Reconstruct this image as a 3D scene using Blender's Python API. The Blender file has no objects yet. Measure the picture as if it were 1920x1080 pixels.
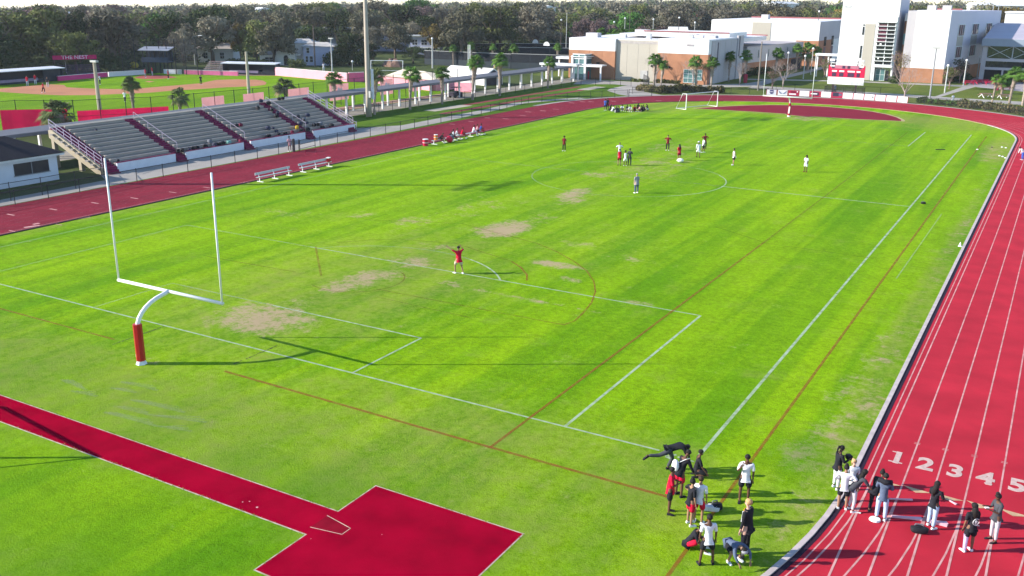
import bpy, bmesh, math, random
import numpy as np
from mathutils import Vector, Matrix, Quaternion
random.seed(7); np.random.seed(7)
SC = bpy.context.scene
COL = SC.collection
PI = math.pi
# ---------------------------------------------------------------- camera
F_, PITCH, ROLL, YAW, CX, CY, CH = 1775.184, 0.298068, 0.010805, -0.520701, 35.66684, -31.54016, 16.64589
_fw = Vector((math.sin(YAW)*math.cos(PITCH), math.cos(YAW)*math.cos(PITCH), -math.sin(PITCH)))
_rt0 = Vector((math.cos(YAW), -math.sin(YAW), 0)); _up0 = _rt0.cross(_fw)
_rt = _rt0*math.cos(ROLL)+_up0*math.sin(ROLL); _up = _up0*math.cos(ROLL)-_rt0*math.sin(ROLL)
cam = bpy.data.cameras.new('camera'); camo = bpy.data.objects.new('camera', cam); COL.objects.link(camo)
camo.matrix_world = Matrix(((_rt.x, _up.x, -_fw.x, CX), (_rt.y, _up.y, -_fw.y, CY), (_rt.z, _up.z, -_fw.z, CH), (0, 0, 0, 1)))
cam.sensor_width = 36; cam.lens = F_/1920*36; cam.clip_end = 9000; cam.clip_start = .5
SC.camera = camo
SC.render.resolution_x = 1920; SC.render.resolution_y = 1080
def ray(px, py): return _fw+_rt*((px-960)/F_)+_up*((540-py)/F_)
def G(px, py, z=0.0):
    """point of the surveyed ground (or level z) seen at a photo position"""
    d = ray(px, py); t = (z-CH)/d.z
    return Vector((CX+d.x*t, CY+d.y*t, z))
# ---------------------------------------------------------------- light
AZ, EL = math.radians(32), math.radians(24)
sd = Vector((math.cos(AZ)*math.cos(EL), math.sin(AZ)*math.cos(EL), -math.sin(EL)))
sun = bpy.data.lights.new('sun', 'SUN'); sun.energy = 4.6; sun.angle = math.radians(.5); sun.color = (1, .93, .83)
so = bpy.data.objects.new('sun', sun); COL.objects.link(so); so.rotation_euler = sd.to_track_quat('-Z', 'Y').to_euler(); so.location = (0, 0, 60)
W = bpy.data.worlds.new('World'); SC.world = W; W.use_nodes = True
nt = W.node_tree; bg = nt.nodes['Background']; sk = nt.nodes.new('ShaderNodeTexSky'); sk.sky_type = 'NISHITA'
sk.sun_disc = False; sk.sun_elevation = EL; sk.sun_rotation = math.atan2(-sd.x, -sd.y); sk.air_density = 1.0; sk.dust_density = 0.; sk.ozone_density = 3.
nt.links.new(sk.outputs[0], bg.inputs[0]); bg.inputs[1].default_value = .13
SC.view_settings.view_transform = 'Standard'; SC.view_settings.look = 'None'; SC.view_settings.gamma = 1; SC.view_settings.exposure = 1.0
SC.render.engine = 'CYCLES'
SC.cycles.max_bounces = 5; SC.cycles.transparent_max_bounces = 24; SC.cycles.diffuse_bounces = 2
# ---------------------------------------------------------------- materials
MATS = {}
def M(name, col, rough=.8, var=.18, scale=1.5, bump=0., bscale=20, metal=0., spec=.3, rnd=0., alpha=1., emit=0., dist=0.):
    if name in MATS: return MATS[name]
    m = bpy.data.materials.new(name); m.use_nodes = True; n = m.node_tree; N = n.nodes; L = n.links
    b = N['Principled BSDF']; b.inputs['Roughness'].default_value = rough; b.inputs['Metallic'].default_value = metal
    b.inputs['Specular IOR Level'].default_value = spec
    tc = N.new('ShaderNodeTexCoord'); no = N.new('ShaderNodeTexNoise'); no.inputs['Scale'].default_value = scale; no.inputs['Detail'].default_value = 5
    L.new(tc.outputs['Object'], no.inputs['Vector'])
    hs = N.new('ShaderNodeHueSaturation'); hs.inputs['Color'].default_value = (*col, 1)
    mr = N.new('ShaderNodeMapRange'); mr.inputs[1].default_value = .25; mr.inputs[2].default_value = .75
    mr.inputs[3].default_value = 1-var; mr.inputs[4].default_value = 1+var
    L.new(no.outputs[0], mr.inputs[0])
    src = mr.outputs[0]
    if rnd:
        oi = N.new('ShaderNodeObjectInfo'); m2 = N.new('ShaderNodeMapRange'); m2.inputs[3].default_value = 1-rnd; m2.inputs[4].default_value = 1+rnd
        L.new(oi.outputs['Random'], m2.inputs[0]); mu = N.new('ShaderNodeMath'); mu.operation = 'MULTIPLY'
        L.new(mr.outputs[0], mu.inputs[0]); L.new(m2.outputs[0], mu.inputs[1]); src = mu.outputs[0]
    L.new(src, hs.inputs['Value']); L.new(hs.outputs[0], b.inputs['Base Color'])
    if bump:
        n2 = N.new('ShaderNodeTexNoise'); n2.inputs['Scale'].default_value = bscale; n2.inputs['Detail'].default_value = 6
        L.new(tc.outputs['Object'], n2.inputs['Vector']); bp = N.new('ShaderNodeBump'); bp.inputs['Strength'].default_value = bump; bp.inputs['Distance'].default_value = .05
        L.new(n2.outputs[0], bp.inputs['Height']); L.new(bp.outputs[0], b.inputs['Normal'])
    if emit:
        b.inputs['Emission Color'].default_value = (*col, 1); b.inputs['Emission Strength'].default_value = emit
    if alpha < 1:
        tr = N.new('ShaderNodeBsdfTransparent'); mx = N.new('ShaderNodeMixShader'); mx.inputs[0].default_value = alpha
        o = N['Material Output']; L.new(tr.outputs[0], mx.inputs[1]); L.new(b.outputs[0], mx.inputs[2]); L.new(mx.outputs[0], o.inputs[0])
    MATS[name] = m; return m
def paint(name, col, cover=.7, scale=3., contrast=.3):
    """worn painted line: noise decides where ground shows through"""
    if name in MATS: return MATS[name]
    m = M(name, col, .8, .1); n = m.node_tree; N = n.nodes; L = n.links
    tc = N.new('ShaderNodeTexCoord'); no = N.new('ShaderNodeTexNoise'); no.inputs['Scale'].default_value = scale; no.inputs['Detail'].default_value = 6
    L.new(tc.outputs['Object'], no.inputs['Vector']); mr = N.new('ShaderNodeMapRange')
    mr.inputs[1].default_value = .5-contrast; mr.inputs[2].default_value = .5+contrast*.3; mr.inputs[3].default_value = cover*.35; mr.inputs[4].default_value = cover
    L.new(no.outputs[0], mr.inputs[0]); tr = N.new('ShaderNodeBsdfTransparent'); mx = N.new('ShaderNodeMixShader')
    L.new(mr.outputs[0], mx.inputs[0]); L.new(tr.outputs[0], mx.inputs[1]); L.new(N['Principled BSDF'].outputs[0], mx.inputs[2]); L.new(mx.outputs[0], N['Material Output'].inputs[0])
    return m
def leafmat(name, col, col2, rnd=.42, scale=.35):
    if name in MATS: return MATS[name]
    m = bpy.data.materials.new(name); m.use_nodes = True; N = m.node_tree.nodes; L = m.node_tree.links
    b = N['Principled BSDF']; b.inputs['Roughness'].default_value = .85; b.inputs['Specular IOR Level'].default_value = .12
    tc = N.new('ShaderNodeTexCoord'); no = N.new('ShaderNodeTexNoise'); no.inputs['Scale'].default_value = scale; no.inputs['Detail'].default_value = 6; no.inputs['Roughness'].default_value = .75
    L.new(tc.outputs['Object'], no.inputs['Vector'])
    cr = N.new('ShaderNodeMix'); cr.data_type = 'RGBA'; cr.inputs[6].default_value = (*col, 1); cr.inputs[7].default_value = (*col2, 1)
    mr = N.new('ShaderNodeMapRange'); mr.inputs[1].default_value = .35; mr.inputs[2].default_value = .65; L.new(no.outputs[0], mr.inputs[0]); L.new(mr.outputs[0], cr.inputs[0])
    oi = N.new('ShaderNodeObjectInfo'); m2 = N.new('ShaderNodeMapRange'); m2.inputs[3].default_value = 1-rnd; m2.inputs[4].default_value = 1+rnd; L.new(oi.outputs['Random'], m2.inputs[0])
    hs = N.new('ShaderNodeHueSaturation'); L.new(cr.outputs[2], hs.inputs['Color']); L.new(m2.outputs[0], hs.inputs['Value']); L.new(hs.outputs[0], b.inputs['Base Color'])
    MATS[name] = m; return m
WHITE = (.8, .8, .8)
m_white = M('white_paint', (.8, .8, .79), .5, .04)
m_conc = M('concrete', (.30, .275, .24), .9, .16, .4, .2, 12)
m_conc_l = M('pale_concrete', (.36, .33, .295), .9, .14, .3, .2, 12)
m_bark = M('bark', (.10, .075, .055), .95, .35, 2, .6, 12, rnd=.25)
m_black = M('black_metal', (.012, .012, .014), .5, .1)
m_steel = M('aluminium', (.55, .56, .58), .35, .08, metal=.6)
m_glass = M('dark_glass', (.018, .022, .03), .08, .3, 1, spec=.8)
m_mesh = M('chain_link_wire', (.05, .05, .055), .6, .1, alpha=.13)
m_mesh_d = M('dark_netting', (.02, .022, .03), .7, .1, alpha=.30)
# ---------------------------------------------------------------- mesh builder
class B:
    def __init__(s): s.v = []; s.f = []; s.m = []
    def add(s, vs, fs, mi=0):
        o = len(s.v); s.v += [tuple(x) for x in vs]; s.f += [tuple(i+o for i in f) for f in fs]; s.m += [mi]*len(fs); return s
    def box(s, c, d, rz=0, mi=0, R=None):
        R = R or Matrix.Rotation(rz, 3, 'Z'); c = Vector(c)
        vs = [c+R@Vector((x*d[0]/2, y*d[1]/2, z*d[2]/2)) for z in (-1, 1) for y in (-1, 1) for x in (-1, 1)]
        return s.add(vs, [(0, 2, 3, 1), (4, 5, 7, 6), (0, 1, 5, 4), (2, 6, 7, 3), (0, 4, 6, 2), (1, 3, 7, 5)], mi)
    def bar(s, a, b, w, h=None, mi=0):
        a = Vector(a); b = Vector(b); h = h or w; d = b-a
        if d.length < 1e-6: return s
        q = d.to_track_quat('X', 'Z').to_matrix()
        return s.box((a+b)/2, (d.length, w, h), mi=mi, R=q)
    def tube(s, pts, rs, n=8, mi=0, cap=True):
        pts = [Vector(p) for p in pts]
        if not hasattr(rs, '__len__'): rs = [rs]*len(pts)
        vs = []; ref = Vector((0, 0, 1))
        for i, p in enumerate(pts):
            d = (pts[min(i+1, len(pts)-1)]-pts[max(i-1, 0)]).normalized()
            u = d.cross(ref)
            if u.length < .05: u = d.cross(Vector((1, 0, 0)))
            u.normalize(); w = d.cross(u)
            for k in range(n):
                a = 2*PI*k/n; vs.append(p+(u*math.cos(a)+w*math.sin(a))*rs[i])
        fs = [(i*n+k, i*n+(k+1) % n, (i+1)*n+(k+1) % n, (i+1)*n+k) for i in range(len(pts)-1) for k in range(n)]
        if cap: fs += [tuple(range(n))[::-1], tuple((len(pts)-1)*n+k for k in range(n))]
        return s.add(vs, fs, mi)
    def poly(s, pts, mi=0): return s.add([Vector(p) for p in pts], [tuple(range(len(pts)))], mi)
    def extr(s, pts, vec, mi=0):
        n = len(pts); P = [Vector(p) for p in pts]; v = Vector(vec)
        return s.add(P+[p+v for p in P], [tuple(range(n))[::-1], tuple(range(n, 2*n))]+[(i, (i+1) % n, n+(i+1) % n, n+i) for i in range(n)], mi)
    def ball(s, c, r, n=8, mi=0, R=None):
        c = Vector(c)
        if not hasattr(r, '__len__'): r = (r, r, r)
        vs = []; fs = []
        for i in range(n+1):
            t = PI*i/n
            for k in range(n*2):
                a = PI*k/n; q = Vector((math.sin(t)*math.cos(a)*r[0], math.sin(t)*math.sin(a)*r[1], math.cos(t)*r[2]))
                vs.append(c+(R@q if R else q))
        m = n*2
        fs = [(i*m+k, (i+1)*m+k, (i+1)*m+(k+1) % m, i*m+(k+1) % m) for i in range(n) for k in range(m)]
        return s.add(vs, fs, mi)
    def build(s, name, mat=None, parent=None, loc=None, smooth=False):
        me = bpy.data.meshes.new(name); me.from_pydata(s.v, [], s.f)
        mats = mat if isinstance(mat, (list, tuple)) else [mat]
        for x in mats:
            if x: me.materials.append(x)
        if len(mats) > 1: me.polygons.foreach_set('material_index', s.m)
        if smooth: me.polygons.foreach_set('use_smooth', [True]*len(me.polygons))
        me.update()
        o = bpy.data.objects.new(name, me); COL.objects.link(o)
        if parent: o.parent = parent
        if loc is not None: o.location = loc
        return o
def tag(o, label=None, cat=None, group=None, kind=None):
    if label: o['label'] = label
    if cat: o['category'] = cat
    if group: o['group'] = group
    if kind: o['kind'] = kind
    return o
def thing(name, label, cat, loc=(0, 0, 0), rz=0, group=None):
    o = bpy.data.objects.new(name, None); COL.objects.link(o); o.location = loc; o.rotation_euler = (0, 0, rz); o.empty_display_size = .3
    return tag(o, label, cat, group)
def dup(root, loc, rz=0, sc=1, label=None, group=None, mats=None):
    kids = [c for c in bpy.data.objects if c.parent == root] if not hasattr(dup, 'c') or root.name not in dup.c else dup.c[root.name]
    if not hasattr(dup, 'c'): dup.c = {}
    dup.c[root.name] = kids
    r = root.copy(); COL.objects.link(r); r.location = loc; r.rotation_euler = (0, 0, rz); r.scale = (sc, sc, sc) if not hasattr(sc, '__len__') else sc
    if label: r['label'] = label
    if group: r['group'] = group
    for ch in kids:
        c = ch.copy(); COL.objects.link(c); c.parent = r
        if mats and ch.name.split('.')[0] in mats:
            c.material_slots[0].link = 'OBJECT'; c.material_slots[0].material = mats[ch.name.split('.')[0]]
        if ch.name in dup.g:
            for g in dup.g[ch.name]:
                d = g.copy(); COL.objects.link(d); d.parent = c
    return r
dup.g = {}
def struct(o): return tag(o, kind='structure')
def sheet(name, pts, z, mat, kind='structure'):
    b = B(); b.poly([(p[0], p[1], z) for p in pts]); o = b.build(name, mat); tag(o, kind=kind); return o
def text(name, s, size, mat, parent=None, loc=(0, 0, 0), rot=(0, 0, 0), ext=.004, sx=1., bold=0., align='CENTER'):
    cu = bpy.data.curves.new(name, 'FONT'); cu.body = s; cu.size = size; cu.extrude = ext; cu.align_x = align; cu.offset = bold
    t = bpy.data.objects.new(name, cu); COL.objects.link(t); bpy.context.view_layer.update()
    me = bpy.data.meshes.new_from_object(t.evaluated_get(bpy.context.evaluated_depsgraph_get())); bpy.data.objects.remove(t)
    me.materials.clear(); me.materials.append(mat)
    o = bpy.data.objects.new(name, me); COL.objects.link(o); o.location = loc; o.rotation_euler = rot; o.scale = (sx, 1, 1)
    if parent: o.parent = parent
    return o
ORD = ['first', 'second', 'third', 'fourth', 'fifth', 'sixth', 'seventh', 'eighth', 'ninth', 'tenth', 'eleventh', 'twelfth', 'thirteenth', 'fourteenth', 'fifteenth', 'sixteenth', 'seventeenth', 'eighteenth', 'nineteenth', 'twentieth']
def ordn(i):
    if i < 20: return ORD[i]
    t = ['twenty', 'thirty', 'forty', 'fifty'][i//10-2+0] if (i+1) % 10 else None
    if t is None: return ['thirtieth', 'fortieth', 'fiftieth'][(i+1)//10-3]
    return ['twenty', 'thirty', 'forty', 'fifty'][(i+1)//10-2]+'-'+ORD[(i+1) % 10-1]
# ================================================================ SETTING
TX, Y0, Y1 = 1.2, 1.3, 103.6        # centre line of the oval and its two arc centres
def stad(r, n=48):
    p = [(TX+r, Y0), (TX+r, Y1)] if False else []
    p += [(TX+r*math.cos(a), Y1+r*math.sin(a)) for a in np.linspace(0, PI, n)]
    p += [(TX-r*math.cos(a), Y0-r*math.sin(a)) for a in np.linspace(0, PI, n)]
    return p
def ring(b, r0, r1, z, mi=0, n=48):
    a = stad(r0, n); c = stad(r1, n); k = len(a)
    b.add([(x, y, z) for x, y in a]+[(x, y, z) for x, y in c], [(i, (i+1) % k, k+(i+1) % k, k+i) for i in range(k)][::1], mi)
def rin(x, y):
    yy = y-min(max(y, Y0), Y1); return math.hypot(x-TX, yy)
# ground colour node group for grass
def grassmat(name, lime, mid, tan, stripe=.5, attr=True, tanamt=.5, ang=0.):
    m = bpy.data.materials.new(name); m.use_nodes = True; N = m.node_tree.nodes; L = m.node_tree.links
    b = N['Principled BSDF']; b.inputs['Roughness'].default_value = .95; b.inputs['Specular IOR Level'].default_value = .05
    tc = N.new('ShaderNodeTexCoord')
    def noise(scale, det=4, vec=None, rough=.6):
        q = N.new('ShaderNodeTexNoise'); q.inputs['Scale'].default_value = scale; q.inputs['Detail'].default_value = det; q.inputs['Roughness'].default_value = rough
        L.new(vec or tc.outputs['Object'], q.inputs['Vector']); return q.outputs[0]
    def mrng(s, a, c, d=0., e=1.):
        q = N.new('ShaderNodeMapRange'); q.interpolation_type = 'SMOOTHSTEP'
        for i, v in enumerate((a, c, d, e)): q.inputs[i+1].default_value = v
        L.new(s, q.inputs[0]); return q.outputs[0]
    def mt(op, a, c):
        q = N.new('ShaderNodeMath'); q.operation = op; q.use_clamp = False
        for i, v in enumerate((a, c)):
            if isinstance(v, (int, float)): q.inputs[i].default_value = v
            else: L.new(v, q.inputs[i])
        return q.outputs[0]
    def mix(f, a, c):
        q = N.new('ShaderNodeMix'); q.data_type = 'RGBA'
        L.new(f, q.inputs[0])
        for i, v in ((6, a), (7, c)):
            if isinstance(v, tuple): q.inputs[i].default_value = (*v, 1)
            else: L.new(v, q.inputs[i])
        return q.outputs[2]
    mp = N.new('ShaderNodeMapping'); mp.inputs['Scale'].default_value = (.42, .012, 1); mp.inputs['Rotation'].default_value = (0, 0, ang); L.new(tc.outputs['Object'], mp.inputs[0])
    st = mrng(noise(1., 3, mp.outputs[0]), .42, .58)
    mp2 = N.new('ShaderNodeMapping'); mp2.inputs['Scale'].default_value = (.13, .03, 1); L.new(tc.outputs['Object'], mp2.inputs[0]); big = mrng(noise(1., 3, mp2.outputs[0]), .35, .65); med = mrng(noise(.7, 5), .3, .7); fine = mrng(noise(3.2, 6, rough=.82), .30, .70)
    f = mt('ADD', mt('MULTIPLY', st, stripe), mt('MULTIPLY', big, 1-stripe))
    col = mix(f, mid, lime)
    vfine = mrng(noise(14., 3, rough=.8), .3, .7)
    hs = N.new('ShaderNodeHueSaturation'); L.new(col, hs.inputs['Color'])
    L.new(mt('ADD', mt('MULTIPLY', fine, .52), mt('ADD', mt('MULTIPLY', med, .18), mt('MULTIPLY', vfine, .40))), hs.inputs['Value'])
    hs.inputs['Value'].default_value = 1; vv = hs.inputs['Value'].links[0].from_socket
    L.new(mt('MULTIPLY', mt('SUBTRACT', vv, -.44), 1.0), hs.inputs['Value'])
    dryn = mrng(noise(.33, 6, rough=.72), .50, .78); c2 = mix(mt('MULTIPLY', mt('MULTIPLY', dryn, med), tanamt), hs.outputs[0], tan)
    if attr:
        at = N.new('ShaderNodeAttribute'); at.attribute_name = 'dirt'; at.attribute_type = 'GEOMETRY'
        sp = N.new('ShaderNodeSeparateColor'); L.new(at.outputs['Color'], sp.inputs[0])
        mot = noise(1.6, 7, rough=.78)
        mo2 = noise(4.5, 6, rough=.8); d = mrng(mt('ADD', mt('ADD', mt('ADD', sp.outputs[0], mt('MULTIPLY', mt('SUBTRACT', noise(.5, 6, rough=.78), .5), 2.4)), mt('MULTIPLY', mt('SUBTRACT', mot, .5), 1.5)), mt('MULTIPLY', mt('SUBTRACT', mo2, .5), 1.1)), .30, 1.05)
        c2 = mix(mt('MULTIPLY', mrng(mt('ADD', mt('ADD', sp.outputs[1], mt('MULTIPLY', mt('SUBTRACT', mot, .5), 1.3)), mt('MULTIPLY', mt('SUBTRACT', noise(.35, 5, rough=.7), .5), .8)), .25, 1.2), .85), c2, tan)
        c2 = mix(mt('MULTIPLY', d, .85), c2, (.46, .32, .215))
        c2 = mix(mt('MULTIPLY', mrng(mt('ADD', sp.outputs[2], mt('MULTIPLY', mt('SUBTRACT', mot, .5), .5)), .1, 1.), .8), c2, (.050, .185, .004))
    L.new(c2, b.inputs['Base Color'])
    bp = N.new('ShaderNodeBump'); bp.inputs['Strength'].default_value = .75; bp.inputs['Distance'].default_value = .07
    L.new(noise(11, 6, rough=.8), bp.inputs['Height']); L.new(bp.outputs[0], b.inputs['Normal'])
    MATS[name] = m; return m
m_field = grassmat('field_grass', (.235, .400, .003), (.110, .265, .002), (.28, .265, .075), .5)
m_lawn = grassmat('campus_lawn', (.135, .165, .03), (.085, .125, .02), (.21, .18, .075), .1, False, .9)
m_green = grassmat('outfield_grass', (.185, .325, .004), (.12, .25, .004), (.2, .23, .03), .5, False, .3, .9)
m_ground = grassmat('ground_cover', (.075, .10, .03), (.05, .07, .025), (.14, .11, .07), .1, False, .9)
# terrain
def build_ground():
    rr = [0, 60, 120, 200, 300, 330, 360, 420, 500, 600, 750, 950, 1300, 1500, 1800, 2600, 4000]; n = 120
    vs = []; fs = []
    for r in rr:
        for k in range(n):
            a = 2*PI*k/n; x = CX+r*math.cos(a); y = CY+r*math.sin(a)
            vs.append((x, y, gz(x, y)))
    for i in range(len(rr)-1):
        for k in range(n): fs.append((i*n+k, i*n+(k+1) % n, (i+1)*n+(k+1) % n, (i+1)*n+k))
    b = B(); b.add(vs, fs); o = b.build('ground', m_ground, smooth=True); struct(o)
def gz(x, y):
    dx, dy = x-CX, y-CY; r = math.hypot(dx, dy)
    brg = math.degrees(math.atan2(dx, dy)-YAW); brg = (brg+180) % 360-180     # 0 = view axis, negative = left
    t = min(max((brg+28)/56, 0), 1)
    sl = -.0125+(.0125+.003)*min(1, t*1.5)
    return sl*max(0, r-330)-.05*max(0, r-1500)
build_ground()
# infield
def smooth(t): t = min(max(t, 0), 1); return t*t*(3-2*t)
DIRT = [(0.1, 3.5, 2.5, 1.9, .88), (-.3, 3.0, 2.6, .8, .5), (-.1, 11.3, 1.0, 2.0, .85), (.6, 13.7, 1.3, 1.0, .62), (.1, 17.1, 1.4, 1.0, .8), (.7, 28.2, 1.6, 2.3, .95), (-.3, 9.2, .6, .7, .6),
        (8.6, 21.5, 1.5, .7, .8), (10.9, 18.8, .8, .5, .6), (7.4, 27.3, 1.4, .8, .5), (12, 25.4, .8, .6, .55), (16.3, 16.8, 1.2, .35, .6), (-.9, 43, 1.0, 2.6, .75), (0, 40.4, 1.0, 1.8, .72),
        (-.3, 60, 3.5, 7, .42), (-2.5, 74, 3.0, 7, .42), (-3.2, 52.5, 1.5, 1.0, .55), (-.7, 21.1, 1.2, .8, .5), (-6, 26.4, 1.6, 2.5, .45), (-16.5, 23.6, 2.0, 1.2, .42), (-11.4, 26.5, .9, 1.1, .5),
        (-.3, 6.7, 1.2, .6, .45), (9.4, 14.05, 4.8, .28, .6), (4.4, 14.3, 1.0, .3, .55), (15, 118, 2, 1, .0), (2.8, 111.5, 3.5, 2.2, .6), (1.3, 33, 1.5, 1.5, .4), (-.5, -3.9, 1.2, .35, .55), (-5, 34, 2, 5, .35), (30.2, 60, .5, 40, .34), (29.9, 8, .9, 12, .42), (29.2, 92, 1.2, 8, .42), (29.0, 2.2, .8, 1.2, .6)]
DRY = [(2, -7.5, 26, 4.0, .66), (10, -19, 6, 3, .5), (20, -3, 12, 4, .6), (-.5, 12, 8, 14, .62), (-14, 25, 8, 8, .35), (6, 26, 8, 8, .42), (0, 50, 5, 24, .42), (-8, 30, 7, 12, .35), (14, -4, 10, 3.2, .5), (2, 120, 30, 6, .8), (-28, 50, 1.0, 60, .6), (30.2, 20, .8, 40, .62), (30, 95, 2.0, 12, .75), (-22, 114, 8, 10, .65), (22, 118, 8, 9, .65), (29.6, -3, 1.5, 4, .5), (16, 40, 2.2, 40, .18), (23, 50, 1.6, 50, .2)]
DEEP = [(6, -10.5, 24, 5.5, .42), (-2, -20, 26, 7, .62), (14, -17, 14, 5, .5), (-20, 4, 12, 9, .22), (14, -9, 5, 1.6, .55), (-4, -15, 10, 5, .5), (24, -5, 5, 4, .25), (-18, 8, 9, 6, .2), (28.9, 2.5, 1.2, 1.8, .55), (24, -12.5, 4, 3, .2), (6, -16, 6, 4, .35), (-12, -6, 10, 3.5, .3), (14, -8.3, 4, .8, .35), (10, 122, 6, 2.5, .3)]
def bump2(x, y, L):
    m = 0
    for cx, cy, rx, ry, s in L:
        q = ((x-cx)/(rx*1.75))**2+((y-cy)/(ry*1.75))**2
        if q < 1: m = max(m, s*smooth(1-q))
    return m
def build_field():
    st = .5; xs = np.arange(-45, 35.01, st); ys = np.arange(-50, 136.01, st); nx = len(xs)
    keep = {}; vs = []; fs = []
    def vid(i, j):
        k = (i, j)
        if k not in keep: keep[k] = len(vs); vs.append((xs[i], ys[j], .004))
        return keep[k]
    for i in range(nx-1):
        for j in range(len(ys)-1):
            x, y = xs[i]+st/2, ys[j]+st/2
            if rin(x, y) < 30.4 or (y < Y0-20 and False): fs.append((vid(i, j), vid(i+1, j), vid(i+1, j+1), vid(i, j+1)))
    b = B(); b.add(vs, fs); o = b.build('field_grass', m_field); struct(o)
    at = o.data.attributes.new('dirt', 'FLOAT_COLOR', 'POINT'); buf = []
    for x, y, z in vs: buf += [bump2(x, y, DIRT), bump2(x, y, DRY), bump2(x, y, DEEP), 1]
    at.data.foreach_set('color', buf)
build_field()
# track
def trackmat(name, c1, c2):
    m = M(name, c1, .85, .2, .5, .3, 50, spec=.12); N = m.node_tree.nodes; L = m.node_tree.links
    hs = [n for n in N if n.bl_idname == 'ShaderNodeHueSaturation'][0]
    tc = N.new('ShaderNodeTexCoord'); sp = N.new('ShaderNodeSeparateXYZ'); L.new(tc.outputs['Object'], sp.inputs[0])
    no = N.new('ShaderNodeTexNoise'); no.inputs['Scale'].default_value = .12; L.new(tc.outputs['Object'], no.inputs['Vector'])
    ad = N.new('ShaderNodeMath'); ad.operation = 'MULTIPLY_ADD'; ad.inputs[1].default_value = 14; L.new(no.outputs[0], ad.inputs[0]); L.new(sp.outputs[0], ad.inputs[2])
    mr = N.new('ShaderNodeMapRange'); mr.inputs[1].default_value = -10; mr.inputs[2].default_value = 40; L.new(ad.outputs[0], mr.inputs[0])  # red brightens towards the right straight; sheen difference put into the colour
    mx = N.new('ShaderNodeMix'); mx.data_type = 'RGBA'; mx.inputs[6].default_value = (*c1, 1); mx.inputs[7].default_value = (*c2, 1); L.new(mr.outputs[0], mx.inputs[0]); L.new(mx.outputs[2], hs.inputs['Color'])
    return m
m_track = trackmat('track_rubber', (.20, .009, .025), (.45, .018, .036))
m_pad = M('pad_rubber', (.29, .0012, .019), .95, .26, .7, .3, 40, spec=0.)
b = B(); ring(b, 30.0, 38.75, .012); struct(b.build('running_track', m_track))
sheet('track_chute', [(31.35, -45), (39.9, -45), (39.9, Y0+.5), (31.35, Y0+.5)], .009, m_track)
# fill between oval bend and chute
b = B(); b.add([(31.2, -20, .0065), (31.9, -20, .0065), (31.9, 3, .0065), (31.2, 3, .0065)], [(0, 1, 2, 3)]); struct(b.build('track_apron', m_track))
m_linew = paint('lane_line_paint', (.66, .34, .32), .95, 2.0, .4)
m_linel = paint('worn_lane_line_paint', (.30, .08, .10), .7, 1.5, .3)
LW = 1.027; R1 = 30.5
b = B()
for i in range(9):
    r = R1+LW*i-(.0 if i else 0)
    if i == 0:
        ring(b, 30.22, 30.27, .016)
    a = stad(r-.03, 64); c = stad(r+.03, 64); k = len(a)
    for q in range(k):
        p0, p1 = a[q], a[(q+1) % k]
        mid = ((p0[0]+p1[0])/2, (p0[1]+p1[1])/2)
        mi = 1 if mid[0] < -15 or mid[1] > 125 else 0
        b.add([(*a[q], .0165), (*a[(q+1) % k], .0165), (*c[(q+1) % k], .0165), (*c[q], .0165)], [(0, 1, 2, 3)], mi)
for i in range(9):                                    # straight chute lines
    x = TX+R1+LW*i; ww = .035
    b.add([(x-ww, -45, .0205), (x+ww, -45, .0205), (x+ww, Y0, .0205), (x-ww, Y0, .0205)], [(0, 1, 2, 3)], 0)
struct(b.build('lane_lines', [m_linew, m_linel]))
# kerb and gutter
b = B()
for r0, r1, z0, z1, mi0 in ((29.72, 29.9, 0, .06, 0), (29.9, 30.08, 0, .018, 1)):
    a = stad(r0, 64); c = stad(r1, 64); k = len(a)
    for q in range(k):
        n_ = (q+1) % k
        mi = mi0 if a[q][0] > 15 and a[q][1] < 118 else (2 if a[q][0] < -14 else (3 if mi0 == 0 else 1))
        b.add([(*a[q], z1), (*a[n_], z1), (*c[n_], z1), (*c[q], z1)], [(0, 1, 2, 3)], mi)
        b.add([(*a[q], z0), (*a[n_], z0), (*a[n_], z1), (*a[q], z1)], [(0, 1, 2, 3)], mi)
        b.add([(*c[q], z0), (*c[n_], z0), (*c[n_], z1), (*c[q], z1)], [(0, 1, 2, 3)], mi)
m_gut = M('dark_gutter', (.022, .008, .022), .8, .2)
struct(b.build('track_kerb', [M('kerb_concrete', (.50, .42, .40), .9, .2, 2), m_gut, M('kerb_dark', (.035, .012, .02), .8, .2), M('kerb_tan', (.34, .24, .13), .9, .2)]))
# numerals
m_num = paint('numeral_paint', (.66, .46, .41), .97, 4, .45)
for i, s in enumerate('12345678'):
    cx = TX+R1+LW*(i+.5)
    t = text('lane_number', s, 1.42, m_num, None, (cx+.02-(.03 if i else .0), 3.66-.012*i, .018), ext=.002, sx=.84, bold=.05); t.location.z = .019; struct(t)
    if s in '14':
        b = B(); w = .5 if s == '1' else .26; dx = 0 if s == '1' else .1
        b.box((cx+dx, 3.705-.012*i, .0193), (w, .09, .003))
        if s == '1': b.box((cx-.13, 4.60, .0193), (.2, .08, .003))
        struct(b.build('lane_number', m_num))
# relay triangles
m_tri = paint('relay_mark_paint', (.62, .42, .24), .97, 4, .45)
b = B()
for i in range(8):
    x = TX+R1+LW*i
    b.poly([(x+.04, 1.95, .024), (x+.50, 1.60, .024), (x+LW-.02, 1.86, .024)])
struct(b.build('relay_marks', m_tri))
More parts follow.
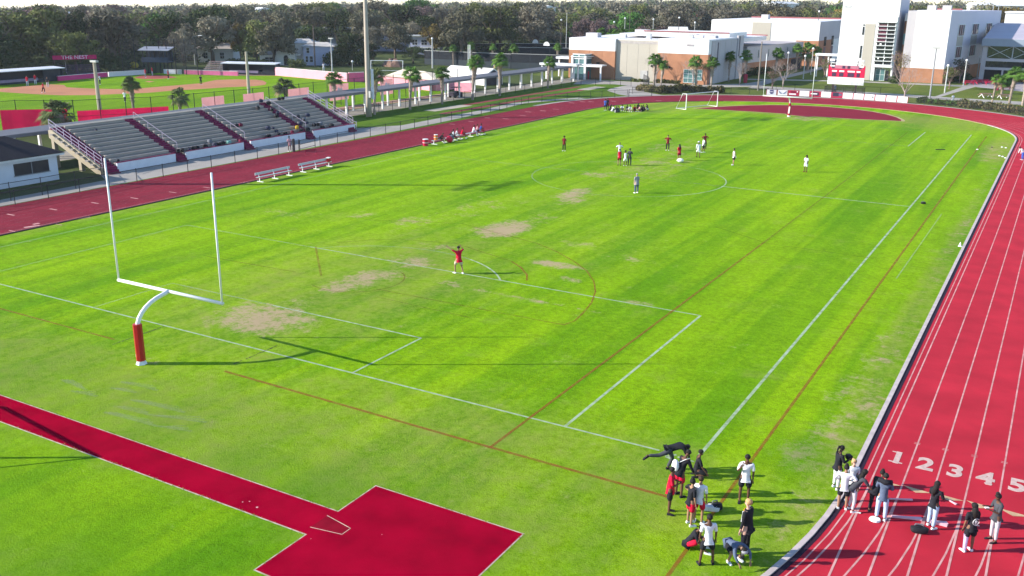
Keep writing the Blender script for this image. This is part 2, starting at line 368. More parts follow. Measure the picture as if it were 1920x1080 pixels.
# small marks across lanes
b = B()
for i in range(1, 9):
    x = TX+R1+LW*i
    for yy in (5.75-.0*i, 5.86-.0*i): b.box((x-.02, yy, .0215), (.22, .03, .002))
for (px, py, l, w, rz) in [(20, 403, .9, .16, .0), (100, 393, .9, .16, 0), (178, 381, .9, .16, 0), (252, 372, .9, .14, 0), (324, 361, .9, .14, 0), (388, 352, .9, .12, 0), (462, 343, .8, .12, 0), (147, 411, .2, 1.9, -.15), (60, 425, .35, 1.1, -.3), (68, 420, .3, .5, 0), (25, 434, 1.0, .1, .0), (108, 421, 1.0, .1, 0), (848, 233, .9, .2, 0), (883, 228, .9, .2, 0), (913, 221, .9, .2, 0), (948, 223, 1., .2, 0), (1072, 193, 1, .3, 0), (1092, 191, 1, .3, 0), (1108, 191, 1, .3, 0), (1150, 190, 1, .3, 0), (1190, 190, 1, .3, 0), (1235, 189, 1, .3, 0), (990, 210, 1, .3, 0), (1018, 208, 1, .3, 0), (1042, 205, 1, .2, 0), (980, 217, 1, .2, 0)]:
    g = G(px, py); b.box((g.x, g.y, .0225), (l, w, .003), rz)
struct(b.build('track_marks', m_linew))
# pitch markings
m_lw = paint('white_pitch_paint', (.46, .56, .37), .75, 2.2, .3); m_lw2 = paint('faded_white_pitch_paint', (.42, .50, .31), .42, 1.2, .25)
m_lr = paint('red_pitch_paint', (.32, .085, .012), .6, 2.0, .3); m_lr2 = paint('faded_red_pitch_paint', (.28, .09, .015), .36, 1.2, .25)
def lineb(b, p, q, w, z, seg=0):
    p = Vector((p[0], p[1], 0)); q = Vector((q[0], q[1], 0)); d = (q-p).normalized(); n_ = Vector((-d.y, d.x, 0))*w/2
    b.add([(p-n_)+Vector((0, 0, z)), (q-n_)+Vector((0, 0, z)), (q+n_)+Vector((0, 0, z)), (p+n_)+Vector((0, 0, z))], [(0, 1, 2, 3)])
def pl(b, pts, w, z):
    for i in range(len(pts)-1): lineb(b, pts[i], pts[i+1], w, z)
def arc(cx, cy, r, a0, a1, n=32): return [(cx+r*math.cos(math.radians(a0+(a1-a0)*i/n)), cy+r*math.sin(math.radians(a0+(a1-a0)*i/n))) for i in range(n+1)]
b = B(); LEN = 107.4
lineb(b, (-25.6, 0), (24.2, 0), .11, .009); lineb(b, (25.67, .3), (25.67, 106.5), .14, .009); lineb(b, (25.67, -.2), (25.0, -.15), .1, .009)
pl(b, [(20.12, 0), (20.12, 16.46)], .13, .0092); pl(b, [(20.1, 16.46), (-8, 16.46)], .11, .0088)
pl(b, [(9.14, 0), (9.14, 5.49), (-1, 5.49)], .11, .0092); pl(b, arc(0, 10.97, 9.14, 37, 70, 12), .12, .0094)
pl(b, [(9.14, 53.7), (25.67, 53.7)], .15, .0093); pl(b, arc(0, 53.2, 9.3, -45, 40, 20), .11, .0094)
pl(b, [(20.12, 90.9), (20.12, 106)], .14, .0092); pl(b, [(24.9, -.0), (24.6, -.35), (25.3, -.6)], .12, .0094)
struct(b.build('pitch_lines_white', m_lw))
b = B(); pl(b, [(-8, 16.46), (-20.1, 16.46), (-20.1, 0)], .11, .0088); pl(b, [(-1, 5.49), (-9.1, 5.49), (-9.1, 0)], .1, .0092); pl(b, arc(0, 10.97, 9.14, 70, 143, 24), .12, .0094)
pl(b, [(-25.6, 0), (-25.6, 106)], .12, .009); pl(b, [(-25.6, 53.7), (9, 53.7)], .12, .0093); pl(b, arc(0, 53.2, 9.4, 40, 315, 50), .11, .0094); pl(b, [(20.1, 90.9), (-20.1, 90.9), (-20.1, 107)], .14, .0092); pl(b, [(25.67, 107.2), (-25, 107.2)], .14, .0092)
pl(b, arc(0, 96.4, 9.14, 217, 323, 30), .12, .0094); pl(b, [(28.2, 30), (28.3, 52)], .07, .0094)
for x0, y0, x1, y1 in ((1.2, -6.9, 2.6, -6.65), (3, -7.3, 6, -7.0), (2.9, -8.1, 5.0, -7.9), (5, -7.9, 7.5, -7.2), (3.1, -8.7, 6, -8.5), (6, -8.5, 7.6, -8.1), (0, -8, 1.5, -7.8), (1, -6.2, 3.2, -6.0)): pass
struct(b.build('pitch_lines_faded_white', m_lw2))
b = B()
for x0, y0, x1, y1 in ((1.2, -6.9, 2.6, -6.65), (3, -7.3, 6, -7.0), (2.9, -8.1, 5.0, -7.9), (5, -7.9, 7.5, -7.2), (3.1, -8.7, 6, -8.5), (6, -8.5, 7.6, -8.1), (0, -8, 1.5, -7.8), (1, -6.2, 3.2, -6.0), (-1.5, -7.4, .5, -7.6)):
    for k in range(3): pl(b, [(x0+k*.2, y0+k*.1), (x1-k*.3, y1+k*.12)], .16-.04*k, .0094+k*.0006)
struct(b.build('turf_scuffs', paint('scuff_chalk', (.34, .40, .22), .2, 1.2, .3)))
b = B(); pl(b, [(18.5, -3.15), (18.5, 34.5)], .12, .010); pl(b, [(27.5, -8), (27.5, 106)], .13, .010); pl(b, [(-27, -2.8), (-3.8, -2.75)], .1, .010); pl(b, [(4, -2.9), (18.5, -3.15), (25.9, -3.2)], .15, .0103)
bigarc = [(4.8, 25.7), (7.1, 24.4), (9.2, 22.8), (10.9, 21.2), (12.3, 19.3), (13.3, 17.4), (14.0, 15.4), (14.4, 13.5), (14.6, 12.0), (14.4, 11.15), (13.6, 11.1)]
pl(b, bigarc, .09, .0106); pl(b, [(5.7, 20.6), (6.9, 19.7), (8.1, 18.4), (8.7, 17.3)], .12, .0106)
struct(b.build('pitch_lines_red', m_lr))
b = B(); pl(b, [(18.5, 34.5), (18.4, 70), (18.1, 104.7)], .13, .010); pl(b, [(13.6, 11.1), (2, 11.0)], .12, .010); pl(b, [(18.5, 34.5), (26, 34.3)], .12, .010); pl(b, [(14, 37.5), (18.6, 34.6)], .1, .0103)
pl(b, [(-7.7, 16.7), (-2.6, 11.4)], .14, .0108); pl(b, [(-12, 10.9), (-4.5, 11.2)], .12, .0104); pl(b, arc(-.4, 12.2, 2.9, -120, 60, 20), .1, .0108); pl(b, [(-7.2, 18.3), (-5.5, 20.3), (-4, 21.5), (0, 22.6), (5.7, 20.6)], .11, .0104); pl(b, [(-10, 25), (-3, 28), (4.8, 25.7)], .11, .0106); pl(b, [(3, 9.8), (9.5, 9.5)], .08, .0106)
struct(b.build('pitch_lines_faded_red', m_lr2))
# seams cut in the turf beside the goal post
b = B()
for x in (-3.3, 3.7):
    y = -3.2 if x < 0 else -2.3
    for k in range(18):
        yy = y+k*.18+random.uniform(-.03, .03)
        if random.random() < .85: b.box((x+random.uniform(-.02, .02), yy, .011), (random.uniform(.03, .07), random.uniform(.1, .2), .004))
struct(b.build('turf_seam', M('bare_soil', (.06, .045, .03), .95, .3, 4)))
# high jump fan at far end
dz = [(-15.3, 115.3), (-14, 117.6), (-11.6, 121.6), (-9.2, 124.9), (-6.4, 127.6), (-2.5, 129.7), (1.8, 130.2), (6.2, 129.2), (9.6, 127.2), (12.1, 124.6), (14, 121.6), (15.2, 118.6), (15.4, 117.0), (9, 115.6), (3.3, 115.4), (2.7, 114.3), (-.6, 115.2), (-1.2, 116.3), (-6, 116.2)]
sheet('jump_fan_border', [(1.2+(x-1.2)*1.035, 120+(y-120)*1.055) for x, y in dz], .008, M('dry_border', (.42, .33, .16), .9, .2))
sheet('jump_fan', dz, .012, M('fan_rubber', (.205, .009, .026), .9, .12, .3, spec=.1))
# vault runway and landing pad base
b = B()
out = [(-60, -9.84), (16.6, -9.9), (16.6, -7.85), (22.6, -7.9), (22.6, -13.9), (16.65, -13.8), (16.65, -11.5), (-60, -11.25)]
b.poly([(x, y, .012) for x, y in out]); struct(b.build('vault_runway', m_pad))
b = B(); o2 = [(-60, -9.79), (16.55, -9.85), (16.55, -7.80), (22.65, -7.85), (22.65, -13.95), (16.6, -13.85), (16.6, -11.55), (-60, -11.30)]
b.poly([(x, y, .0085) for x, y in o2]); struct(b.build('runway_edging', paint('edging_paint', (.56, .42, .36), 1.0, 3.5, .3)))
b = B(); vb = [(16.45, -10.28), (17.62, -10.5), (17.62, -10.93), (16.45, -11.12)]
pl(b, vb, .025, .0165); struct(b.build('vault_box_outline', paint('box_paint', (.8, .6, .5), .9, 3)))
b = B(); b.poly([(x, y, .0145) for x, y in vb]); struct(b.build('vault_box_plate', M('box_plate', (.22, .006, .02), .9, .2, spec=0)))
b = B()
for px, py, r in ((455, 941, .022), (468, 940, .022), (482, 951, .04), (583, 1010, .012), (716, 1002, .015)):
    g = G(px, py, .018); b.tube([(g.x, g.y, .0125), (g.x, g.y, .019)], r, 8)
struct(b.build('chalk_spots', M('chalk', (.6, .4, .4), .9, .2)))
# ================================================================ SURROUNDINGS
def pxs(name, pts, z, mat, kind='structure'): return sheet(name, [G(*p) for p in pts], z, mat, kind)
# apron that widens the far bend
b = B(); A = np.linspace(0, PI, 50); i0 = [(TX+38.6*math.cos(a), Y1+38.6*math.sin(a), .0105) for a in A]
ro = lambda a: 38.75+2.7*smooth((PI-a)/(PI*.55))
i1 = [(TX+ro(a)*math.cos(a), Y1+ro(a)*math.sin(a), .0105) for a in A]; n = len(A)
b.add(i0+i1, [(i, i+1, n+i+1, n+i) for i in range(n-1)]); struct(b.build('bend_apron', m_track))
b = B(); i0 = [(TX+(ro(a)-.05)*math.cos(a), Y1+(ro(a)-.05)*math.sin(a), .0075) for a in A]; i1 = [(TX+(ro(a)+.9)*math.cos(a), Y1+(ro(a)+.9)*math.sin(a), .0075) for a in A]
b.add(i0+i1, [(i, i+1, n+i+1, n+i) for i in range(n-1)]); struct(b.build('bend_footing', m_conc_l))
m_strip = grassmat('verge_grass', (.11, .19, .015), (.06, .13, .01), (.19, .165, .07), .2, False, .8)
sheet('verge_lawn', [(-53.5, 66), (-37.4, 66), (-37.4, 103), (-36, 124), (-30, 128), (-42, 160), (-53.5, 155)], .003, m_strip)
sheet('track_verge', [(-38.0, -20), (-37.4, -20), (-37.4, 104), (-39, 104), (-38.2, 60)], .005, m_strip)
sheet('campus_lawn', [(-44, 158), (-36, 132), (-27, 132), (-20, 139), (-10, 144), (1.2, 145.8), (14, 144), (24, 139), (34, 130), (60, 110), (110, 120), (110, 215), (20, 215), (5, 215), (-70, 215), (-70, 158)], .002, m_lawn)
# concrete
sheet('stand_walkway', [(-39.9, 5), (-37.7, 5), (-37.9, 40), (-38.2, 60), (-38.6, 77), (-40, 96), (-41.2, 106), (-38.6, 114), (-36.2, 119), (-38, 119.6), (-40.8, 113), (-43, 105), (-41.8, 94), (-41.2, 72), (-44, 67), (-44, 27), (-40.4, 25)], .007, m_conc_l)
sheet('covered_walk_slab', [(-58.4, 10), (-53.2, 10), (-53.2, 148), (-48, 156), (-58, 156)], .006, m_conc)
sheet('entry_path', [G(*p) for p in ((1085, 150), (1160, 152), (1235, 156), (1300, 159), (1394, 157), (1440, 150), (1450, 154), (1425, 162), (1350, 164), (1219, 164), (1150, 158), (1075, 158))], .008, m_conc_l)
pxs('plaza', [(1138, 170), (1145, 166), (1170, 161), (1195, 158), (1200, 152), (1212, 153), (1206, 165), (1208, 172), (1228, 176), (1247, 179.2), (1200, 181), (1178, 180), (1160, 177)], .009, m_conc_l)
pxs('lower_path', [(1420, 160), (1439, 162), (1560, 169), (1697, 177), (1800, 184), (1920, 191), (1920, 197), (1800, 189), (1697, 182), (1560, 175), (1439, 167), (1400, 165)], .008, m_conc_l)
pxs('diagonal_path', [(1420, 163), (1402, 162), (1400, 157), (1440, 149), (1500, 135), (1552, 122), (1560, 125), (1510, 138), (1460, 150)], .010, m_conc_l)
pxs('building_path', [(1400, 147.5), (1555, 150.5), (1640, 153), (1823, 160.5), (1823, 163.5), (1640, 155.5), (1555, 152.5), (1400, 149.5)], .006, m_conc_l)
pxs('cross_path', [(1742, 185), (1748, 186), (1832, 162), (1815, 159), (1790, 168)], .011, m_conc_l)
pxs('entry_court', [(1815, 159), (1822, 148), (1840, 142), (1920, 144), (1980, 150), (1980, 176), (1920, 172), (1880, 168), (1832, 163.5)], .005, M('court_paving', (.36, .32, .33), .9, .12, .5))
# baseball ground
sheet('outfield', [(-78, 10), (-76.5, 38.5), (-72, 42), (-67, 49), (-64, 68), (-64, 87), (-63, 103), (-62, 115), (-74, 119.5), (-84, 121), (-90, 120.5), (-111, 123.5), (-117, 119), (-128.7, 114.6), (-137, 113), (-139, 92), (-137, 60), (-137, 10)], .003, m_green)
sheet('track_side_grass', [(-63.8, 60), (-58.4, 60), (-58.4, 118), (-61, 118), (-63.8, 100)], .0032, m_green)
m_clay = M('infield_clay', (.42, .175, .085), .95, .14, .15, .2, 10); m_clay2 = M('home_clay', (.32, .065, .05), .95, .15, .4)
def px4(pts, s=4., ox=0, oy=0): return [G(ox+x/s, oy+y/s) for x, y in pts]
cl = px4([(-500, 690), (0, 690), (250, 706), (450, 715), (700, 714), (900, 705), (1100, 697), (1300, 680), (1500, 668), (1700, 655), (1920, 645), (1990, 636), (2000, 620), (1970, 604), (1920, 598), (1780, 595), (1620, 600), (1560, 612), (1500, 625), (1300, 642), (1080, 660), (950, 668), (850, 668), (680, 664), (500, 655), (480, 637), (380, 633), (200, 645), (0, 665), (-500, 680)])
sheet('infield_clay', cl, .008, m_clay)
sheet('home_clay', px4([(1000, 585), (1060, 567), (1180, 562), (1290, 572), (1330, 583), (1200, 592), (1090, 594)]), .008, m_clay2)
sheet('mound_clay', px4([(1085, 612), (1120, 607), (1160, 612), (1120, 618)]), .009, m_clay)
sheet('warning_clay', [(-62.5, 66), (-58.6, 66), (-58.6, 119), (-61, 119)], .0065, M('warning_track', (.38, .23, .16), .95, .15, .5))
sheet('boundary_clay', [(-130, 117.5), (-117, 121.5), (-111, 126), (-96, 124.5), (-89, 123.5), (-89, 121), (-111, 123.9), (-117, 119.6), (-130, 115)], .0055, M('warning_track', (.3, .2, .14), .95))
# long jump runways and pits
m_lj = M('jump_rubber', (.22, .03, .04), .9, .15, .5)
sheet('jump_runway', [(-48.4, 88), (-47.3, 88), (-46.8, 139), (-47.8, 139)], .012, m_lj); sheet('jump_runway', [(-44.6, 86), (-43.4, 86), (-43.2, 133), (-44.3, 133)], .012, m_lj)
m_sand = M('sand', (.40, .35, .28), .95, .12, 1)
sheet('sand_pit', [(-45, 133), (-42.6, 133), (-42.6, 141), (-45, 141)], .013, m_sand); sheet('sand_pit', [(-48.8, 88), (-46.6, 88), (-46.2, 98), (-48.6, 98)], .0132, m_sand)
# ---------------------------------------------------------------- fences
def fence(name, label, pts, h, step, mesh=m_mesh, post=m_black, pr=.035, mid=False, cat='fence', group=None, tall=None, inset=None):
    t = thing(name, label, cat, (pts[0][0], pts[0][1], 0), 0, group); o = Vector((pts[0][0], pts[0][1], 0))
    P = [Vector((p[0], p[1], 0))-o for p in pts]; b = B(); rl = B(); d0 = 0
    for i in range(len(P)-1):
        a, c = P[i], P[i+1]; L = (c-a).length; k = max(1, round(L/step))
        b.add([a+Vector((0, 0, .05)), c+Vector((0, 0, .05)), c+Vector((0, 0, h)), a+Vector((0, 0, h))], [(0, 1, 2, 3)])
        rl.bar(a+Vector((0, 0, h)), c+Vector((0, 0, h)), .045)
        if mid: rl.bar(a+Vector((0, 0, h/2)), c+Vector((0, 0, h/2)), .04)
        for j in range(k+(1 if i == len(P)-2 else 0)):
            p = a.lerp(c, j/k); q = B(); q.tube([(0, 0, 0), (0, 0, h+.03)], pr, 6); q.ball((0, 0, h+.04), pr*1.2, 4)
            if d0 == 0: me = q.build('post', post, t, p); d0 = me
            else:
                oo = d0.copy(); COL.objects.link(oo); oo.location = p; oo.parent = t
    b.build('wire_panel', mesh, t); rl.build('rail', post, t); return t
fence('chain_fence', 'low black chain-link fence running along the outside of the track in front of the stand', [(-37.3, 5), (-37.3, 35), (-37.55, 48)], 1.2, 3)
fence('chain_fence', 'low black chain-link fence from the stand gate round to the paved corner of the track', [(-37.6, 51.6), (-37.8, 58), (-38.1, 77), (-39.5, 95), (-40.5, 106), (-38.7, 112), (-36.7, 117), (-34.4, 121.4), (-31.6, 126)], 1.2, 3)
fence('chain_fence', 'chain-link fence around the grass patch beside the white hut', [(-39.2, 12), (-39, 17.6), (-39.4, 24.4), (-42.8, 26.4)], 1.5, 2.8, mid=True)
fence('chain_fence', 'tall chain-link fence behind the two jump runways, along the covered walk', [(-52.6, 68), (-52.6, 82), (-52, 108), (-50.5, 133), (-49, 143), (-44, 146), (-39, 145)], 1.35, 3.2)
fence('chain_fence', 'tall black outfield fence of the baseball ground', [(-76.5, 32), (-76, 40), (-70.5, 44), (-66, 52), (-64, 68), (-64, 87), (-63, 103), (-61.5, 117)], 3.9, 3.4, mid=True, pr=.05)
fence('chain_fence', 'low fence behind the hedge at the far bend', [(-33, 131.5), (-30, 133.5), (-25, 138.2), (-18, 142.4), (-11.7, 144.4)], 1.2, 3)
pp = [(TX+42.2*math.cos(a), Y1+42.2*math.sin(a)) for a in np.linspace(math.radians(75.5), math.radians(22), 12)]
fence('chain_fence', 'low fence with shrubs behind it, right of the row of banners', pp, 1.25, 3)
fence('chain_fence', 'fence between the lawn and the lower path behind the scoreboard', [G(1420, 169), G(1560, 171.5), G(1697, 178)], 1.2, 4)
fence('metal_screen', 'dark slatted enclosure beside the paved corner', [(-39.3, 152), (-36.2, 147), (-34.5, 143.2)], 1.9, 1.2, mesh=m_mesh_d, mid=True, cat='fence')
fence('scoreboard_enclosure', 'small dark cage fence around the scoreboard legs', [(-3.6, 153.4), (3.2, 153.4), (3.2, 155.5), (-3.6, 155.5), (-3.6, 153.4)], 1.35, 1.7, mesh=m_mesh_d)
g1 = thing('field_gate', 'open black pipe gate beside the person in pink on the stand walkway', 'gate', (-37.5, 48.1, 0)); b = B()
b.tube([(0, 0, 0), (0, 0, 1.25)], .05, 6); b.tube([(-.4, 3, 0), (-.4, 3, 1.25)], .04, 6); g1b = b.build('post', m_black, g1); b = B()
for z in (.2, .7, 1.15): b.bar((0, 0, z), (-.4, 3, z), .05)
b.build('gate_frame', m_black, g1)
g2 = thing('field_gate', 'black pipe gate at the paved corner of the far bend', 'gate', (-31.4, 126.2, 0)); b = B()
b.tube([(0, 0, 0), (0, 0, 1.3)], .06, 6); b.tube([(2.9, 3.6, 0), (2.9, 3.6, 1.3)], .05, 6); b.build('post', m_black, g2); b = B()
for z in (.15, .75, 1.2): b.bar((0, 0, z), (2.9, 3.6, z), .05)
b.build('gate_frame', m_black, g2)
# windscreens hung on the outfield fence
def translucent(m, f=.55):
    N = m.node_tree.nodes; L = m.node_tree.links; p = N['Principled BSDF']; tl = N.new('ShaderNodeBsdfTranslucent'); mx = N.new('ShaderNodeMixShader'); mx.inputs[0].default_value = f
    L.new(p.inputs['Base Color'].links[0].from_socket, tl.inputs[0]); L.new(p.outputs[0], mx.inputs[1]); L.new(tl.outputs[0], mx.inputs[2]); L.new(mx.outputs[0], N['Material Output'].inputs[0]); return m
m_red_s = translucent(M('red_windscreen', (.62, .008, .075), .8, .15, .6)); m_pink_s = translucent(M('faded_pink_windscreen', (.50, .24, .26), .8, .12, .6))
def screen(label, a, c, z0, z1, m, off=.06, grp='windscreens on the outfield fence'):
    d = Vector((c[0]-a[0], c[1]-a[1], 0)); nrm = Vector((d.y, -d.x, 0)).normalized()*off; L = d.length; k = max(2, int(L/1.1)); b = B()
    vs = []; 
    for i in range(k+1):
        p = Vector((a[0], a[1], 0))+d*i/k+nrm*(1+.5*math.sin(i*2.1))
        vs += [(p.x, p.y, z0), (p.x, p.y, z1)]
    b.add(vs, [(2*i, 2*i+2, 2*i+3, 2*i+1) for i in range(k)]); b.extr([(0, 0, 0)]*3, (0, 0, 0)) if False else None
    o = b.build('windscreen', m); tag(o, label, 'windscreen', grp); return o
screen('bright red windscreen at the left end of the outfield fence', (-76.1, 38.0), (-71.2, 43.6), .2, 2.9, m_red_s)
screen('bright red windscreen behind the palm beside the stand', (-70.3, 44.3), (-65.4, 54.2), .2, 2.6, m_red_s)
screen('bright red windscreen cut off by the left edge of the photo', (-77.5, 27), (-76.6, 37.0), .2, 2.6, m_red_s)
for i, (y0, y1, lab) in enumerate(((59.3, 63.3, 'leftmost faded pink panel on the fence above the stand'), (66, 70, 'faded pink panel behind the stand next to the low bushy palm'), (75.0, 79.5, 'faded pink panel behind the top right corner of the stand'), (84.2, 88.8, 'faded pink panel with a pale crest, left of the big concrete pole'), (96.3, 99.8, 'faded pink panel with a pale crest, right of the big concrete pole'), (104.5, 107.5, 'small faded pink panel farthest along the outfield fence'))):
    x = -64.9 if y0 < 66 else -64+(.0 if y0 < 87 else (y0-87)*.06)
    s_ = screen(lab, (x+.05, y0), (x+.05, y1), .8, 3.3, m_pink_s)
    if i in (3, 4):
        b = B(); yc = (y0+y1)/2; b.extr([(x+.22, yc-.5, 1.6), (x+.22, yc+.5, 1.6), (x+.22, yc+.7, 2.7), (x+.22, yc+.2, 2.5), (x+.22, yc-.3, 2.9), (x+.22, yc-.6, 2.3)], (.02, 0, 0)); b.build('crest', M('crest_white', (.75, .6, .6)), s_)
# padded pink walls of the baseball ground
m_pinkw = M('pink_padding', (.86, .36, .44), .7, .06, .4); m_magw = M('magenta_padding', (.66, .03, .20), .7, .1, .4); m_ban = M('banner_white', (.72, .68, .72), .7, .05)
def wallseg(label, a, c, h, m, w=.35, cat='padded wall'):
    a = Vector((*a, 0)); c = Vector((*c, 0)); t = thing('padded_wall', label, cat, a); b = B(); b.bar(Vector((0, 0, h/2)), c-a+Vector((0, 0, h/2)), w, h)
    b.build('padding', m, t); b = B(); b.bar(Vector((0, 0, h+.03)), c-a+Vector((0, 0, h+.03)), w+.08, .06); b.build('coping', M('pale_coping', (.8, .7, .7), .7), t); return t
wallseg('long pale pink padded wall running from the right dugout', (-112.5, 123.6), (-90, 120.2), 1.7, m_pinkw)
wallseg('short deep pink wall end turning away behind the palm', (-89.8, 120.4), (-88.2, 123.2), 1.8, M('deep_pink_padding', (.80, .13, .28), .7, .08))
wallseg('pale pink padded wall under the cream canopy roof', (-84, 121.2), (-72, 118.6), 1.6, m_pinkw)
wallseg('pale pink padded wall between the palms and the white tent', (-75, 118.2), (-65.5, 114.4), 1.6, m_pinkw)
wallseg('pink padded box wall beside the tallest palm', (-61.8, 116.6), (-58, 117.0), 1.6, m_pinkw)
wallseg('magenta padded wall below the small purple bleachers', (-136, 88), (-137, 100), .9, m_magw)
wallseg('pink padded wall behind home plate leading to the right dugout', (-130, 114.2), (-118, 118), .9, M('pink_padding2', (.80, .16, .34), .7, .1))
wallseg('banner-covered low wall behind home plate', (-134.5, 112.6), (-130.6, 113.9), .9, m_ban); wallseg('low wall with two white banners left of the press stand', (-137, 100.4), (-136.2, 109), .9, m_ban)
# dugouts
def dugout(label, p, rz, L, h, d):
    t = thing('dugout', label, 'dugout', (*p, 0), rz); b = B()
    b.box((0, d/2, h/2), (L, .2, h)); b.box((-L/2, 0, h/2), (.2, d, h)); b.box((L/2, 0, h/2), (.2, d, h)); b.box((L*.36, -d/2+.1, h/2), (L*.22, .12, h)); b.box((0, -d/2+.05, .3), (L, .1, .6))
    b.build('wall', M('navy_wall', (.012, .016, .03), .7, .2), t)
    b = B(); b.box((0, -.1, h+.1), (L+.6, d+.9, .14), R=Matrix.Rotation(.05, 3, 'X')); b.build('roof', M('roof_white', (.62, .64, .68), .6, .08), t)
    b = B(); b.box((0, .5, .45), (L-1, .4, .08)); b.build('bench', m_steel, t)
    b = B(); b.box((L*-.1, -d/2+.02, .62), (L*.55, .14, .5)); b.build('banner_rail', M('banner_grey', (.25, .2, .3), .7), t); return t
dugout('long dark dugout with a white roof edge at the left edge of the photo', (-137.5, 81), math.radians(92), 17, 2.4, 2.6)
dugout('dark dugout with a white roof at the end of the long pink wall', (-118.6, 122.6), math.radians(20), 12, 2.3, 2.4)
# press stand
t = thing('press_stand', 'small two-storey press stand with a grey roof behind home plate', 'press box', (-136.3, 112.6, 0), math.radians(25)); b = B()
for x in (-2.7, -1, 1, 2.7):
    for y in (-1, 1): b.bar((x, y, 0), (x, y, 5), .16)
b.build('post', m_black, t); b = B(); b.box((0, 0, 2.5), (6, 2.6, .2)); b.box((0, 1.25, 3.6), (6, .1, 2)); b.box((0, -1.2, 3), (6, .1, .9)); b.build('booth', M('press_wall', (.03, .05, .09), .7, .2), t)
b = B(); b.box((0, -.1, 5.2), (6.8, 3.6, .12), R=Matrix.Rotation(.18, 3, 'X')); b.build('roof', M('grey_roof', (.30, .31, .36), .5, .1), t)
# backstop netting
bp_ = [G(232, 142), G(256, 138.5), G(280, 137.5), G(302, 137.5), G(316, 138), G(331, 139), G(350, 140), G(372, 141)]
fence('backstop_netting', 'tall black backstop netting on poles around home plate', [(p.x, p.y) for p in bp_], 7.3, 30, mesh=M('backstop_net', (.05, .05, .07), .8, alpha=.16), pr=.09, cat='backstop')
# small bleachers behind the net
def smallstand(label, p, rz, L, rows, m, banner=False):
    t = thing('bleachers', label, 'bleachers', (*p, 0), rz); b = B(); f = B()
    for i in range(rows):
        b.box((0, i*.7, .35+i*.36), (L, .35, .05)); f.box((0, i*.7+.3, .15+i*.36), (L, .3, .04))
        for x in (-L/2, 0, L/2): f.bar((x, i*.7, 0), (x, i*.7, .35+i*.36), .05)
    b.build('seat_planks', m, t); f.build('frame', m_steel if not banner else M('purple_frame', (.09, .05, .11), .7), t)
    if banner:
        b = B(); b.box((0, rows*.7+.1, .36*rows+1.5), (L, .06, .85)); bo = b.build('banner', M('banner_magenta', (.55, .008, .12), .7, .1), t)
        text('lettering', 'THE NEST', 1.05, M('banner_letters', (.7, .62, .75)), bo, (0, rows*.7+.05, .36*rows+1.18), (PI/2, 0, 0), .02, 1.1)
        b = B(); b.bar((-L/2, rows*.7+.2, 0), (-L/2, rows*.7+.2, .36*rows+2), .08); b.bar((L/2, rows*.7+.2, 0), (L/2, rows*.7+.2, .36*rows+2), .08); b.build('post', m_black, t)
    return t
smallstand('shaded purple bleachers with a magenta banner at the top', (-141.5, 97), math.radians(62), 8.5, 6, M('purple_plank', (.12, .06, .16), .7, .1), True)
smallstand('pale pink bleachers climbing away behind the pink wall', (-128.5, 121.5), math.radians(20), 6, 6, M('pinkish_plank', (.55, .38, .36), .7, .1))
# ---------------------------------------------------------------- covered walk
t = thing('covered_walk', 'long flat-roofed covered walk on white posts between the track and the baseball ground', 'covered walkway', (-56, 10, 0)); b = B()
b.box((-.1, 70, 3.02), (3.9, 141, .16)); b.build('roof', M('walk_roof', (.115, .11, .125), .6, .1, .2), t)
b = B(); b.box((1.9, 70, 2.92), (.08, 141, .3)); b.box((-2.1, 70, 2.92), (.08, 141, .3)); b.build('fascia', M('walk_fascia', (.16, .16, .18), .5, .05), t)
pb = None
for k in range(33):
    for x in (.95, -1.3):
        if x < 0 and k % 2: continue
        if pb is None: q = B(); q.box((0, 0, 1.45), (.26, .26, 2.9)); pb = q.build('post', m_white, t, (x, 3+k*4.3, 0))
        else: o = pb.copy(); COL.objects.link(o); o.location = (x, 3+k*4.3, 0); o.parent = t
def canopy(label, c, d, h, posts):
    t = thing('canopy', label, 'canopy', (c[0], c[1], 0)); b = B(); b.box((0, 0, h), (d[0], d[1], .22)); b.build('roof', M('canopy_roof', (.66, .66, .66), .6, .05), t)
    b = B(); b.box((0, -d[1]/2-.04, h-.08), (d[0]+.1, .08, .42)); b.box((-d[0]/2-.04, 0, h-.08), (.08, d[1], .42)); b.build('fascia', m_white, t)
    for x, y in posts: q = B(); q.box((0, 0, h/2), (.28, .28, h)); q.build('post', m_white, t, (x, y, 0))
canopy('white flat canopy on posts in front of the glass entry tower', (-57.5, 150.5), (8.5, 2.8), 3.35, [(-3.9, -1), (-1.5, -1), (1, -1), (3.6, -1), (-3.9, 1), (3.6, 1)])
canopy('smaller white canopy stepping up behind the glass entry tower', (-60, 160.5), (6, 3), 4.1, [(-2.5, -1), (2, -1)])
canopy('short white canopy on the right of the glass entry tower', (-51.3, 154.5), (4, 2.4), 3.1, [(1.7, -1)])
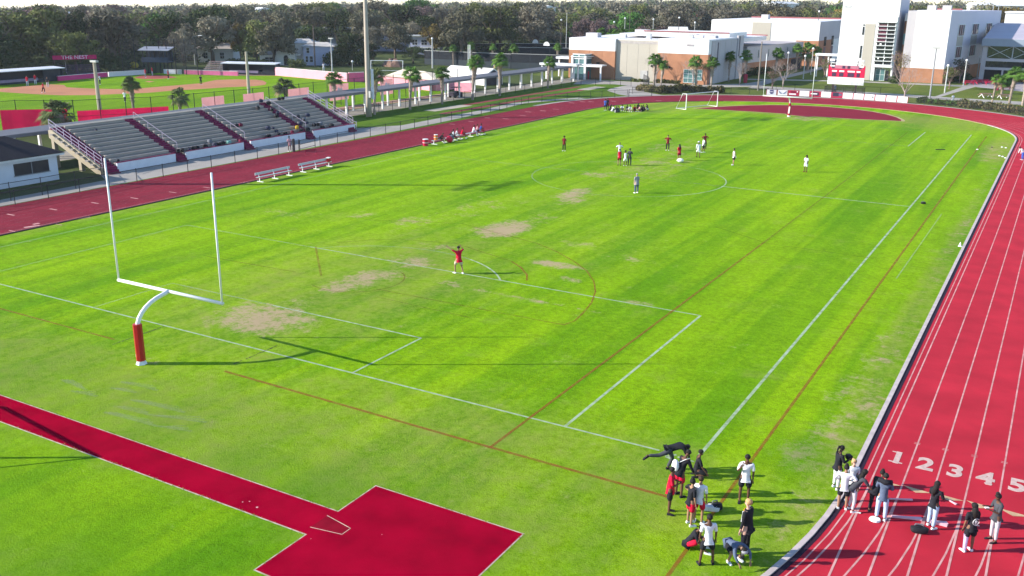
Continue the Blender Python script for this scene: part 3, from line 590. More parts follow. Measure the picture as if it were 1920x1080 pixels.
# ---------------------------------------------------------------- buildings
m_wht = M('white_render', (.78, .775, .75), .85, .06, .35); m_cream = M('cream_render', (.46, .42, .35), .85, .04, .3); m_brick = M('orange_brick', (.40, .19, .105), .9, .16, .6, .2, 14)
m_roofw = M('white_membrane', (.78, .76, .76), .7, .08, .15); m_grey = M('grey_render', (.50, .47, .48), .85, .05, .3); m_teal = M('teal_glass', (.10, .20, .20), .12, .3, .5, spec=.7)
m_frame = M('window_frame', (.72, .74, .72), .5, .04); m_redtrim = M('roof_edge', (.30, .10, .10), .8, .1)
def part(t, name, mat, *boxes, tag_=None):
    b = B()
    for bx in boxes: b.box(*bx)
    return b.build(name, mat, t)
def bx(x0, x1, y0, y1, z0, z1): return (((x0+x1)/2, (y0+y1)/2, (z0+z1)/2), (x1-x0, y1-y0, z1-z0))
def window(t, x0, x1, y, z0, z1, cols=2, rows=1, glass=m_glass, fr=m_frame, dep=.08, nrm=-1):
    f = B(); w = .07
    f.box(*bx(x0-w, x0, y-dep, y+.02, z0-w, z1+w)); f.box(*bx(x1, x1+w, y-dep, y+.02, z0-w, z1+w)); f.box(*bx(x0, x1, y-dep, y+.02, z1, z1+w)); f.box(*bx(x0, x1, y-dep, y+.02, z0-w, z0))
    for i in range(1, cols): xx = x0+(x1-x0)*i/cols; f.box(*bx(xx-.03, xx+.03, y-dep*.8, y, z0, z1))
    for i in range(1, rows): zz = z0+(z1-z0)*i/rows; f.box(*bx(x0, x1, y-dep*.7, y, zz-.03, zz+.03))
    fo = f.build('window', fr, t); p = B(); p.box(*bx(x0, x1, y-.03, y+.01, z0, z1)); p.build('pane', glass, fo); return fo
# sports hall
t = thing('sports_hall', 'long low sports hall with white upper walls over orange brick', 'building')
part(t, 'brick_wall', m_brick, bx(-59.4, -48.5, 158, 176, 0, 5.9)); part(t, 'brick_wall', m_brick, bx(-38.8, -28, 157.9, 176, 0, 5.95))
part(t, 'upper_wall', m_wht, bx(-59.4, -48.5, 157.97, 176, 5.903, 8.4), bx(-38.8, -28.02, 157.87, 176, 5.953, 8.8), bx(-50, -30, 177, 190, 8, 9.6))
part(t, 'cream_wall', m_cream, bx(-48.5, -38.8, 158.6, 176, 0, 8.25))
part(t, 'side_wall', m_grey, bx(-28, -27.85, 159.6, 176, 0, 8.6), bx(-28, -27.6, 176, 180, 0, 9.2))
part(t, 'roof', m_roofw, bx(-59.2, -48.5, 158.2, 176, 8.41, 8.45), bx(-48.6, -38.7, 158.8, 176, 8.26, 8.4), bx(-38.6, -28.2, 158.1, 176, 8.81, 8.85), bx(-59.2, -28.2, 176, 200, 7.6, 8.5), bx(-52, -33, 168, 176, 8.9, 9.3))
part(t, 'roof_edge', m_redtrim, bx(-59.4, -28, 199.9, 200.3, 8.5, 8.75), bx(-50, -30, 176.9, 177.0, 9.5, 9.75))
for i, (x, y) in enumerate(((-50, 166), (-43, 163), (-40.5, 170), (-34, 164), (-47, 172))): part(t, 'roof_vent', m_steel, bx(x-.5, x+.5, y-.5, y+.5, 8.4, 9.5 if i % 2 else 9.2))
window(t, -32.9, -30.1, 157.88, .3, 2.9, 3, 3, m_teal); window(t, -30.05, -29.1, 157.88, .9, 2.9, 1, 3, m_teal)
part(t, 'wall_lamp', m_black, bx(-52.6, -52, 157.6, 158, 3.1, 3.5)); part(t, 'wall_lamp', m_black, bx(-40.4, -39.9, 158.2, 158.6, 3.0, 3.4)); part(t, 'wall_lamp', m_black, bx(-36.5, -36, 157.5, 157.9, 3.0, 3.4))
part(t, 'service_door', M('door_grey', (.45, .44, .42), .7), bx(-42.8, -41.2, 158.5, 158.6, 0, 2.2))
part(t, 'wall_sign', M('sign_letters', (.35, .32, .33), .7), bx(-32.6, -31.2, 157.8, 157.87, 7.5, 7.9))
part(t, 'downpipe', M('pipe_dark', (.16, .15, .17), .6), bx(-27.85, -27.7, 163, 163.3, 4.5, 8.2)); part(t, 'downpipe', M('pipe_dark', (.16, .15, .17), .6), bx(-27.6, -27.45, 176.8, 177.1, 4.8, 9))
part(t, 'stain_band', M('stained_render', (.42, .38, .36), .9, .15), bx(-48.3, -39, 158.57, 158.6, 7.6, 8.05))
for x in (-57, -54.5, -51.5): part(t, 'wall_joint', M('joint_grey', (.5, .48, .46)), bx(x-.03, x+.03, 157.955, 157.97, 5.95, 8.35)); part(t, 'wall_joint', M('joint_brick', (.30, .12, .06)), bx(x-.03, x+.03, 157.985, 158, .1, 5.85))
for x in (-46, -43.5, -41): part(t, 'wall_joint', M('joint_cream', (.36, .33, .28)), bx(x-.03, x+.03, 158.585, 158.6, .1, 7.5))
for x in (-36.3, -33.6, -31): part(t, 'wall_joint', M('joint_grey', (.5, .48, .46)), bx(x-.03, x+.03, 157.855, 157.87, 6.0, 8.75))
for y in (161.5, 164.5, 168, 172): part(t, 'wall_joint', M('joint_cream', (.36, .33, .28)), bx(-27.85, -27.835, y-.03, y+.03, 0, 8.5))
for i, (x, y, s) in enumerate(((-56, 163, 1.4), (-36.5, 170, 1.8), (-31, 168, 1.2), (-45.5, 181, 2.2), (-54, 186, 1.6))): part(t, 'roof_unit', m_grey, bx(x-s, x+s, y-1, y+1, 8.4 if y < 176 else 8.5, 9.4 if y < 176 else 9.6))
# glass entry tower
t = thing('entry_tower', 'small glazed entry tower with white frame against the orange wall', 'glass porch', (-55.3, 156, 0))
part(t, 'glazing', m_teal, bx(-1.4, 1.4, -1.3, 1.9, 0, 5.2)); f = B()
for x in (-1.5, 1.5): f.box(*bx(x-.22, x+.22, -1.55, -1.2, 0, 4.9))
f.box(*bx(-.08, .08, -1.4, -1.28, 0, 5.2))
for z in (2.75, 3.15, 4.3, 5.2): f.box(*bx(-1.5, 1.5, -1.42, -1.28, z-.09, z+.09)); f.box(*bx(1.38, 1.5, -1.4, 1.9, z-.08, z+.08))
f.build('frame', m_white, t); part(t, 'door', m_teal, bx(-1.1, -.1, -1.36, -1.31, 0, 2.2), bx(.1, 1.1, -1.36, -1.31, 0, 2.2)); part(t, 'cap', m_frame, bx(-1.8, 1.9, -1.7, 2, 4.6, 4.75))
# low wing between hall and tall block
w1, w2 = G(1397, 143), G(1502, 128); d = (w2-w1).normalized(); nn = Vector((-d.y, d.x, 0))
t = thing('classroom_wing', 'low grey wing with a brick base behind the palms right of the sports hall', 'building', w1, math.atan2(d.y, d.x)); L = (w2-w1).length
part(t, 'wall', m_grey, bx(0, L, 0, 14, 2.9, 6.4)); part(t, 'brick_base', m_brick, bx(0, L, -.05, 14, 0, 2.9)); part(t, 'roof', M('roof_grey', (.42, .38, .38), .8, .1), bx(-.2, L+.1, -.1, 14, 6.4, 6.55))
for k in range(5): window(t, L*(.18+.17*k), L*(.18+.17*k)+.5, -.0, 3.8, 5.6, 1, 1)
part(t, 'planting_recess', M('dark_doorway', (.05, .04, .05)), bx(L*.78, L*.97, -.12, 0, 0, 2.6))
# auditorium block
t = thing('auditorium_block', 'big windowless white block behind the sports hall', 'building')
part(t, 'wall', m_wht, bx(-52, -22.7, 230, 268, 0, 11.3)); part(t, 'cream_panel', m_cream, bx(-40.5, -35.5, 229.9, 230, 0, 10.9)); part(t, 'brick_corner', m_brick, bx(-28.5, -22.6, 229.85, 246, 0, 6.5))
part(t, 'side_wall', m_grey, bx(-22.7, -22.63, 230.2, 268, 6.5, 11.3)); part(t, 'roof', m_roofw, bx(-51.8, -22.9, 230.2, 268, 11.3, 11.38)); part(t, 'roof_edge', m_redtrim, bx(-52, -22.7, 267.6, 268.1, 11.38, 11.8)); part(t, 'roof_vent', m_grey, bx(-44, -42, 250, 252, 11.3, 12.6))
for y in (236, 245): part(t, 'window', m_glass, bx(-22.65, -22.5, y, y+2.2, 5.0, 7.4)); part(t, 'window', M('slat_brown', (.2, .13, .13)), bx(-22.65, -22.5, y, y+2.2, .6, 4.7))
canopy('long white canopy between the auditorium and the tall block', (-12.3, 196), (5.6, 3), 5.0, [(-2.4, -1), (0, -1), (2.4, -1)])
# tall stair block
t = thing('tall_block', 'tallest white block with a slatted stair window beside the scoreboard', 'building', (-.45, 3.5, 0))
part(t, 'wall', m_wht, bx(-9.25, 2.6, 188, 200, 3.2, 17), bx(-9.25, -1.5, 188.02, 200, 0, 3.2), bx(2.25, 2.6, 188, 200, 0, 3.2))
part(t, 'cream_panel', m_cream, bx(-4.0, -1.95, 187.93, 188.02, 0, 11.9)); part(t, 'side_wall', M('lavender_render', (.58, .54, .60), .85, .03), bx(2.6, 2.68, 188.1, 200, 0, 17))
part(t, 'window_surround', m_frame, bx(-1.95, 2.45, 187.85, 187.98, 12.3, 13.5)); part(t, 'porch', m_frame, bx(-1.3, 2.5, 187.3, 188, 2.9, 3.35), bx(-1.3, -1.0, 187.4, 188, 0, 2.9))
fo = part(t, 'stair_window', m_glass, bx(-1.3, 2.2, 187.9, 187.99, 3.4, 12.3)); f = B()
for i in range(12): zz = 3.4+i*.81; f.box(*bx(-1.75, 2.35, 187.4, 187.9, zz-.06, zz+.07))
f.build('sun_louvre', m_frame, fo); f = B()
for x in (-1.3, .55, 2.2): f.box(*bx(x-.06, x+.06, 187.78, 187.9, 3.4, 12.3))
f.build('mullion', m_white, fo); part(fo, 'blind', M('maroon_blind', (.13, .04, .06)), bx(-1.2, .4, 187.84, 187.899, 8.2, 11.8)); part(fo, 'ceiling_light', M('round_light', (.9, .9, .85), emit=.6), bx(-.6, -.3, 187.8, 187.83, 7.6, 7.9), bx(-.75, -.45, 187.8, 187.83, 4.6, 4.9), bx(.5, .8, 187.8, 187.83, 4.7, 5))
window(t, -.75, 1.05, 188.1, .1, 2.5, 2, 2, m_teal); part(t, 'door', m_glass, bx(1.25, 1.9, 187.95, 188.15, 0, 2.2)); part(t, 'slit_window', m_glass, bx(-4.55, -4.2, 187.93, 188.0, 9.6, 11.3), bx(-4.6, -4.25, 187.93, 188, 4.7, 7.3)); part(t, 'slit_window', m_glass, bx(-4.5, -4.2, 187.93, 188.0, 11.5, 11.8))
for x in (-6.6, -4.05): part(t, 'wall_joint', M('joint_pale', (.60, .60, .58)), bx(x-.025, x+.025, 187.985, 188.0, 3.3, 16.9))
for z in (6.2, 9.2, 13.9): part(t, 'wall_joint', M('joint_pale', (.60, .60, .58)), bx(-9.2, -4.1, 187.98, 187.985, z-.025, z+.025))
text('building_letters', 'BLDG 1', .75, M('grey_letters', (.5, .5, .5)), t, (-7.6, 187.97, 15.2), (PI/2, 0, 0), .02)
t = thing('classroom_block', 'white three-storey classroom block with brick base and shuttered windows', 'building', (.4, -2.8, 0))
part(t, 'link_wall', m_brick, bx(2.7, 4.2, 197, 204, 10, 12.6), bx(2.7, 4.2, 197, 204, 4.8, 7.7)); part(t, 'link_window', M('aqua_panel', (.22, .42, .42), .3), bx(2.7, 4.2, 197.05, 204, 7.7, 10)); part(t, 'link_glass', m_glass, bx(2.7, 4.2, 197.05, 204, 0, 4.8)); part(t, 'link_roof', m_wht, bx(2.6, 12, 196.8, 206, 12.6, 14.2))
part(t, 'wall', m_wht, bx(5.2, 11.9, 194.7, 215, 3, 14.9)); part(t, 'corner_panel', m_grey, bx(3.4, 5.2, 194.8, 215, 3, 14.8)); part(t, 'brick_base', m_brick, bx(3.4, 11.93, 194.65, 215, 0, 3))
for x in (7.4, 9.6): part(t, 'wall_joint', M('joint_pale', (.60, .60, .58)), bx(x-.025, x+.025, 194.685, 194.7, 3.1, 14.8))
for z in (6.8, 10.8): part(t, 'wall_joint', M('joint_pale', (.60, .60, .58)), bx(5.25, 11.85, 194.68, 194.685, z-.025, z+.025))
for x, y in ((7, 203), (9.5, 208)): part(t, 'roof_unit', m_grey, bx(x-.9, x+.9, y-.9, y+.9, 14.9, 15.9))
s0 = Vector((11.9, 194.7, 0)); s1 = Vector((18.6, 236, 0)); dd = (s1-s0).normalized(); rz = math.atan2(dd.y, dd.x); LL = (s1-s0).length
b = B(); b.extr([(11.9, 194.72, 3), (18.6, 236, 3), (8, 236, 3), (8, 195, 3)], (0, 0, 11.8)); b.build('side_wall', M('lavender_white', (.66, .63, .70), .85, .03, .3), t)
b = B(); b.extr([(11.95, 194.66, 0), (18.65, 236, 0), (8, 236, 0), (8, 195, 0)], (0, 0, 3)); b.build('side_base', m_brick, t)
for k, (u0, u1) in enumerate(((.16, .27), (.42, .54), (.70, .82))):
    for z0, z1 in ((9.6, 12.0), (5.0, 7.4)):
        a = s0+dd*LL*u0; c = s0+dd*LL*u1; n_ = Vector((dd.y, -dd.x, 0)); f = B()
        f.bar(a+n_*.06+Vector((0, 0, z1)), c+n_*.06+Vector((0, 0, z1)), .2, .12); f.bar(a+n_*.06+Vector((0, 0, z0)), c+n_*.06+Vector((0, 0, z0)), .2, .12)
        for v in (0, .33, .66, 1): p = a.lerp(c, v); f.bar(p+n_*.08+Vector((0, 0, z0)), p+n_*.08+Vector((0, 0, z1)), .12)
        fo = f.build('window', m_frame, t); g = B(); g.bar(a.lerp(c, .5)*0+a+n_*.03+Vector((0, 0, (z0+z1)/2)), c+n_*.03+Vector((0, 0, (z0+z1)/2)), .06, z1-z0); g.build('pane', m_glass, fo)
        g = B()
        for v in (.2, .52): p = a.lerp(c, v); q = a.lerp(c, v+.22); g.bar(p+n_*.1+Vector((0, 0, (z0+z1)/2)), q+n_*.1+Vector((0, 0, (z0+z1)/2)), .05, z1-z0)
        g.build('shutter', M('brown_shutter', (.22, .12, .12), .7), fo)
    g = B(); g.bar(s0+dd*LL*u0+n_*.02+Vector((0, 0, 8.5)), s0+dd*LL*u1+n_*.02+Vector((0, 0, 8.5)), .05, 2.0); g.build('infill_panel', m_cream, t)
part(t, 'roof_edge', m_redtrim, bx(5, 12, 214, 214.3, 14.9, 15.2)); part(t, 'roof_mast', m_steel, bx(17, 17.12, 230, 230.12, 14.8, 17.6), bx(18, 18.12, 232, 232.12, 14.8, 17.6))
t = thing('rear_block', 'white block with a dark window above the entrance roof at the right edge', 'building')
part(t, 'wall', m_wht, bx(19.5, 60, 240, 262, 0, 14.2)); part(t, 'roof', m_roofw, bx(19.3, 60, 239.8, 262, 14.2, 14.5)); window(t, 31, 33.5, 239.95, 9, 12, 2, 2)
t = thing('entrance_pavilion', 'glazed entrance with cross braces under a blue-grey fascia at the right edge', 'entrance building')
part(t, 'fascia', M('blue_grey_metal', (.26, .31, .38), .5, .05), bx(18, 48, 203, 203.6, 7.6, 9.1), bx(18, 18.5, 203.6, 226, 7.6, 9.1)); b = B(); b.extr([(18.2, 203.2, 9.1), (48, 203.2, 9.1), (48, 232, 11.8), (18.2, 232, 11.8)], (0, 0, .12)); b.build('roof', M('lavender_roof', (.46, .42, .48), .6, .08, .3), t)
fo = part(t, 'upper_glass', m_glass, bx(19.2, 48, 204.5, 204.7, 5.0, 7.6)); f = B()
for x in (19.2, 24.2, 29.2, 34.2): f.bar((x, 204.3, 5), (x, 204.3, 7.6), .2); f.bar((x, 204.3, 5), (x+5, 204.3, 7.6), .12); f.bar((x, 204.3, 7.6), (x+5, 204.3, 5), .12)
f.build('cross_brace', M('brace_grey', (.42, .44, .48), .5), fo); part(t, 'band', m_grey, bx(18.5, 48, 203.9, 205, 4.4, 5.0), bx(18.5, 48, 203.6, 205, 2.6, 3.1), bx(18.3, 19.2, 203.8, 205, 0, 7.6)); part(t, 'lower_glass', m_glass, bx(19.2, 48, 204.6, 204.9, 3.1, 4.4)); part(t, 'doorway', M('deep_shadow', (.02, .02, .03), .9), bx(19, 48, 207, 207.5, 0, 2.6))  # doorway panel: shadow of the underpass painted as a near-black surface
for x in (22.8, 28.5, 34): part(t, 'column', m_grey, bx(x-.18, x+.18, 203.8, 204.1, 0, 2.6))
# hut beside the stand
t = thing('white_hut', 'white block hut with a dark hip roof at the left edge', 'building'); part(t, 'wall', M('hut_white', (.60, .63, .70), .85, .08, .6), bx(-50.6, -44.3, 3, 23, 0, 2.35))
part(t, 'fascia', M('hut_fascia', (.66, .68, .72), .6), bx(-51.1, -43.8, 2.5, 23.5, 2.3, 2.5)); b = B(); e = [(-51.2, 2.4, 2.5), (-43.7, 2.4, 2.5), (-43.7, 23.6, 2.5), (-51.2, 23.6, 2.5), (-47.4, 6, 4.1), (-47.4, 20.2, 4.1)]
b.add(e, [(0, 1, 4), (1, 2, 5, 4), (2, 3, 5), (3, 0, 4, 5), (0, 3, 2, 1)]); b.build('roof', M('dark_shingle', (.022, .018, .024), .9, .25, 3, .3, 8), t)
b = B(); b.box(*bx(-44.32, -44.26, 18.7, 22.1, .95, 2.0)); fo = b.build('window', M('window_dark', (.03, .03, .035), .3), t); b = B(); b.box(*bx(-44.28, -44.22, 18.6, 22.2, .88, .95)); b.box(*bx(-44.28, -44.22, 20.36, 20.42, .95, 2.0)); b.build('frame', M('hut_frame', (.25, .25, .27)), fo)
part(t, 'door', M('hut_door', (.10, .10, .12)), bx(-47, -46, 22.98, 23.04, 0, 2.05))
# ---------------------------------------------------------------- grandstand
t = thing('grandstand', 'concrete grandstand with grey bench rows and maroon stair aisles beside the track', 'grandstand', (-42.9, 27, 0)); t.scale = (1, .985, 1)
NR = 11; RD = .70; RH = .305; ZB = .62; Ls = 37.9
m_deck = M('stand_deck', (.27, .23, .20), .9, .14, .5); m_seat = M('bench_plank', (.36, .31, .275), .7, .10, .8); m_mar = M('maroon_paint', (.17, .006, .055), .8, .15, 1.5)
def rowx(i): return -.35-i*RD
b = B()
prof = [(-.12, .25)]
for i in range(NR): prof += [(rowx(i)+.35 if i else -.12, ZB+i*RH), (rowx(i)-.35, ZB+i*RH)]
prof += [(rowx(NR-1)-.35, ZB+(NR-1)*RH-.25), (-.9, .25)]
b.extr([(x, 0, z) for x, z in prof], (0, Ls, 0)); b.build('deck', m_deck, t)
AIS = [(0, 1.25), (8.6, 9.75), (18.3, 19.5), (28.6, 29.8), (36.5, 37.7)]
segs = [(AIS[k][1]+.08, AIS[k+1][0]-.08) for k in range(4)]
for k, (a, c) in enumerate(segs):
    for i in range(NR):
        q = B(); q.box(*bx(rowx(i)-.18, rowx(i)+.16, a, c, ZB+i*RH+.20, ZB+i*RH+.245)); q.box(*bx(rowx(i)-.02, rowx(i)+.12, a, c, ZB+i*RH, ZB+i*RH+.2)); q.build('bench_row', m_seat, t)
for k, (a, c) in enumerate(AIS):
    q = B()
    for i in range(NR):
        z = ZB+i*RH; q.box(*bx(rowx(i)-.34, rowx(i)+.36, a, c, z+.003, z+.02)); q.box(*bx(rowx(i)-.34, rowx(i)+.0, a+.02, c-.02, z+.02, z+.155)); q.box(*bx(rowx(i)+.355, rowx(i)+.37, a, c, z-RH+.01, z+.02))
    for s in range(3): q.box(*bx(-.1+.22*s, .12+.22*s, a, c, 0, ZB-.2*(s+1)+.12))
    q.build('aisle_steps', m_mar, t)
for a, c in ((1.3, 8.5), (9.9, 18.2), (19.3, 28.4), (29.9, 37.9)):
    q = B(); q.box(*bx(-.1, .1, a, c, 0, ZB+.28)); wo = q.build('front_wall', M('wall_paint', (.66, .68, .74), .8, .06), t); q = B(); q.box(*bx(-.13, .13, a, c, ZB+.283, ZB+.34)); q.build('wall_cap', m_mar, wo)
q = B(); q.box(*bx(rowx(NR-1)-.43, rowx(NR-1)-.36, 0, Ls, ZB+(NR-1)*RH-.3, ZB+(NR-1)*RH+.28)); q.build('top_kerb', M('cream_paint', (.66, .58, .46), .8, .06), t)
q = B()                                                # sloping end beams and columns
for y in (-.28, Ls+.05):
    q.extr([(-.3, y, .0), (-1.1, y, .0), (rowx(NR-1)-.3, y, ZB+(NR-1)*RH-.75), (rowx(NR-1)-.3, y, ZB+(NR-1)*RH), (rowx(NR-1)+.3, y, ZB+(NR-1)*RH), (-.3, y, ZB)], (0, .22, 0))
for y in (-.1, 9, 18.5, 28, Ls): 
    for x in (-3.4, -7.2): q.box(*bx(x-.2, x+.2, y-.15, y+.25, 0, ZB+(-x/RD-1)*RH-.3))
q.build('support_frame', M('cream_concrete', (.42, .36, .26), .9, .1), t)
for i in range(NR-1): q = B(); q.box(*bx(rowx(i)-.45, rowx(i)-.02, -.55, -.28, ZB+i*RH-.15, ZB+i*RH+.0)); q.build('bracket_step', M('bracket_concrete', (.30, .27, .24), .9), t)
def rail(y, mm, mid=3):
    q = B(); a = Vector((-.3, y, ZB)); c = Vector((rowx(NR-1)-.3, y, ZB+(NR-1)*RH))
    for k in range(mid): hh = Vector((0, 0, 1.05-k*.35)); q.bar(a+hh, c+hh, .045)
    for k in range(8): p = a.lerp(c, k/7); q.bar(p, p+Vector((0, 0, 1.05)), .045)
    q.build('hand_rail', mm, t)
rail(-.1, M('galvanised', (.42, .36, .46), .5, .1)); rail(Ls+.12, M('galvanised', (.42, .36, .46), .5, .1))
for a, c in AIS[1:4]:
    q = B(); p0 = Vector((rowx(1), c+.05, ZB+RH)); p1 = Vector((rowx(NR-1), c+.05, ZB+(NR-1)*RH)); up_ = Vector((0, 0, .85)); q.bar(p0+up_, p1+up_, .035)
    for k in range(4): p = p0.lerp(p1, k/3); q.bar(p, p+up_, .03)
    q.build('aisle_rail', M('galvanised', (.42, .36, .46), .5, .1), t)
q = B()
for k in range(3): q.bar((.1, Ls+.4, .35+k*.35), (-2.2, Ls+.4, .9+k*.35), .04)
for x in (0, -1, -2): q.bar((x, Ls+.4, 0), (x, Ls+.4, 1.2-x*.3), .045)
q.build('end_rail', M('galvanised', (.42, .36, .46), .5, .1), t)
# bags on the stand
def standpt(px, py):
    d = ray(px, py); best = None
    for i in range(NR):
        z = ZB+i*RH+.245; tt = (z-CH)/d.z; x = CX+d.x*tt; y = CY+d.y*tt
        e = abs(x-(-42.9+rowx(i)))
        if best is None or e < best[0]: best = (e, i, x, y, z)
    return best
m_bags = {'black': M('bag_black', (.015, .015, .02), .8, .3, 5), 'navy': M('bag_navy', (.03, .035, .07), .8, .3, 5), 'grey': M('bag_grey', (.16, .17, .2), .8, .3, 5), 'maroon': M('bag_maroon', (.16, .01, .04), .8, .3, 5), 'yellow': M('bag_yellow', (.6, .38, .03), .8, .2, 5), 'teal': M('bag_teal', (.16, .36, .33), .8, .2, 5), 'white': M('bag_white', (.6, .6, .62), .8, .2, 5)}
def bag(name, label, p, rz, col, s=(.5, .34, .38), grp=None):
    t = thing(name, label, 'bag', p, rz, grp); q = B(); R_ = random.Random(hash((round(p[0]*7), round(p[1]*7))) % 9999)
    n = 7; vs = []
    for i in range(n+1):
        tt = PI*i/n
        for k in range(12):
            a = 2*PI*k/12; j = 1+R_.uniform(-.12, .12)
            ex = lambda v: math.copysign(abs(v)**.55, v)
            vs.append((ex(math.sin(tt)*math.cos(a))*s[0]/2*j*(.75+.25*math.sin(tt)), ex(math.sin(tt)*math.sin(a))*s[1]/2*j, (ex(math.cos(tt))*.5+.5)*s[2]*j))
    q.add(vs, [(i*12+k, (i+1)*12+k, (i+1)*12+(k+1) % 12, i*12+(k+1) % 12) for i in range(n) for k in range(12)]); q.build('bag_body', m_bags[col], t, smooth=True)
    q = B(); q.tube([(-s[0]*.3, s[1]*.35, s[2]*.6), (-s[0]*.2, s[1]*.4, s[2]*1.15), (s[0]*.2, s[1]*.4, s[2]*1.15), (s[0]*.3, s[1]*.35, s[2]*.6)], .022, 5); q.build('strap', m_bags['black' if col != 'black' else 'grey'], t); return t
BAGS = [(240, 307, 'black', .6), (184, 245, 'navy', .3), (335, 286, 'black', 1.1), (345, 285, 'black', 1.1), (361, 283, 'navy', .7), (367, 282, 'black', 1.1), (377, 281, 'black', 1), (389, 278, 'black', 1.1), (404, 275, 'navy', 1.1), (408, 274, 'black', .9), (417, 272, 'black', 1.3), (428, 270, 'teal', 1.4), (390, 268, 'grey', 1), (440, 238, 'black', 1.1), (449, 237, 'maroon', 1.1), (436, 276, 'black', 1), (454, 267, 'maroon', .9), (505, 244, 'navy', 1.4), (520, 243, 'navy', .6), (505, 258, 'black', 1.2), (523, 255, 'black', 1.2), (536, 253, 'black', 1.1), (498, 196, 'black', 1.3), (512, 185.5, 'black', 1.), (478, 205, 'black', 1.3), (498, 185.7, 'black', .9), (485, 191.5, 'navy', 1), (514, 209, 'black', 1), (524, 214, 'navy', 1), (522, 221, 'black', 1.3), (554, 221, 'black', 1.2), (566, 226, 'grey', 1.5), (574, 227, 'black', 1.1), (568, 218, 'navy', 1.2), (561, 234, 'navy', 1.1), (555, 242, 'yellow', 1.4), (564, 248, 'black', 1.3), (577, 246, 'black', 1.4), (588, 237, 'black', 1.2), (600, 235, 'grey', 1.4), (601, 241, 'black', 1.2), (616, 238, 'black', 1.5), (571, 253, 'maroon', 1.2), (582, 233, 'navy', .6), (530, 262, 'black', .8), (598, 236, 'black', .9), (525, 249, 'navy', .7)]
BAGS.sort(key=lambda q: q[0])
for k, (px, py, col, s) in enumerate(BAGS):
    e, i, x, y, z = standpt(px, py)
    rn = ['lowest', 'second-lowest', 'third-lowest', 'fourth', 'fifth', 'middle', 'seventh', 'eighth', 'third-highest', 'second-highest', 'top'][i]
    bag('sports_bag', f'{"small" if s < .8 else "large" if s > 1.25 else "medium"} {col} bag on the {rn} bench row, {ordn(k)} from the left along the grandstand', (-42.9+rowx(i)-.02, y, ZB+i*RH+.245), random.uniform(0, 3), col, (.52*s**.5, .36*s**.5, .36*s**.5), 'bags left on the grandstand')
# ---------------------------------------------------------------- goal posts
def football_post(label, x, y, back, yaw, sc=1.):
    t = thing('goal_post', label, 'goal post', (x, y, 0), yaw); q = B(); wp = M('goal_white', (.82, .82, .80), .35, .03)
    pts = [(0, 0, 0), (0, 0, 1.6)]+[(0, back*(1-math.cos(a)), 1.75+1.25*math.sin(a)) for a in np.linspace(0, PI/2, 9)]; pts[-1] = (0, back, 3.05)
    q.tube(pts, .105, 12); q.build('gooseneck', wp, t, smooth=True)
    q = B(); q.tube([(-3.6, back, 3.05), (3.6, back, 3.05)], .08, 10); q.build('crossbar', wp, t, smooth=True)
    for s in (-1, 1): q = B(); q.tube([(s*3.556, back, 3.0), (s*3.556, back, 9.11)], .048, 8); q.build('upright', wp, t, smooth=True)
    q = B(); q.tube([(0, 0, .18), (0, 0, 1.98)], .21, 8); pd = q.build('pad', M('red_vinyl', (.42, .002, .014), .35, .06, 3, .2, 6, spec=.5), t)
    q = B(); q.tube([(0, 0, .0), (0, 0, .2)], [.27, .19], 7); q.build('base_cover', M('cover_white', (.7, .7, .72), .8, .2, 6), t)
    return t, pd
t, pd = football_post('near white football goal post with a red padded stem', 0, -4.25, 1.95, 0)
q = B()
for k, (w, h) in enumerate(((.05, .16), (.09, .2), (.05, .14), (.1, .1), (.06, .2), (.04, .14), (.09, .12))): q.box((-.213, -.06+.03*(k % 2), 1.55-k*.19), (.012, w, h))
q.build('pad_letter', M('pad_letters', (.82, .8, .8)), pd)
t, pd = football_post('far white football goal post with a red padded stem by the jump fan', .2, 112.9, -1.95, 0)
b = B(); b.extr([(-.13, -.24, .5), (.1, -.24, .5), (.15, -.24, 1.5), (-.05, -.24, 1.5)], (0, .01, 0)); b.build('pad_letter', M('pad_letters', (.82, .8, .8)), pd)
def soccer_goal(label, p, yaw, w=7.32, h=2.44, d=2.2, top=.9):
    t = thing('soccer_goal', label, 'soccer goal', (p[0], p[1], 0), yaw); wp = M('goal_white', (.82, .82, .80), .35, .03)
    for s in (-1, 1):
        x = s*w/2; q = B(); q.tube([(x, 0, .06), (x, 0, h)], .07, 8); q.build('post', wp, t); q = B(); q.tube([(x, 0, h), (x, top, h), (x, d, .06), (x, 0, .06)], .05, 8); q.build('side_frame', wp, t)
    q = B(); q.tube([(-w/2, 0, h), (w/2, 0, h)], .07, 8); q.build('crossbar', wp, t); q = B(); q.tube([(-w/2, d, .06), (w/2, d, .06)], .045, 8); q.build('ground_bar', wp, t); return t
ga, gb = G(1286, 206), G(1344.5, 200.2); gc = (ga+gb)/2; gd = gb-ga
soccer_goal('white portable soccer goal without a net at the far end of the pitch', gc, math.atan2(gd.y, gd.x), gd.length, 2.44, 2.0, .8)
soccer_goal('white soccer goal frame parked beyond the pink wall', (-100.5, 147), math.radians(29), 7.3)
soccer_goal('white portable goal standing left of the vault runway, seen mostly by its shadow', (-1.9, -13.9), math.radians(173), 7.32, 2.44, 2.0, .0)
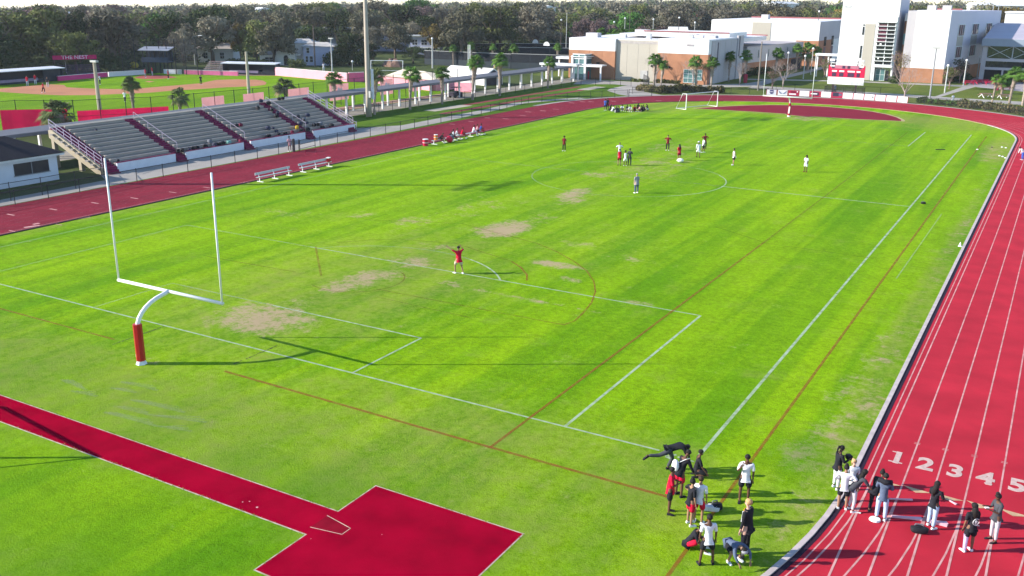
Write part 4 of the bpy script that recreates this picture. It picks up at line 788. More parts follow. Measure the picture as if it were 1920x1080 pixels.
# ---------------------------------------------------------------- scoreboard, banners
t = thing('scoreboard', 'red scoreboard with a white name panel on two posts beyond the far bend', 'scoreboard', (-.25, 154.6, 0))
for x in (-2.2, 1.9): part(t, 'post', M('dark_post', (.05, .03, .035)), bx(x-.15, x+.15, .1, .35, 0, 6.3))
bo = part(t, 'board', M('score_red', (.62, .008, .06), .5, .05), bx(-3.25, 3.25, -.1, .15, 3.1, 5.2)); part(bo, 'faded_panel', M('score_pink', (.45, .16, .22), .6, .2, 2), bx(-2.8, 2.8, -.13, -.1, 4.6, 5.2))
for x0, x1 in ((-2.6, -1.7), (-1.3, -.4), (.2, 1.5), (1.8, 2.5)): part(bo, 'caption', m_white, bx(x0, x1, -.14, -.1, 4.02, 4.3)); part(bo, 'digit_panel', M('digit_dark', (.06, .03, .07)), bx(x0+.05, x1-.1, -.14, -.1, 3.2, 3.9))
for x0 in (-2.7, -.8, .1, 2.1): part(bo, 'digit_panel', M('digit_dark', (.06, .03, .07)), bx(x0, x0+.5, -.15, -.13, 4.65, 5.15))
for x0 in (-3, 2.2): part(bo, 'caption', m_white, bx(x0, x0+.8, -.16, -.13, 4.95, 5.2))
so_ = part(t, 'name_panel', M('panel_white', (.78, .76, .77), .6, .03), bx(-3.25, 3.25, -.08, .12, 1.75, 3.08)); text('lettering', 'FRANK LOREN FIELD', .72, M('pink_letters', (.72, .45, .48)), so_, (0, -.085, 2.42), (PI/2, 0, 0), .01, .84)
part(so_, 'sponsor_patch', M('patch_grey', (.55, .55, .55)), bx(1.0, 3.2, -.1, -.082, 1.8, 2.3)); q = B()
q.bar((-3, 0, 6.2), (3, 0, 6.2), .12, .2); q.bar((-3, 0, 5.6), (3, 0, 5.6), .1, .12)
for x in (-2.9, -2, 0, 2, 2.9): q.bar((x, 0, 5.2), (x, 0, 6.2), .1)
q.box((-2.7, -.1, 6.15), (.9, .3, .4)); q.box((2.5, -.1, 6.1), (.9, .3, .35)); q.build('top_truss', m_white, t)
m_bred = M('banner_red', (.42, .02, .07), .7, .1); m_bnavy = M('banner_navy', (.03, .03, .16), .7, .1); m_bblk = M('banner_black', (.03, .03, .06), .7, .1)
BN = [('white banner with a navy shield crest', 'shield'), ('banner with a blue-grey winged emblem', 'wing'), ('dark red banner with a white stripe', 'stripe'), ('plain white banner on a red edge', ''), ('dark red banner with a black and white badge', 'badge'), ('second plain white banner, right of the badge one', ''), ('black and red banner', 'black'), ('white banner with faint grey lettering below the scoreboard', 'faint'), ('plain white banner, right of the scoreboard legs', ''), ('white banner with a small dark star at its right', 'star'), ('plain white banner between the star one and the green text one', ''), ('white banner with a line of grey-green text', 'line'), ('last white banner with a small grey mark beside the bare tree', 'mark')]
for i, (lab, k) in enumerate(BN):
    u = (-11.9+24.3*(i+.5)/13); a = math.acos((u-TX)/42.25); x, y = u, Y1+42.25*math.sin(a); t = thing('sponsor_banner', lab+' on the far fence', 'banner', (x, y, 0), a-PI/2, 'sponsor banners on the far fence')
    part(t, 'panel', m_white if k not in ('stripe', 'badge', 'black') else m_bred, bx(-.84, .84, -.12, -.08, .08, 1.05)); part(t, 'edge', m_bred, bx(-.92, -.85, -.12, -.06, .06, 1.05), bx(.85, .92, -.12, -.06, .06, 1.05))
    P = lambda *bb, m=m_bblk: part(t, 'emblem', m, *bb)
    if k == 'shield': P(bx(-.32, .32, -.15, -.125, .45, .98), bx(-.2, .2, -.15, -.125, .3, .45), m=m_bnavy); P(bx(-.26, .26, -.17, -.152, .6, .72), m=m_white)
    if k == 'wing':
        q = B()
        for s in (-1, 1): q.extr([(0, -.15, .4), (s*.75, -.15, .95), (s*.6, -.15, .55), (s*.3, -.15, .35)][::s], (0, .02, 0))
        q.build('emblem', M('banner_blue', (.2, .27, .38)), t)
    if k == 'stripe': P(bx(-.78, .45, -.15, -.125, .25, .5), m=m_white); P(bx(-.5, .5, -.15, -.125, .62, .9), m=M('banner_maroon', (.2, .01, .04))); P(bx(.55, .75, -.15, -.125, .7, .95), m=m_white)
    if k == 'badge': P(bx(-.6, .6, -.15, -.125, .3, .9)); P(bx(-.78, .35, -.17, -.152, .5, .7), m=m_white)
    if k == 'black': P(bx(-.72, .3, -.15, -.125, .35, 1.0)); P(bx(.3, .8, -.15, -.125, .5, .85), m=M('banner_slate', (.12, .12, .2)))
    if k == 'star': P(bx(.5, .64, -.15, -.125, .45, .75), bx(.43, .71, -.15, -.125, .55, .65))
    if k == 'faint': P(bx(-.2, .1, -.15, -.125, .45, .7), m=M('faint_grey', (.6, .6, .64)))
    if k == 'line': P(bx(-.6, .5, -.15, -.125, .32, .42), bx(-.1, .1, -.15, -.125, .5, .7), m=M('faint_green', (.45, .5, .46)))
    if k == 'mark': P(bx(-.05, .2, -.15, -.125, .7, .86), m=M('mark_grey', (.35, .35, .36)))
# ---------------------------------------------------------------- benches and equipment by the touchline
def bench(label, x, y, L, back=True, yaw=0):
    t = thing('team_bench', label, 'bench', (x, y, 0), yaw); q = B(); q.box((0, 0, .44), (.26, L, .05)); q.build('seat', m_steel, t)
    if back: q = B(); q.box((-.2, 0, .74), (.05, L, .22)); q.build('backrest', M('bench_back', (.50, .48, .54), .4, .05), t)
    for k in (-1, 0, 1):
        q = B(); yy = k*(L/2-.35); q.bar((-.0, yy, 0.03), (0, yy, .43), .06); q.box((.08, yy, .03), (.75, .12, .05))
        if back: q.bar((0, yy, .43), (-.22, yy, .85), .05)
        q.build('leg', m_white, t)
bench('aluminium team bench at the left end of the touchline pair', -28.0, 34.1, 4.6); bench('aluminium team bench with a red jacket on its end', -28.15, 40.1, 4.6)
bench('low backless bench under the seated players, nearer part', -27.9, 62.6, 5.0, False); bench('low backless bench under the seated players, farther part', -27.9, 68.4, 5.4, False)
t = thing('draped_jacket', 'red jacket with a white towel draped over the bench end', 'jacket', (-28.2, 42.1, .46)); q = B(); q.ball((0, 0, .17), (.22, .3, .2), 6); q.build('jacket', M('jacket_red', (.55, .02, .03), .8, .2, 6), t); q = B(); q.box((.02, -.05, .43), (.34, .46, .07), .3); q.build('towel', m_white, t)
def barrel(name, label, p, r, h, m, lid, z=0):
    t = thing(name, label, 'cooler', (p[0], p[1], z)); q = B(); q.tube([(0, 0, 0), (0, 0, h*.5), (0, 0, h*.94)], [r*.9, r, r*.95], 14); q.build('body', m, t, smooth=False); q = B(); q.tube([(0, 0, h*.94), (0, 0, h)], [r*1.05, r], 14); q.build('lid', lid, t); q = B(); q.tube([(0, 0, h*.45), (0, 0, h*.52)], r*1.02, 14); q.build('band', lid, t)
barrel('drum', 'red drum with a white lid at the near end of the players\' bench', (-28.0, 58.9), .33, .8, M('drum_red', (.5, .01, .05), .5, .1), m_white)
barrel('drink_cooler', 'orange drink cooler with a white lid standing on the low bench', (-27.9, 60.9), .24, .62, M('cooler_orange', (.75, .2, .04), .5, .08), m_white, .47)
t = thing('equipment_ball', 'large red and grey exercise ball in front of the low bench', 'ball', (-27.1, 62.6, .42)); q = B(); q.ball((0, 0, 0), .42, 8); q.build('ball', M('ball_red', (.55, .01, .05), .6, .1), t); q = B(); q.ball((.1, .2, .12), (.36, .34, .34), 7); q.build('cover', M('ball_grey', (.12, .13, .16), .7), t)
# hurdle on the track by the gate
t = thing('track_hurdle', 'dark red training hurdle lying low across the outer lanes near the gate', 'hurdle', (*G(583, 290).xy, .02), math.radians(60)); q = B(); q.bar((-.6, 0, .5), (.6, 0, .5), .06, .1); q.build('bar', M('hurdle_red', (.22, .01, .04)), t); q = B()
for s in (-.6, .6): q.bar((s, 0, 0), (s, 0, .5), .05); q.bar((s, -.3, .02), (s, .3, .02), .05)
q.build('leg', M('hurdle_red', (.22, .01, .04)), t)
# discs, cones, balls
def small(name, label, cat, x, y, f, mat, grp=None, z=0):
    q = B(); f(q); o = q.build(name, mat); o.location = (x, y, z); return tag(o, label, cat, grp)
def _disc(q): q.tube([(0, 0, 0), (0, 0, .03), (0, 0, .08)], [.14, .13, .06], 12)
for i, (px, py) in enumerate(((1832.5, 280.5), (1878.8, 276.2), (1886, 277.5), (1874, 292.5), (1880, 294), (1885, 296.5))):
    g = G(px, py); small('marker_disc', f'white marker disc on the grass by the right bend, {ordn(i)} counted from the top left', 'marker disc', g.x, g.y, _disc, m_white, 'white marker discs by the right bend')
g = G(1860, 276.5); small('marker_disc', 'single dark marker disc among the white ones by the right bend', 'marker disc', g.x, g.y, _disc, m_black)
g = G(1807, 463); small('training_cone', 'white cone at the inner kerb of the right-hand straight', 'cone', g.x-.25, g.y, lambda q: (q.tube([(0, 0, .03), (0, 0, .32)], [.10, .02], 12), q.box((0, 0, .015), (.26, .26, .03))), m_white)
g = G(1731, 382.5); bag('dark_bag', 'small dark bag dropped right of the halfway line end', (g.x, g.y, 0), .5, 'black', (.42, .25, .18)); g = G(1763, 281); small('dark_stick', 'thin dark bar lying on the grass beyond the pitch side line', 'bar', g.x, g.y, lambda q: q.box((0, 0, .05), (1.1, .12, .08), .5), m_black)
def ballm(q): q.ball((0, 0, .16), .16, 8)
g = G(1275.5, 304.5); small('white_ball', 'big white ball at the feet of the player in red near the centre circle', 'ball', g.x, g.y, lambda q: q.ball((0, 0, .22), (.36, .3, .22), 8), m_white)
for lab, px, py, c in (('white and black gear bag between the two groups on the near grass', 1334, 957, 'white'), ('black rubber starting-block bag on the lane line below the standing girl', 1723, 999, 'black')):
    g = G(px, py); bag('gear_bag', lab, (g.x, g.y, .02 if px > 1500 else 0), .3, c, (.55, .3, .2))
g = G(1322, 956); bag('gear_bag', 'small pale bag left of the gear bag on the near grass', (g.x, g.y, 0), .3, 'white', (.35, .25, .14)); g = G(1343, 956); bag('gear_bag', 'dark bag right of the white gear bag on the near grass', (g.x, g.y, 0), .9, 'black', (.4, .3, .25))
# shoes and tape pieces lying on the track
for lab, px, py, l, w, rz, m, h in (('pale pink paddle board lying across lane one by the crouching runners', 1699, 973, .95, .2, .35, 'pp', .05), ('pale wedge board left of the standing girl in pale jeans', 1693, 957, .0, .0, 0, '', 0), ('pale pink starting wedge behind the girl with pale jeans', 1759, 984, .5, .24, .2, 'pp', .09), ('long pink training stick lying on lane two', 1680, 938, 1.1, .09, .45, 'pp', .04), ('white curved baton holder lying near the relay marks', 1786, 944, .3, .08, -.6, 'pp', .04), ('round white plate on the track beside the hooded girl', 1640, 976, .38, .34, 0, 'w', .05), ('small white card on the inner lane', 1609, 963, .14, .08, .3, 'w', .02)):
    if l == 0: continue
    g = G(px, py); q = B()
    if m == 'w' and l > .3: q.tube([(0, 0, 0), (0, 0, h)], [l/2, l/2*.9], 14)
    else: q.extr([(-l/2, -w*.25, 0), (l*.1, -w*.3, 0), (l/2, -w/2, 0), (l/2+w*.2, 0, 0), (l/2, w/2, 0), (l*.1, w*.3, 0), (-l/2, w*.25, 0)], (0, 0, h))
    o = q.build('track_training_aid', M('pale_pink_foam', (.72, .42, .48), .7, .05) if m == 'pp' else m_white); o.location = (g.x, g.y, .027); o.rotation_euler = (0, 0, rz); tag(o, lab, 'training aid')
# ================================================================ VEGETATION
def leafcloud(name, lobes, n, size, mat, parent=None, loc=None, seed=0, flat=.6, slim=.55):
    """many small leaf clumps (quads) spread through overlapping lobes"""
    R = np.random.RandomState(seed); w = np.array([l[3]**2 for l in lobes]); w = w/w.sum(); idx = R.choice(len(lobes), n, p=w); Lb = np.array([l[:4] for l in lobes])[idx]
    d = R.normal(size=(n, 3)); d /= np.linalg.norm(d, axis=1)[:, None]; rr = (R.uniform(.25, 1, n)**.5)*(1+R.normal(size=n)*.12); p = Lb[:, :3]+d*(rr*Lb[:, 3])[:, None]*np.array([1, 1, .78])
    nrm = d*.7+R.normal(size=(n, 3))*.7+np.array([0, 0, .3]); nrm /= np.linalg.norm(nrm, axis=1)[:, None]
    u = np.cross(nrm, R.normal(size=(n, 3))); u /= np.linalg.norm(u, axis=1)[:, None]+1e-9; v = np.cross(nrm, u); s = size*R.uniform(.55, 1.35, n)[:, None]
    q = np.stack([p-u*s, p-v*s*slim, p+u*s, p+v*s*slim], 1).reshape(-1, 3); me = bpy.data.meshes.new(name)
    me.vertices.add(4*n); me.vertices.foreach_set('co', q.ravel()); me.loops.add(4*n); me.loops.foreach_set('vertex_index', np.arange(4*n, dtype=np.int32)); me.polygons.add(n)
    me.polygons.foreach_set('loop_start', np.arange(0, 4*n, 4, dtype=np.int32)); me.polygons.foreach_set('loop_total', np.full(n, 4, dtype=np.int32)); me.update(); me.validate()
    me.materials.append(mat); o = bpy.data.objects.new(name, me); COL.objects.link(o)
    if parent: o.parent = parent
    if loc is not None: o.location = loc
    return o
L_OAK = leafmat('leaf_winter_oak', (.095, .090, .055), (.185, .172, .105)); L_GRY = leafmat('leaf_mossy_grey', (.14, .125, .088), (.24, .215, .15)); L_OLV = leafmat('leaf_olive', (.07, .088, .028), (.165, .18, .05)); L_DRK = leafmat('leaf_dark', (.024, .040, .014), (.06, .085, .025)); L_BRT = leafmat('leaf_bright', (.045, .13, .02), (.085, .20, .03)); L_YEL = leafmat('leaf_yellow', (.15, .13, .03), (.22, .15, .04))
L_BAR = leafmat('twig_brown', (.13, .095, .085), (.20, .15, .13)); L_PUR = leafmat('twig_pinkish', (.15, .095, .095), (.20, .14, .13))
KINDS = {'oak': ('grey-brown winter oak', L_OAK), 'grey': ('pale mossy grey tree', L_GRY), 'olive': ('olive green tree', L_OLV), 'dark': ('dark green tree', L_DRK), 'bright': ('bright green tree', L_BRT), 'yellow': ('yellowish tree', L_YEL), 'bare': ('leafless pinkish-brown tree', L_PUR)}
def limbs(q, R, h, spread, n=7, r0=.32):
    q.tube([(0, 0, 0), (R.uniform(-.2, .2), R.uniform(-.2, .2), h*.18), (R.uniform(-.3, .3), R.uniform(-.3, .3), h*.34)], [r0*1.3, r0, r0*.8], 8)
    for k in range(n):
        a = 2*PI*k/n+R.uniform(-.4, .4); rr = spread*R.uniform(.45, .8); z0 = h*R.uniform(.25, .36); pts = [(0, 0, z0)]
        for j in range(1, 5): f = j/4; pts.append((math.cos(a+.3*f)*rr*f+R.uniform(-.2, .2), math.sin(a+.3*f)*rr*f+R.uniform(-.2, .2), z0+(h*R.uniform(.72, .86)-z0)*f**.8))
        q.tube(pts, [r0*.6, r0*.42, r0*.28, r0*.17, r0*.06], 6, cap=False)
        for j in range(2):
            p = Vector(pts[2+j]); a2 = a+R.uniform(-1.2, 1.2); q.tube([p, p+Vector((math.cos(a2)*spread*.2, math.sin(a2)*spread*.2, h*.08)), p+Vector((math.cos(a2)*spread*.35, math.sin(a2)*spread*.35, h*.2))], [r0*.25, r0*.14, r0*.04], 5, cap=False)
def treeproto(seed, h, spread, n=2600, leaf=.34, kind='oak', open_=1.):
    R = random.Random(seed); t = thing('tree', 'tree', 'tree', (0, 0, -500)); lob = []
    for k in range(24):
        a = R.uniform(0, 2*PI); r = spread*R.uniform(.1, .8); z = h*R.uniform(.36, .88)-abs(r)*.14; lob.append((math.cos(a)*r, math.sin(a)*r, z, spread*R.uniform(.17, .36)*open_))
    lob.append((0, 0, h*.72, spread*.42)); c = leafcloud('crown', lob, n, leaf, KINDS[kind][1], t, seed=seed)
    q = B(); limbs(q, R, h, spread); q.build('trunk', m_bark, t, smooth=True); return t
PR = [treeproto(11+i, 11, 5.6, 4800, .25, 'oak', 1-.12*(i % 3)) for i in range(6)]
PH = [12, 11, 11.5, 11, 11, 11]
def plant(kind, x, y, h, label=None, group='trees of the wood behind the sports ground', w=1., pr=None):
    p = pr if pr is not None else random.choice(PR); z = gz(x, y); s = h/9.4
    t = dup(p, (x, y, z-.05), random.uniform(0, 6.28), (s*w, s*w, s), label or KINDS[kind][0]+' in the wood behind the sports ground', group, {'crown': KINDS[kind][1]})
    if label: 
        if 'group' in t: del t['group']
    return t
SPOTS = []
def place(px, base, kind, h, label, w=1.): g = G(px, base); SPOTS.append((g.x, g.y)); return plant(kind, g.x, g.y, h, label, w=w)
# trees one can tell apart
for px, by, kd, h, lb, w in ((-40, 138, 'oak', 11, 'big shaded oak at the left edge behind the dugout roof', 1.2), (40, 134, 'olive', 12.5, 'tall oak with olive top above the left end of the dugout', 1.25), (100, 133, 'olive', 12.6, 'tall oak with olive-green crown above the middle of the dugout', 1.15), (152, 131, 'dark', 11.8, 'dark green tree above the purple bleachers', .8), (215, 127, 'grey', 12.6, 'wide mossy grey-brown oak between purple bleachers and press stand', 1.3), (300, 112, 'bright', 11.5, 'small bright green round tree behind the press stand', .8), (345, 124, 'grey', 8, 'thin pale tree behind the backstop poles', .8), (400, 121, 'grey', 10.8, 'wide oak with dark open limbs in front of the cream house', 1.25), (452, 118, 'yellow', 9.5, 'yellowish tree right of the open-limbed oak', .6), (482, 121, 'olive', 10.5, 'tree in dark shade left of the arched house', 1.0), (515, 124, 'oak', 9.8, 'oak whose trunk stands before the arched house', 1.05), (625, 92, 'olive', 13, 'tall narrow tree above the two-storey house', .7), (655, 122, 'dark', 7.8, 'dark dense tree left of the big concrete pole', 1.25), (700, 112, 'grey', 8.6, 'pale tree right behind the big concrete pole', .9), (742, 117, 'oak', 9.2, 'brown oak left of the white-roofed balcony house', 1.0), (775, 119, 'dark', 4, 'low rounded bush tree under the balcony house', 1.5), (690, 119, 'dark', 5, 'low dark bush tree behind the big concrete pole', 1.4), (815, 108, 'yellow', 8.5, 'orange-tinged tree right of the balcony house', 1.0), (845, 106, 'dark', 9, 'dark bushy tree before the tennis screens', 1.2), (790, 70, 'bright', 15, 'big rounded bright green tree above the balcony house', 1.2), (880, 98, 'oak', 11, 'tall ragged oak behind the tall thin palms', 1.1), (918, 96, 'oak', 11.5, 'ragged brown oak behind the tennis screens', 1.0), (960, 92, 'dark', 11, 'dark oak over the left basketball hoop', 1.1), (1010, 86, 'oak', 11, 'shaded oak behind the two basketball hoops', 1.2), (1050, 86, 'grey', 10, 'grey oak left of the sports hall roof', 1.1), (590, 108, 'dark', 8, 'dark tree between the arched house and the long roof', 1.1), (560, 92, 'olive', 9.5, 'small tree behind the arched house roof', .9)):
    place(px, by, kd, h, lb, w)
for i, (px, h) in enumerate(((1082, 9), (1100, 10), (1122, 9.5), (1148, 8.6), (1210, 8), (1238, 8.4), (1268, 8))):
    g = G(px, 70); x = -62+(px-1067)*.20; y = 236+random.uniform(-6, 6); d = ray(px, 60); t_ = (238-CY)/d.y; x = CX+d.x*t_; y = CY+d.y*t_; SPOTS.append((x, y)); plant('bare', x, y, h, f'leafless pinkish-brown tree, {ordn(i)} from the left along the back of the sports hall roof', w=.8)
# the wood
def dmin(px):
    T = [(-300, 225), (0, 222), (130, 222), (220, 235), (330, 255), (460, 268), (560, 300), (640, 300), (740, 290), (830, 262), (1000, 300), (1060, 300), (1250, 322), (1570, 330), (1800, 345), (2200, 360)]
    for (a, u), (c, v) in zip(T, T[1:]):
        if px <= c: return u+(v-u)*max(0, (px-a)/(c-a))
    return 350
Rf = random.Random(5); cnt = 0; tries = 0
KW = {'l': ['oak']*4+['grey']*4+['olive']*5+['dark']*2+['bare'], 'm': ['oak']*5+['grey']*3+['olive']*4+['dark']*2+['bright']*2+['bare'], 'r': ['olive']*5+['oak']*3+['grey']*2+['bright']+['dark']*2+['yellow']}
while cnt < 262 and tries < 60000:
    tries += 1; px = Rf.uniform(-130, 2050); u = Rf.random()**1.5; dm = dmin(px); dd_ = dm+u*190; th = YAW+math.atan((px-960)/F_); x = CX+math.sin(th)*dd_; y = CY+math.cos(th)*dd_
    sp = 9.5+max(0, (dd_-dm))*.03
    if any((x-a)**2+(y-c)**2 < sp*sp for a, c in SPOTS): continue
    if px > 1300 and px < 1900 and dd_ < 352: continue
    SPOTS.append((x, y)); cnt += 1; z = 'l' if px < 560 else 'm' if px < 1250 else 'r'; k = Rf.choice(KW[z])
    h = Rf.uniform(7.8, 12.6) if px < 560 else Rf.uniform(8.8, 14) if px < 1250 else Rf.uniform(10.5, 14.5)
    plant(k, x, y, h, w=Rf.uniform(.95, 1.35))
for p in PR:
    for c in [c for c in bpy.data.objects if c.parent == p]: bpy.data.objects.remove(c)
    bpy.data.objects.remove(p)
# far wood as one mass per tone
for kk, (mat, seed, share) in enumerate(((L_OAK, 1, .4), (L_OLV, 2, .25), (L_GRY, 3, .2), (L_DRK, 4, .15))):
    lob = []; R = random.Random(seed+90); N_ = int(2300*share)
    for i in range(N_):
        px = R.uniform(-100, 2020); u = R.random()**1.3; dd_ = 400+u*1120; th = YAW+math.atan((px-960)/F_); x = CX+math.sin(th)*dd_; y = CY+math.cos(th)*dd_; z = gz(x, y); h = R.uniform(8, 12.3)*(1+.28*smooth((px-500)/900))
        g = 1+max(0, dd_-600)/900
        for j in range(3): lob.append((x+R.uniform(-4, 4)*g, y+R.uniform(-4, 4)*g, z+h*R.uniform(.45, .80), 4.2*R.uniform(.7, 1.1)*g**.6))
    o = leafcloud('far_wood', lob, int(150000*share), 1.15, mat, seed=seed); tag(o, kind='stuff')
# undergrowth closing the foot of the wood
lob = []; R = random.Random(77)
for i in range(700):
    px = R.uniform(-80, 1560); dd_ = dmin(px)+R.uniform(-3, 60); 
    if 505 < px < 800 and dd_ < 320: dd_ = 320+R.uniform(0, 40)
    th = YAW+math.atan((px-960)/F_); x = CX+math.sin(th)*dd_; y = CY+math.cos(th)*dd_; lob.append((x, y, R.uniform(.3, 1.8), R.uniform(1.4, 3.2)))
tag(leafcloud('undergrowth', lob, 34000, .5, L_DRK, seed=6), kind='stuff')
# hedges and shrubs
def hedge(name, label, pts, r, n, size, mat, mat2=None, cat='hedge'):
    lob = []; R = random.Random(len(pts)*7+n); P = [Vector((p[0], p[1], 0)) for p in pts]; o = P[0]; t = thing(name, label, cat, o)
    for i in range(len(P)-1):
        k = max(2, int((P[i+1]-P[i]).length/(r*.7)))
        for j in range(k): p = P[i].lerp(P[i+1], j/k)-o; lob.append((p.x+R.uniform(-.3, .3), p.y+R.uniform(-.3, .3), r*R.uniform(.5, 1.0), r*R.uniform(.75, 1.15)))
    leafcloud('foliage', lob, n, size, mat, t, seed=n)
    if mat2: leafcloud('dry_stems', lob, n//2, size, mat2, t, seed=n+1)
    return t
L_HDG = leafmat('leaf_hedge', (.05, .065, .02), (.10, .11, .035)); L_DRY = leafmat('leaf_dry', (.20, .15, .07), (.30, .24, .12))
hedge('hedge', 'dense dark hedge behind the far fence, left of the banners', [(-29.5, 135.5), (-25, 139.5), (-19.5, 143)], .95, 5200, .16, L_HDG, L_DRY)
hedge('grass_clump', 'clump of dry tall grass at the paved corner beside the hedge', [(-34, 138), (-31, 136.5)], .8, 1500, .15, L_DRY, L_HDG, 'ornamental grass')
hedge('shrub_bed', 'long mixed shrub bed right of the banners outside the bend', [(20.5, 143.5), (27, 139.5), (33, 134), (37.5, 129)], .85, 6000, .16, L_HDG, L_DRY, 'shrubs')
hedge('shrub_bed', 'bright green low shrubs just right of the last banner', [(13.6, 146.6), (17, 145.4), (20, 144.2)], .55, 1700, .15, L_BRT, L_HDG, 'shrubs')
hedge('foundation_hedge', 'clipped hedge along the foot of the orange brick wall', [(-38.2, 156.6), (-33.2, 156.4)], .5, 1500, .14, L_HDG)
hedge('foundation_hedge', 'small clipped shrub row left of the clipped hedge', [(-43.5, 156.6), (-40, 156.6)], .4, 900, .14, L_HDG)
hedge('foundation_hedge', 'dark ivy-like planting at the foot of the grey wing', [w1+Vector((.5, -1, 0)), w2+Vector((-1, -1.2, 0))], 1.1, 4200, .2, L_DRK)
hedge('round_bush', 'round dark bush at the foot of the tall block', [(3.4, 186.2), (4.4, 186.2)], .9, 900, .15, L_DRK, None, 'bush')
hedge('round_bush', 'low bush left of the scoreboard board', [(-4.6, 184), (-4, 184)], .8, 700, .15, L_DRK, None, 'bush')
hedge('round_bush', 'small dark round bush by the lower path fence', [G(1732, 189), G(1734, 189)], .55, 500, .12, L_DRK, None, 'bush')
hedge('foundation_hedge', 'planting with rusty tips along the brick base of the classroom block', [(5, 193.4), (11.4, 193.4), (12.6, 198)], .75, 2400, .17, L_HDG, L_YEL)
hedge('round_bush', 'bushy dark planting before the shaded corner of the entrance', [(13.6, 200), (16.5, 204)], 1.2, 2200, .2, L_DRK, None, 'bush')
hedge('garden_bush', 'dark garden hedge in front of the houses beyond the pink wall', [G(430, 124), G(480, 126), (G(500, 124))], 1.1, 1700, .25, L_DRK)
hedge('garden_bush', 'dark garden hedge between the two-storey house and the big pole', [G(618, 124), G(660, 123), G(700, 122)], 2.0, 2600, .3, L_DRK)
hedge('garden_bush', 'clipped green hedge before the arched house', [G(548, 126), G(575, 126)], 1.2, 900, .22, L_OLV)
# bare trees
def branch(q, R, p, d, L, r, lev, tips):
    n = 3; pts = [p]; dd_ = d.copy()
    for i in range(n): dd_ = (dd_+Vector((R.uniform(-.16, .16), R.uniform(-.16, .16), .06))).normalized(); pts.append(pts[-1]+dd_*L/n)
    q.tube(pts, [r, r*.86, r*.72, r*.6], 5 if lev < 2 else 3, cap=False)
    if lev >= 5: return
    for k in range(3 if lev < 4 else 4):
        a = R.uniform(0, 2*PI); s = R.uniform(.35, .75); ax = dd_.orthogonal().normalized(); ax = Quaternion(dd_, a)@ax; branch(q, R, pts[-1 if k < 2 else -2], (dd_*math.cos(s)+ax*math.sin(s)).normalized(), L*R.uniform(.62, .80), r*.55, lev+1, tips)
def baretree(label, x, y, h, seed, mat, wide=1., leaves=None):
    R = random.Random(seed); t = thing('bare_tree', label, 'tree', (x, y, 0)); q = B(); q.tube([(0, 0, 0), (.05, .02, h*.12), (.02, .05, h*.27)], [.17, .13, .11], 7, cap=False); q.build('trunk', mat, t)
    q = B()
    for k in range(5): a = 2*PI*k/5+R.uniform(-.3, .3); branch(q, R, Vector((.02, .05, h*(.2+.018*k))), Vector((math.cos(a)*.55*wide, math.sin(a)*.55*wide, 1)).normalized(), h*.25, .065, 1, None)
    q.build('branches', mat, t)
    if leaves: leafcloud('leaves', [(R.uniform(-1, 1)*wide*1.2, R.uniform(-1, 1)*wide*1.2, h*R.uniform(.5, .85), h*.16) for _ in range(8)], leaves[0], .13, leaves[1], t, seed=seed)
    return t
m_tw = M('twig_pale', (.36, .29, .26), .9, .2, 3); m_tw2 = M('twig_reddish', (.30, .19, .17), .9, .2, 3)
for i, (px, py, h, m_, wd, lv, lb) in enumerate(((1155, 147, 6.8, m_tw2, 1.1, None, 'wide leafless tree against the orange and cream wall of the sports hall'), (1229, 156, 6.8, m_tw, .7, None, 'slim pale leafless tree behind the paired palms'), (1299, 159, 5.8, m_tw, .6, None, 'pale multi-stem leafless tree by the hall window'), (1386, 160, 5.4, m_tw, .6, None, 'slim leafless tree at the grey corner of the hall'), (1467, 166, 6.2, m_tw, 1.2, None, 'wide leafless tree left of the far goal post upright'), (1447, 170, 4.2, m_tw2, .8, (260, L_OLV), 'small sprouting tree beside the lower path left of the banners'), (1694, 193, 7.3, m_tw, 1.3, None, 'leafless tree with a forked trunk at the right end of the banners'), (1545, 145, 4.3, m_tw2, .9, (500, L_OLV), 'small green street tree left of the scoreboard'), (1779, 167, 4.6, m_tw2, .9, (900, L_OLV), 'small leafy tree on the lawn by the diagonal path'), (1798, 156, 5.4, m_tw2, .9, (900, L_DRK), 'small dark leafy tree at the shaded corner'), (1686, 160, 7.6, m_tw2, .7, (420, L_YEL), 'slim yellowish tree against the tall block side'), (1325, 159, 4.6, m_tw2, .8, (500, L_OLV), 'thin olive tree between the hall palms'), (1395, 60, 8, m_tw2, 1, None, ''))):
    if not lb: continue
    g = G(px, py); baretree(lb, g.x, g.y, h, 40+i, m_, wd, lv)
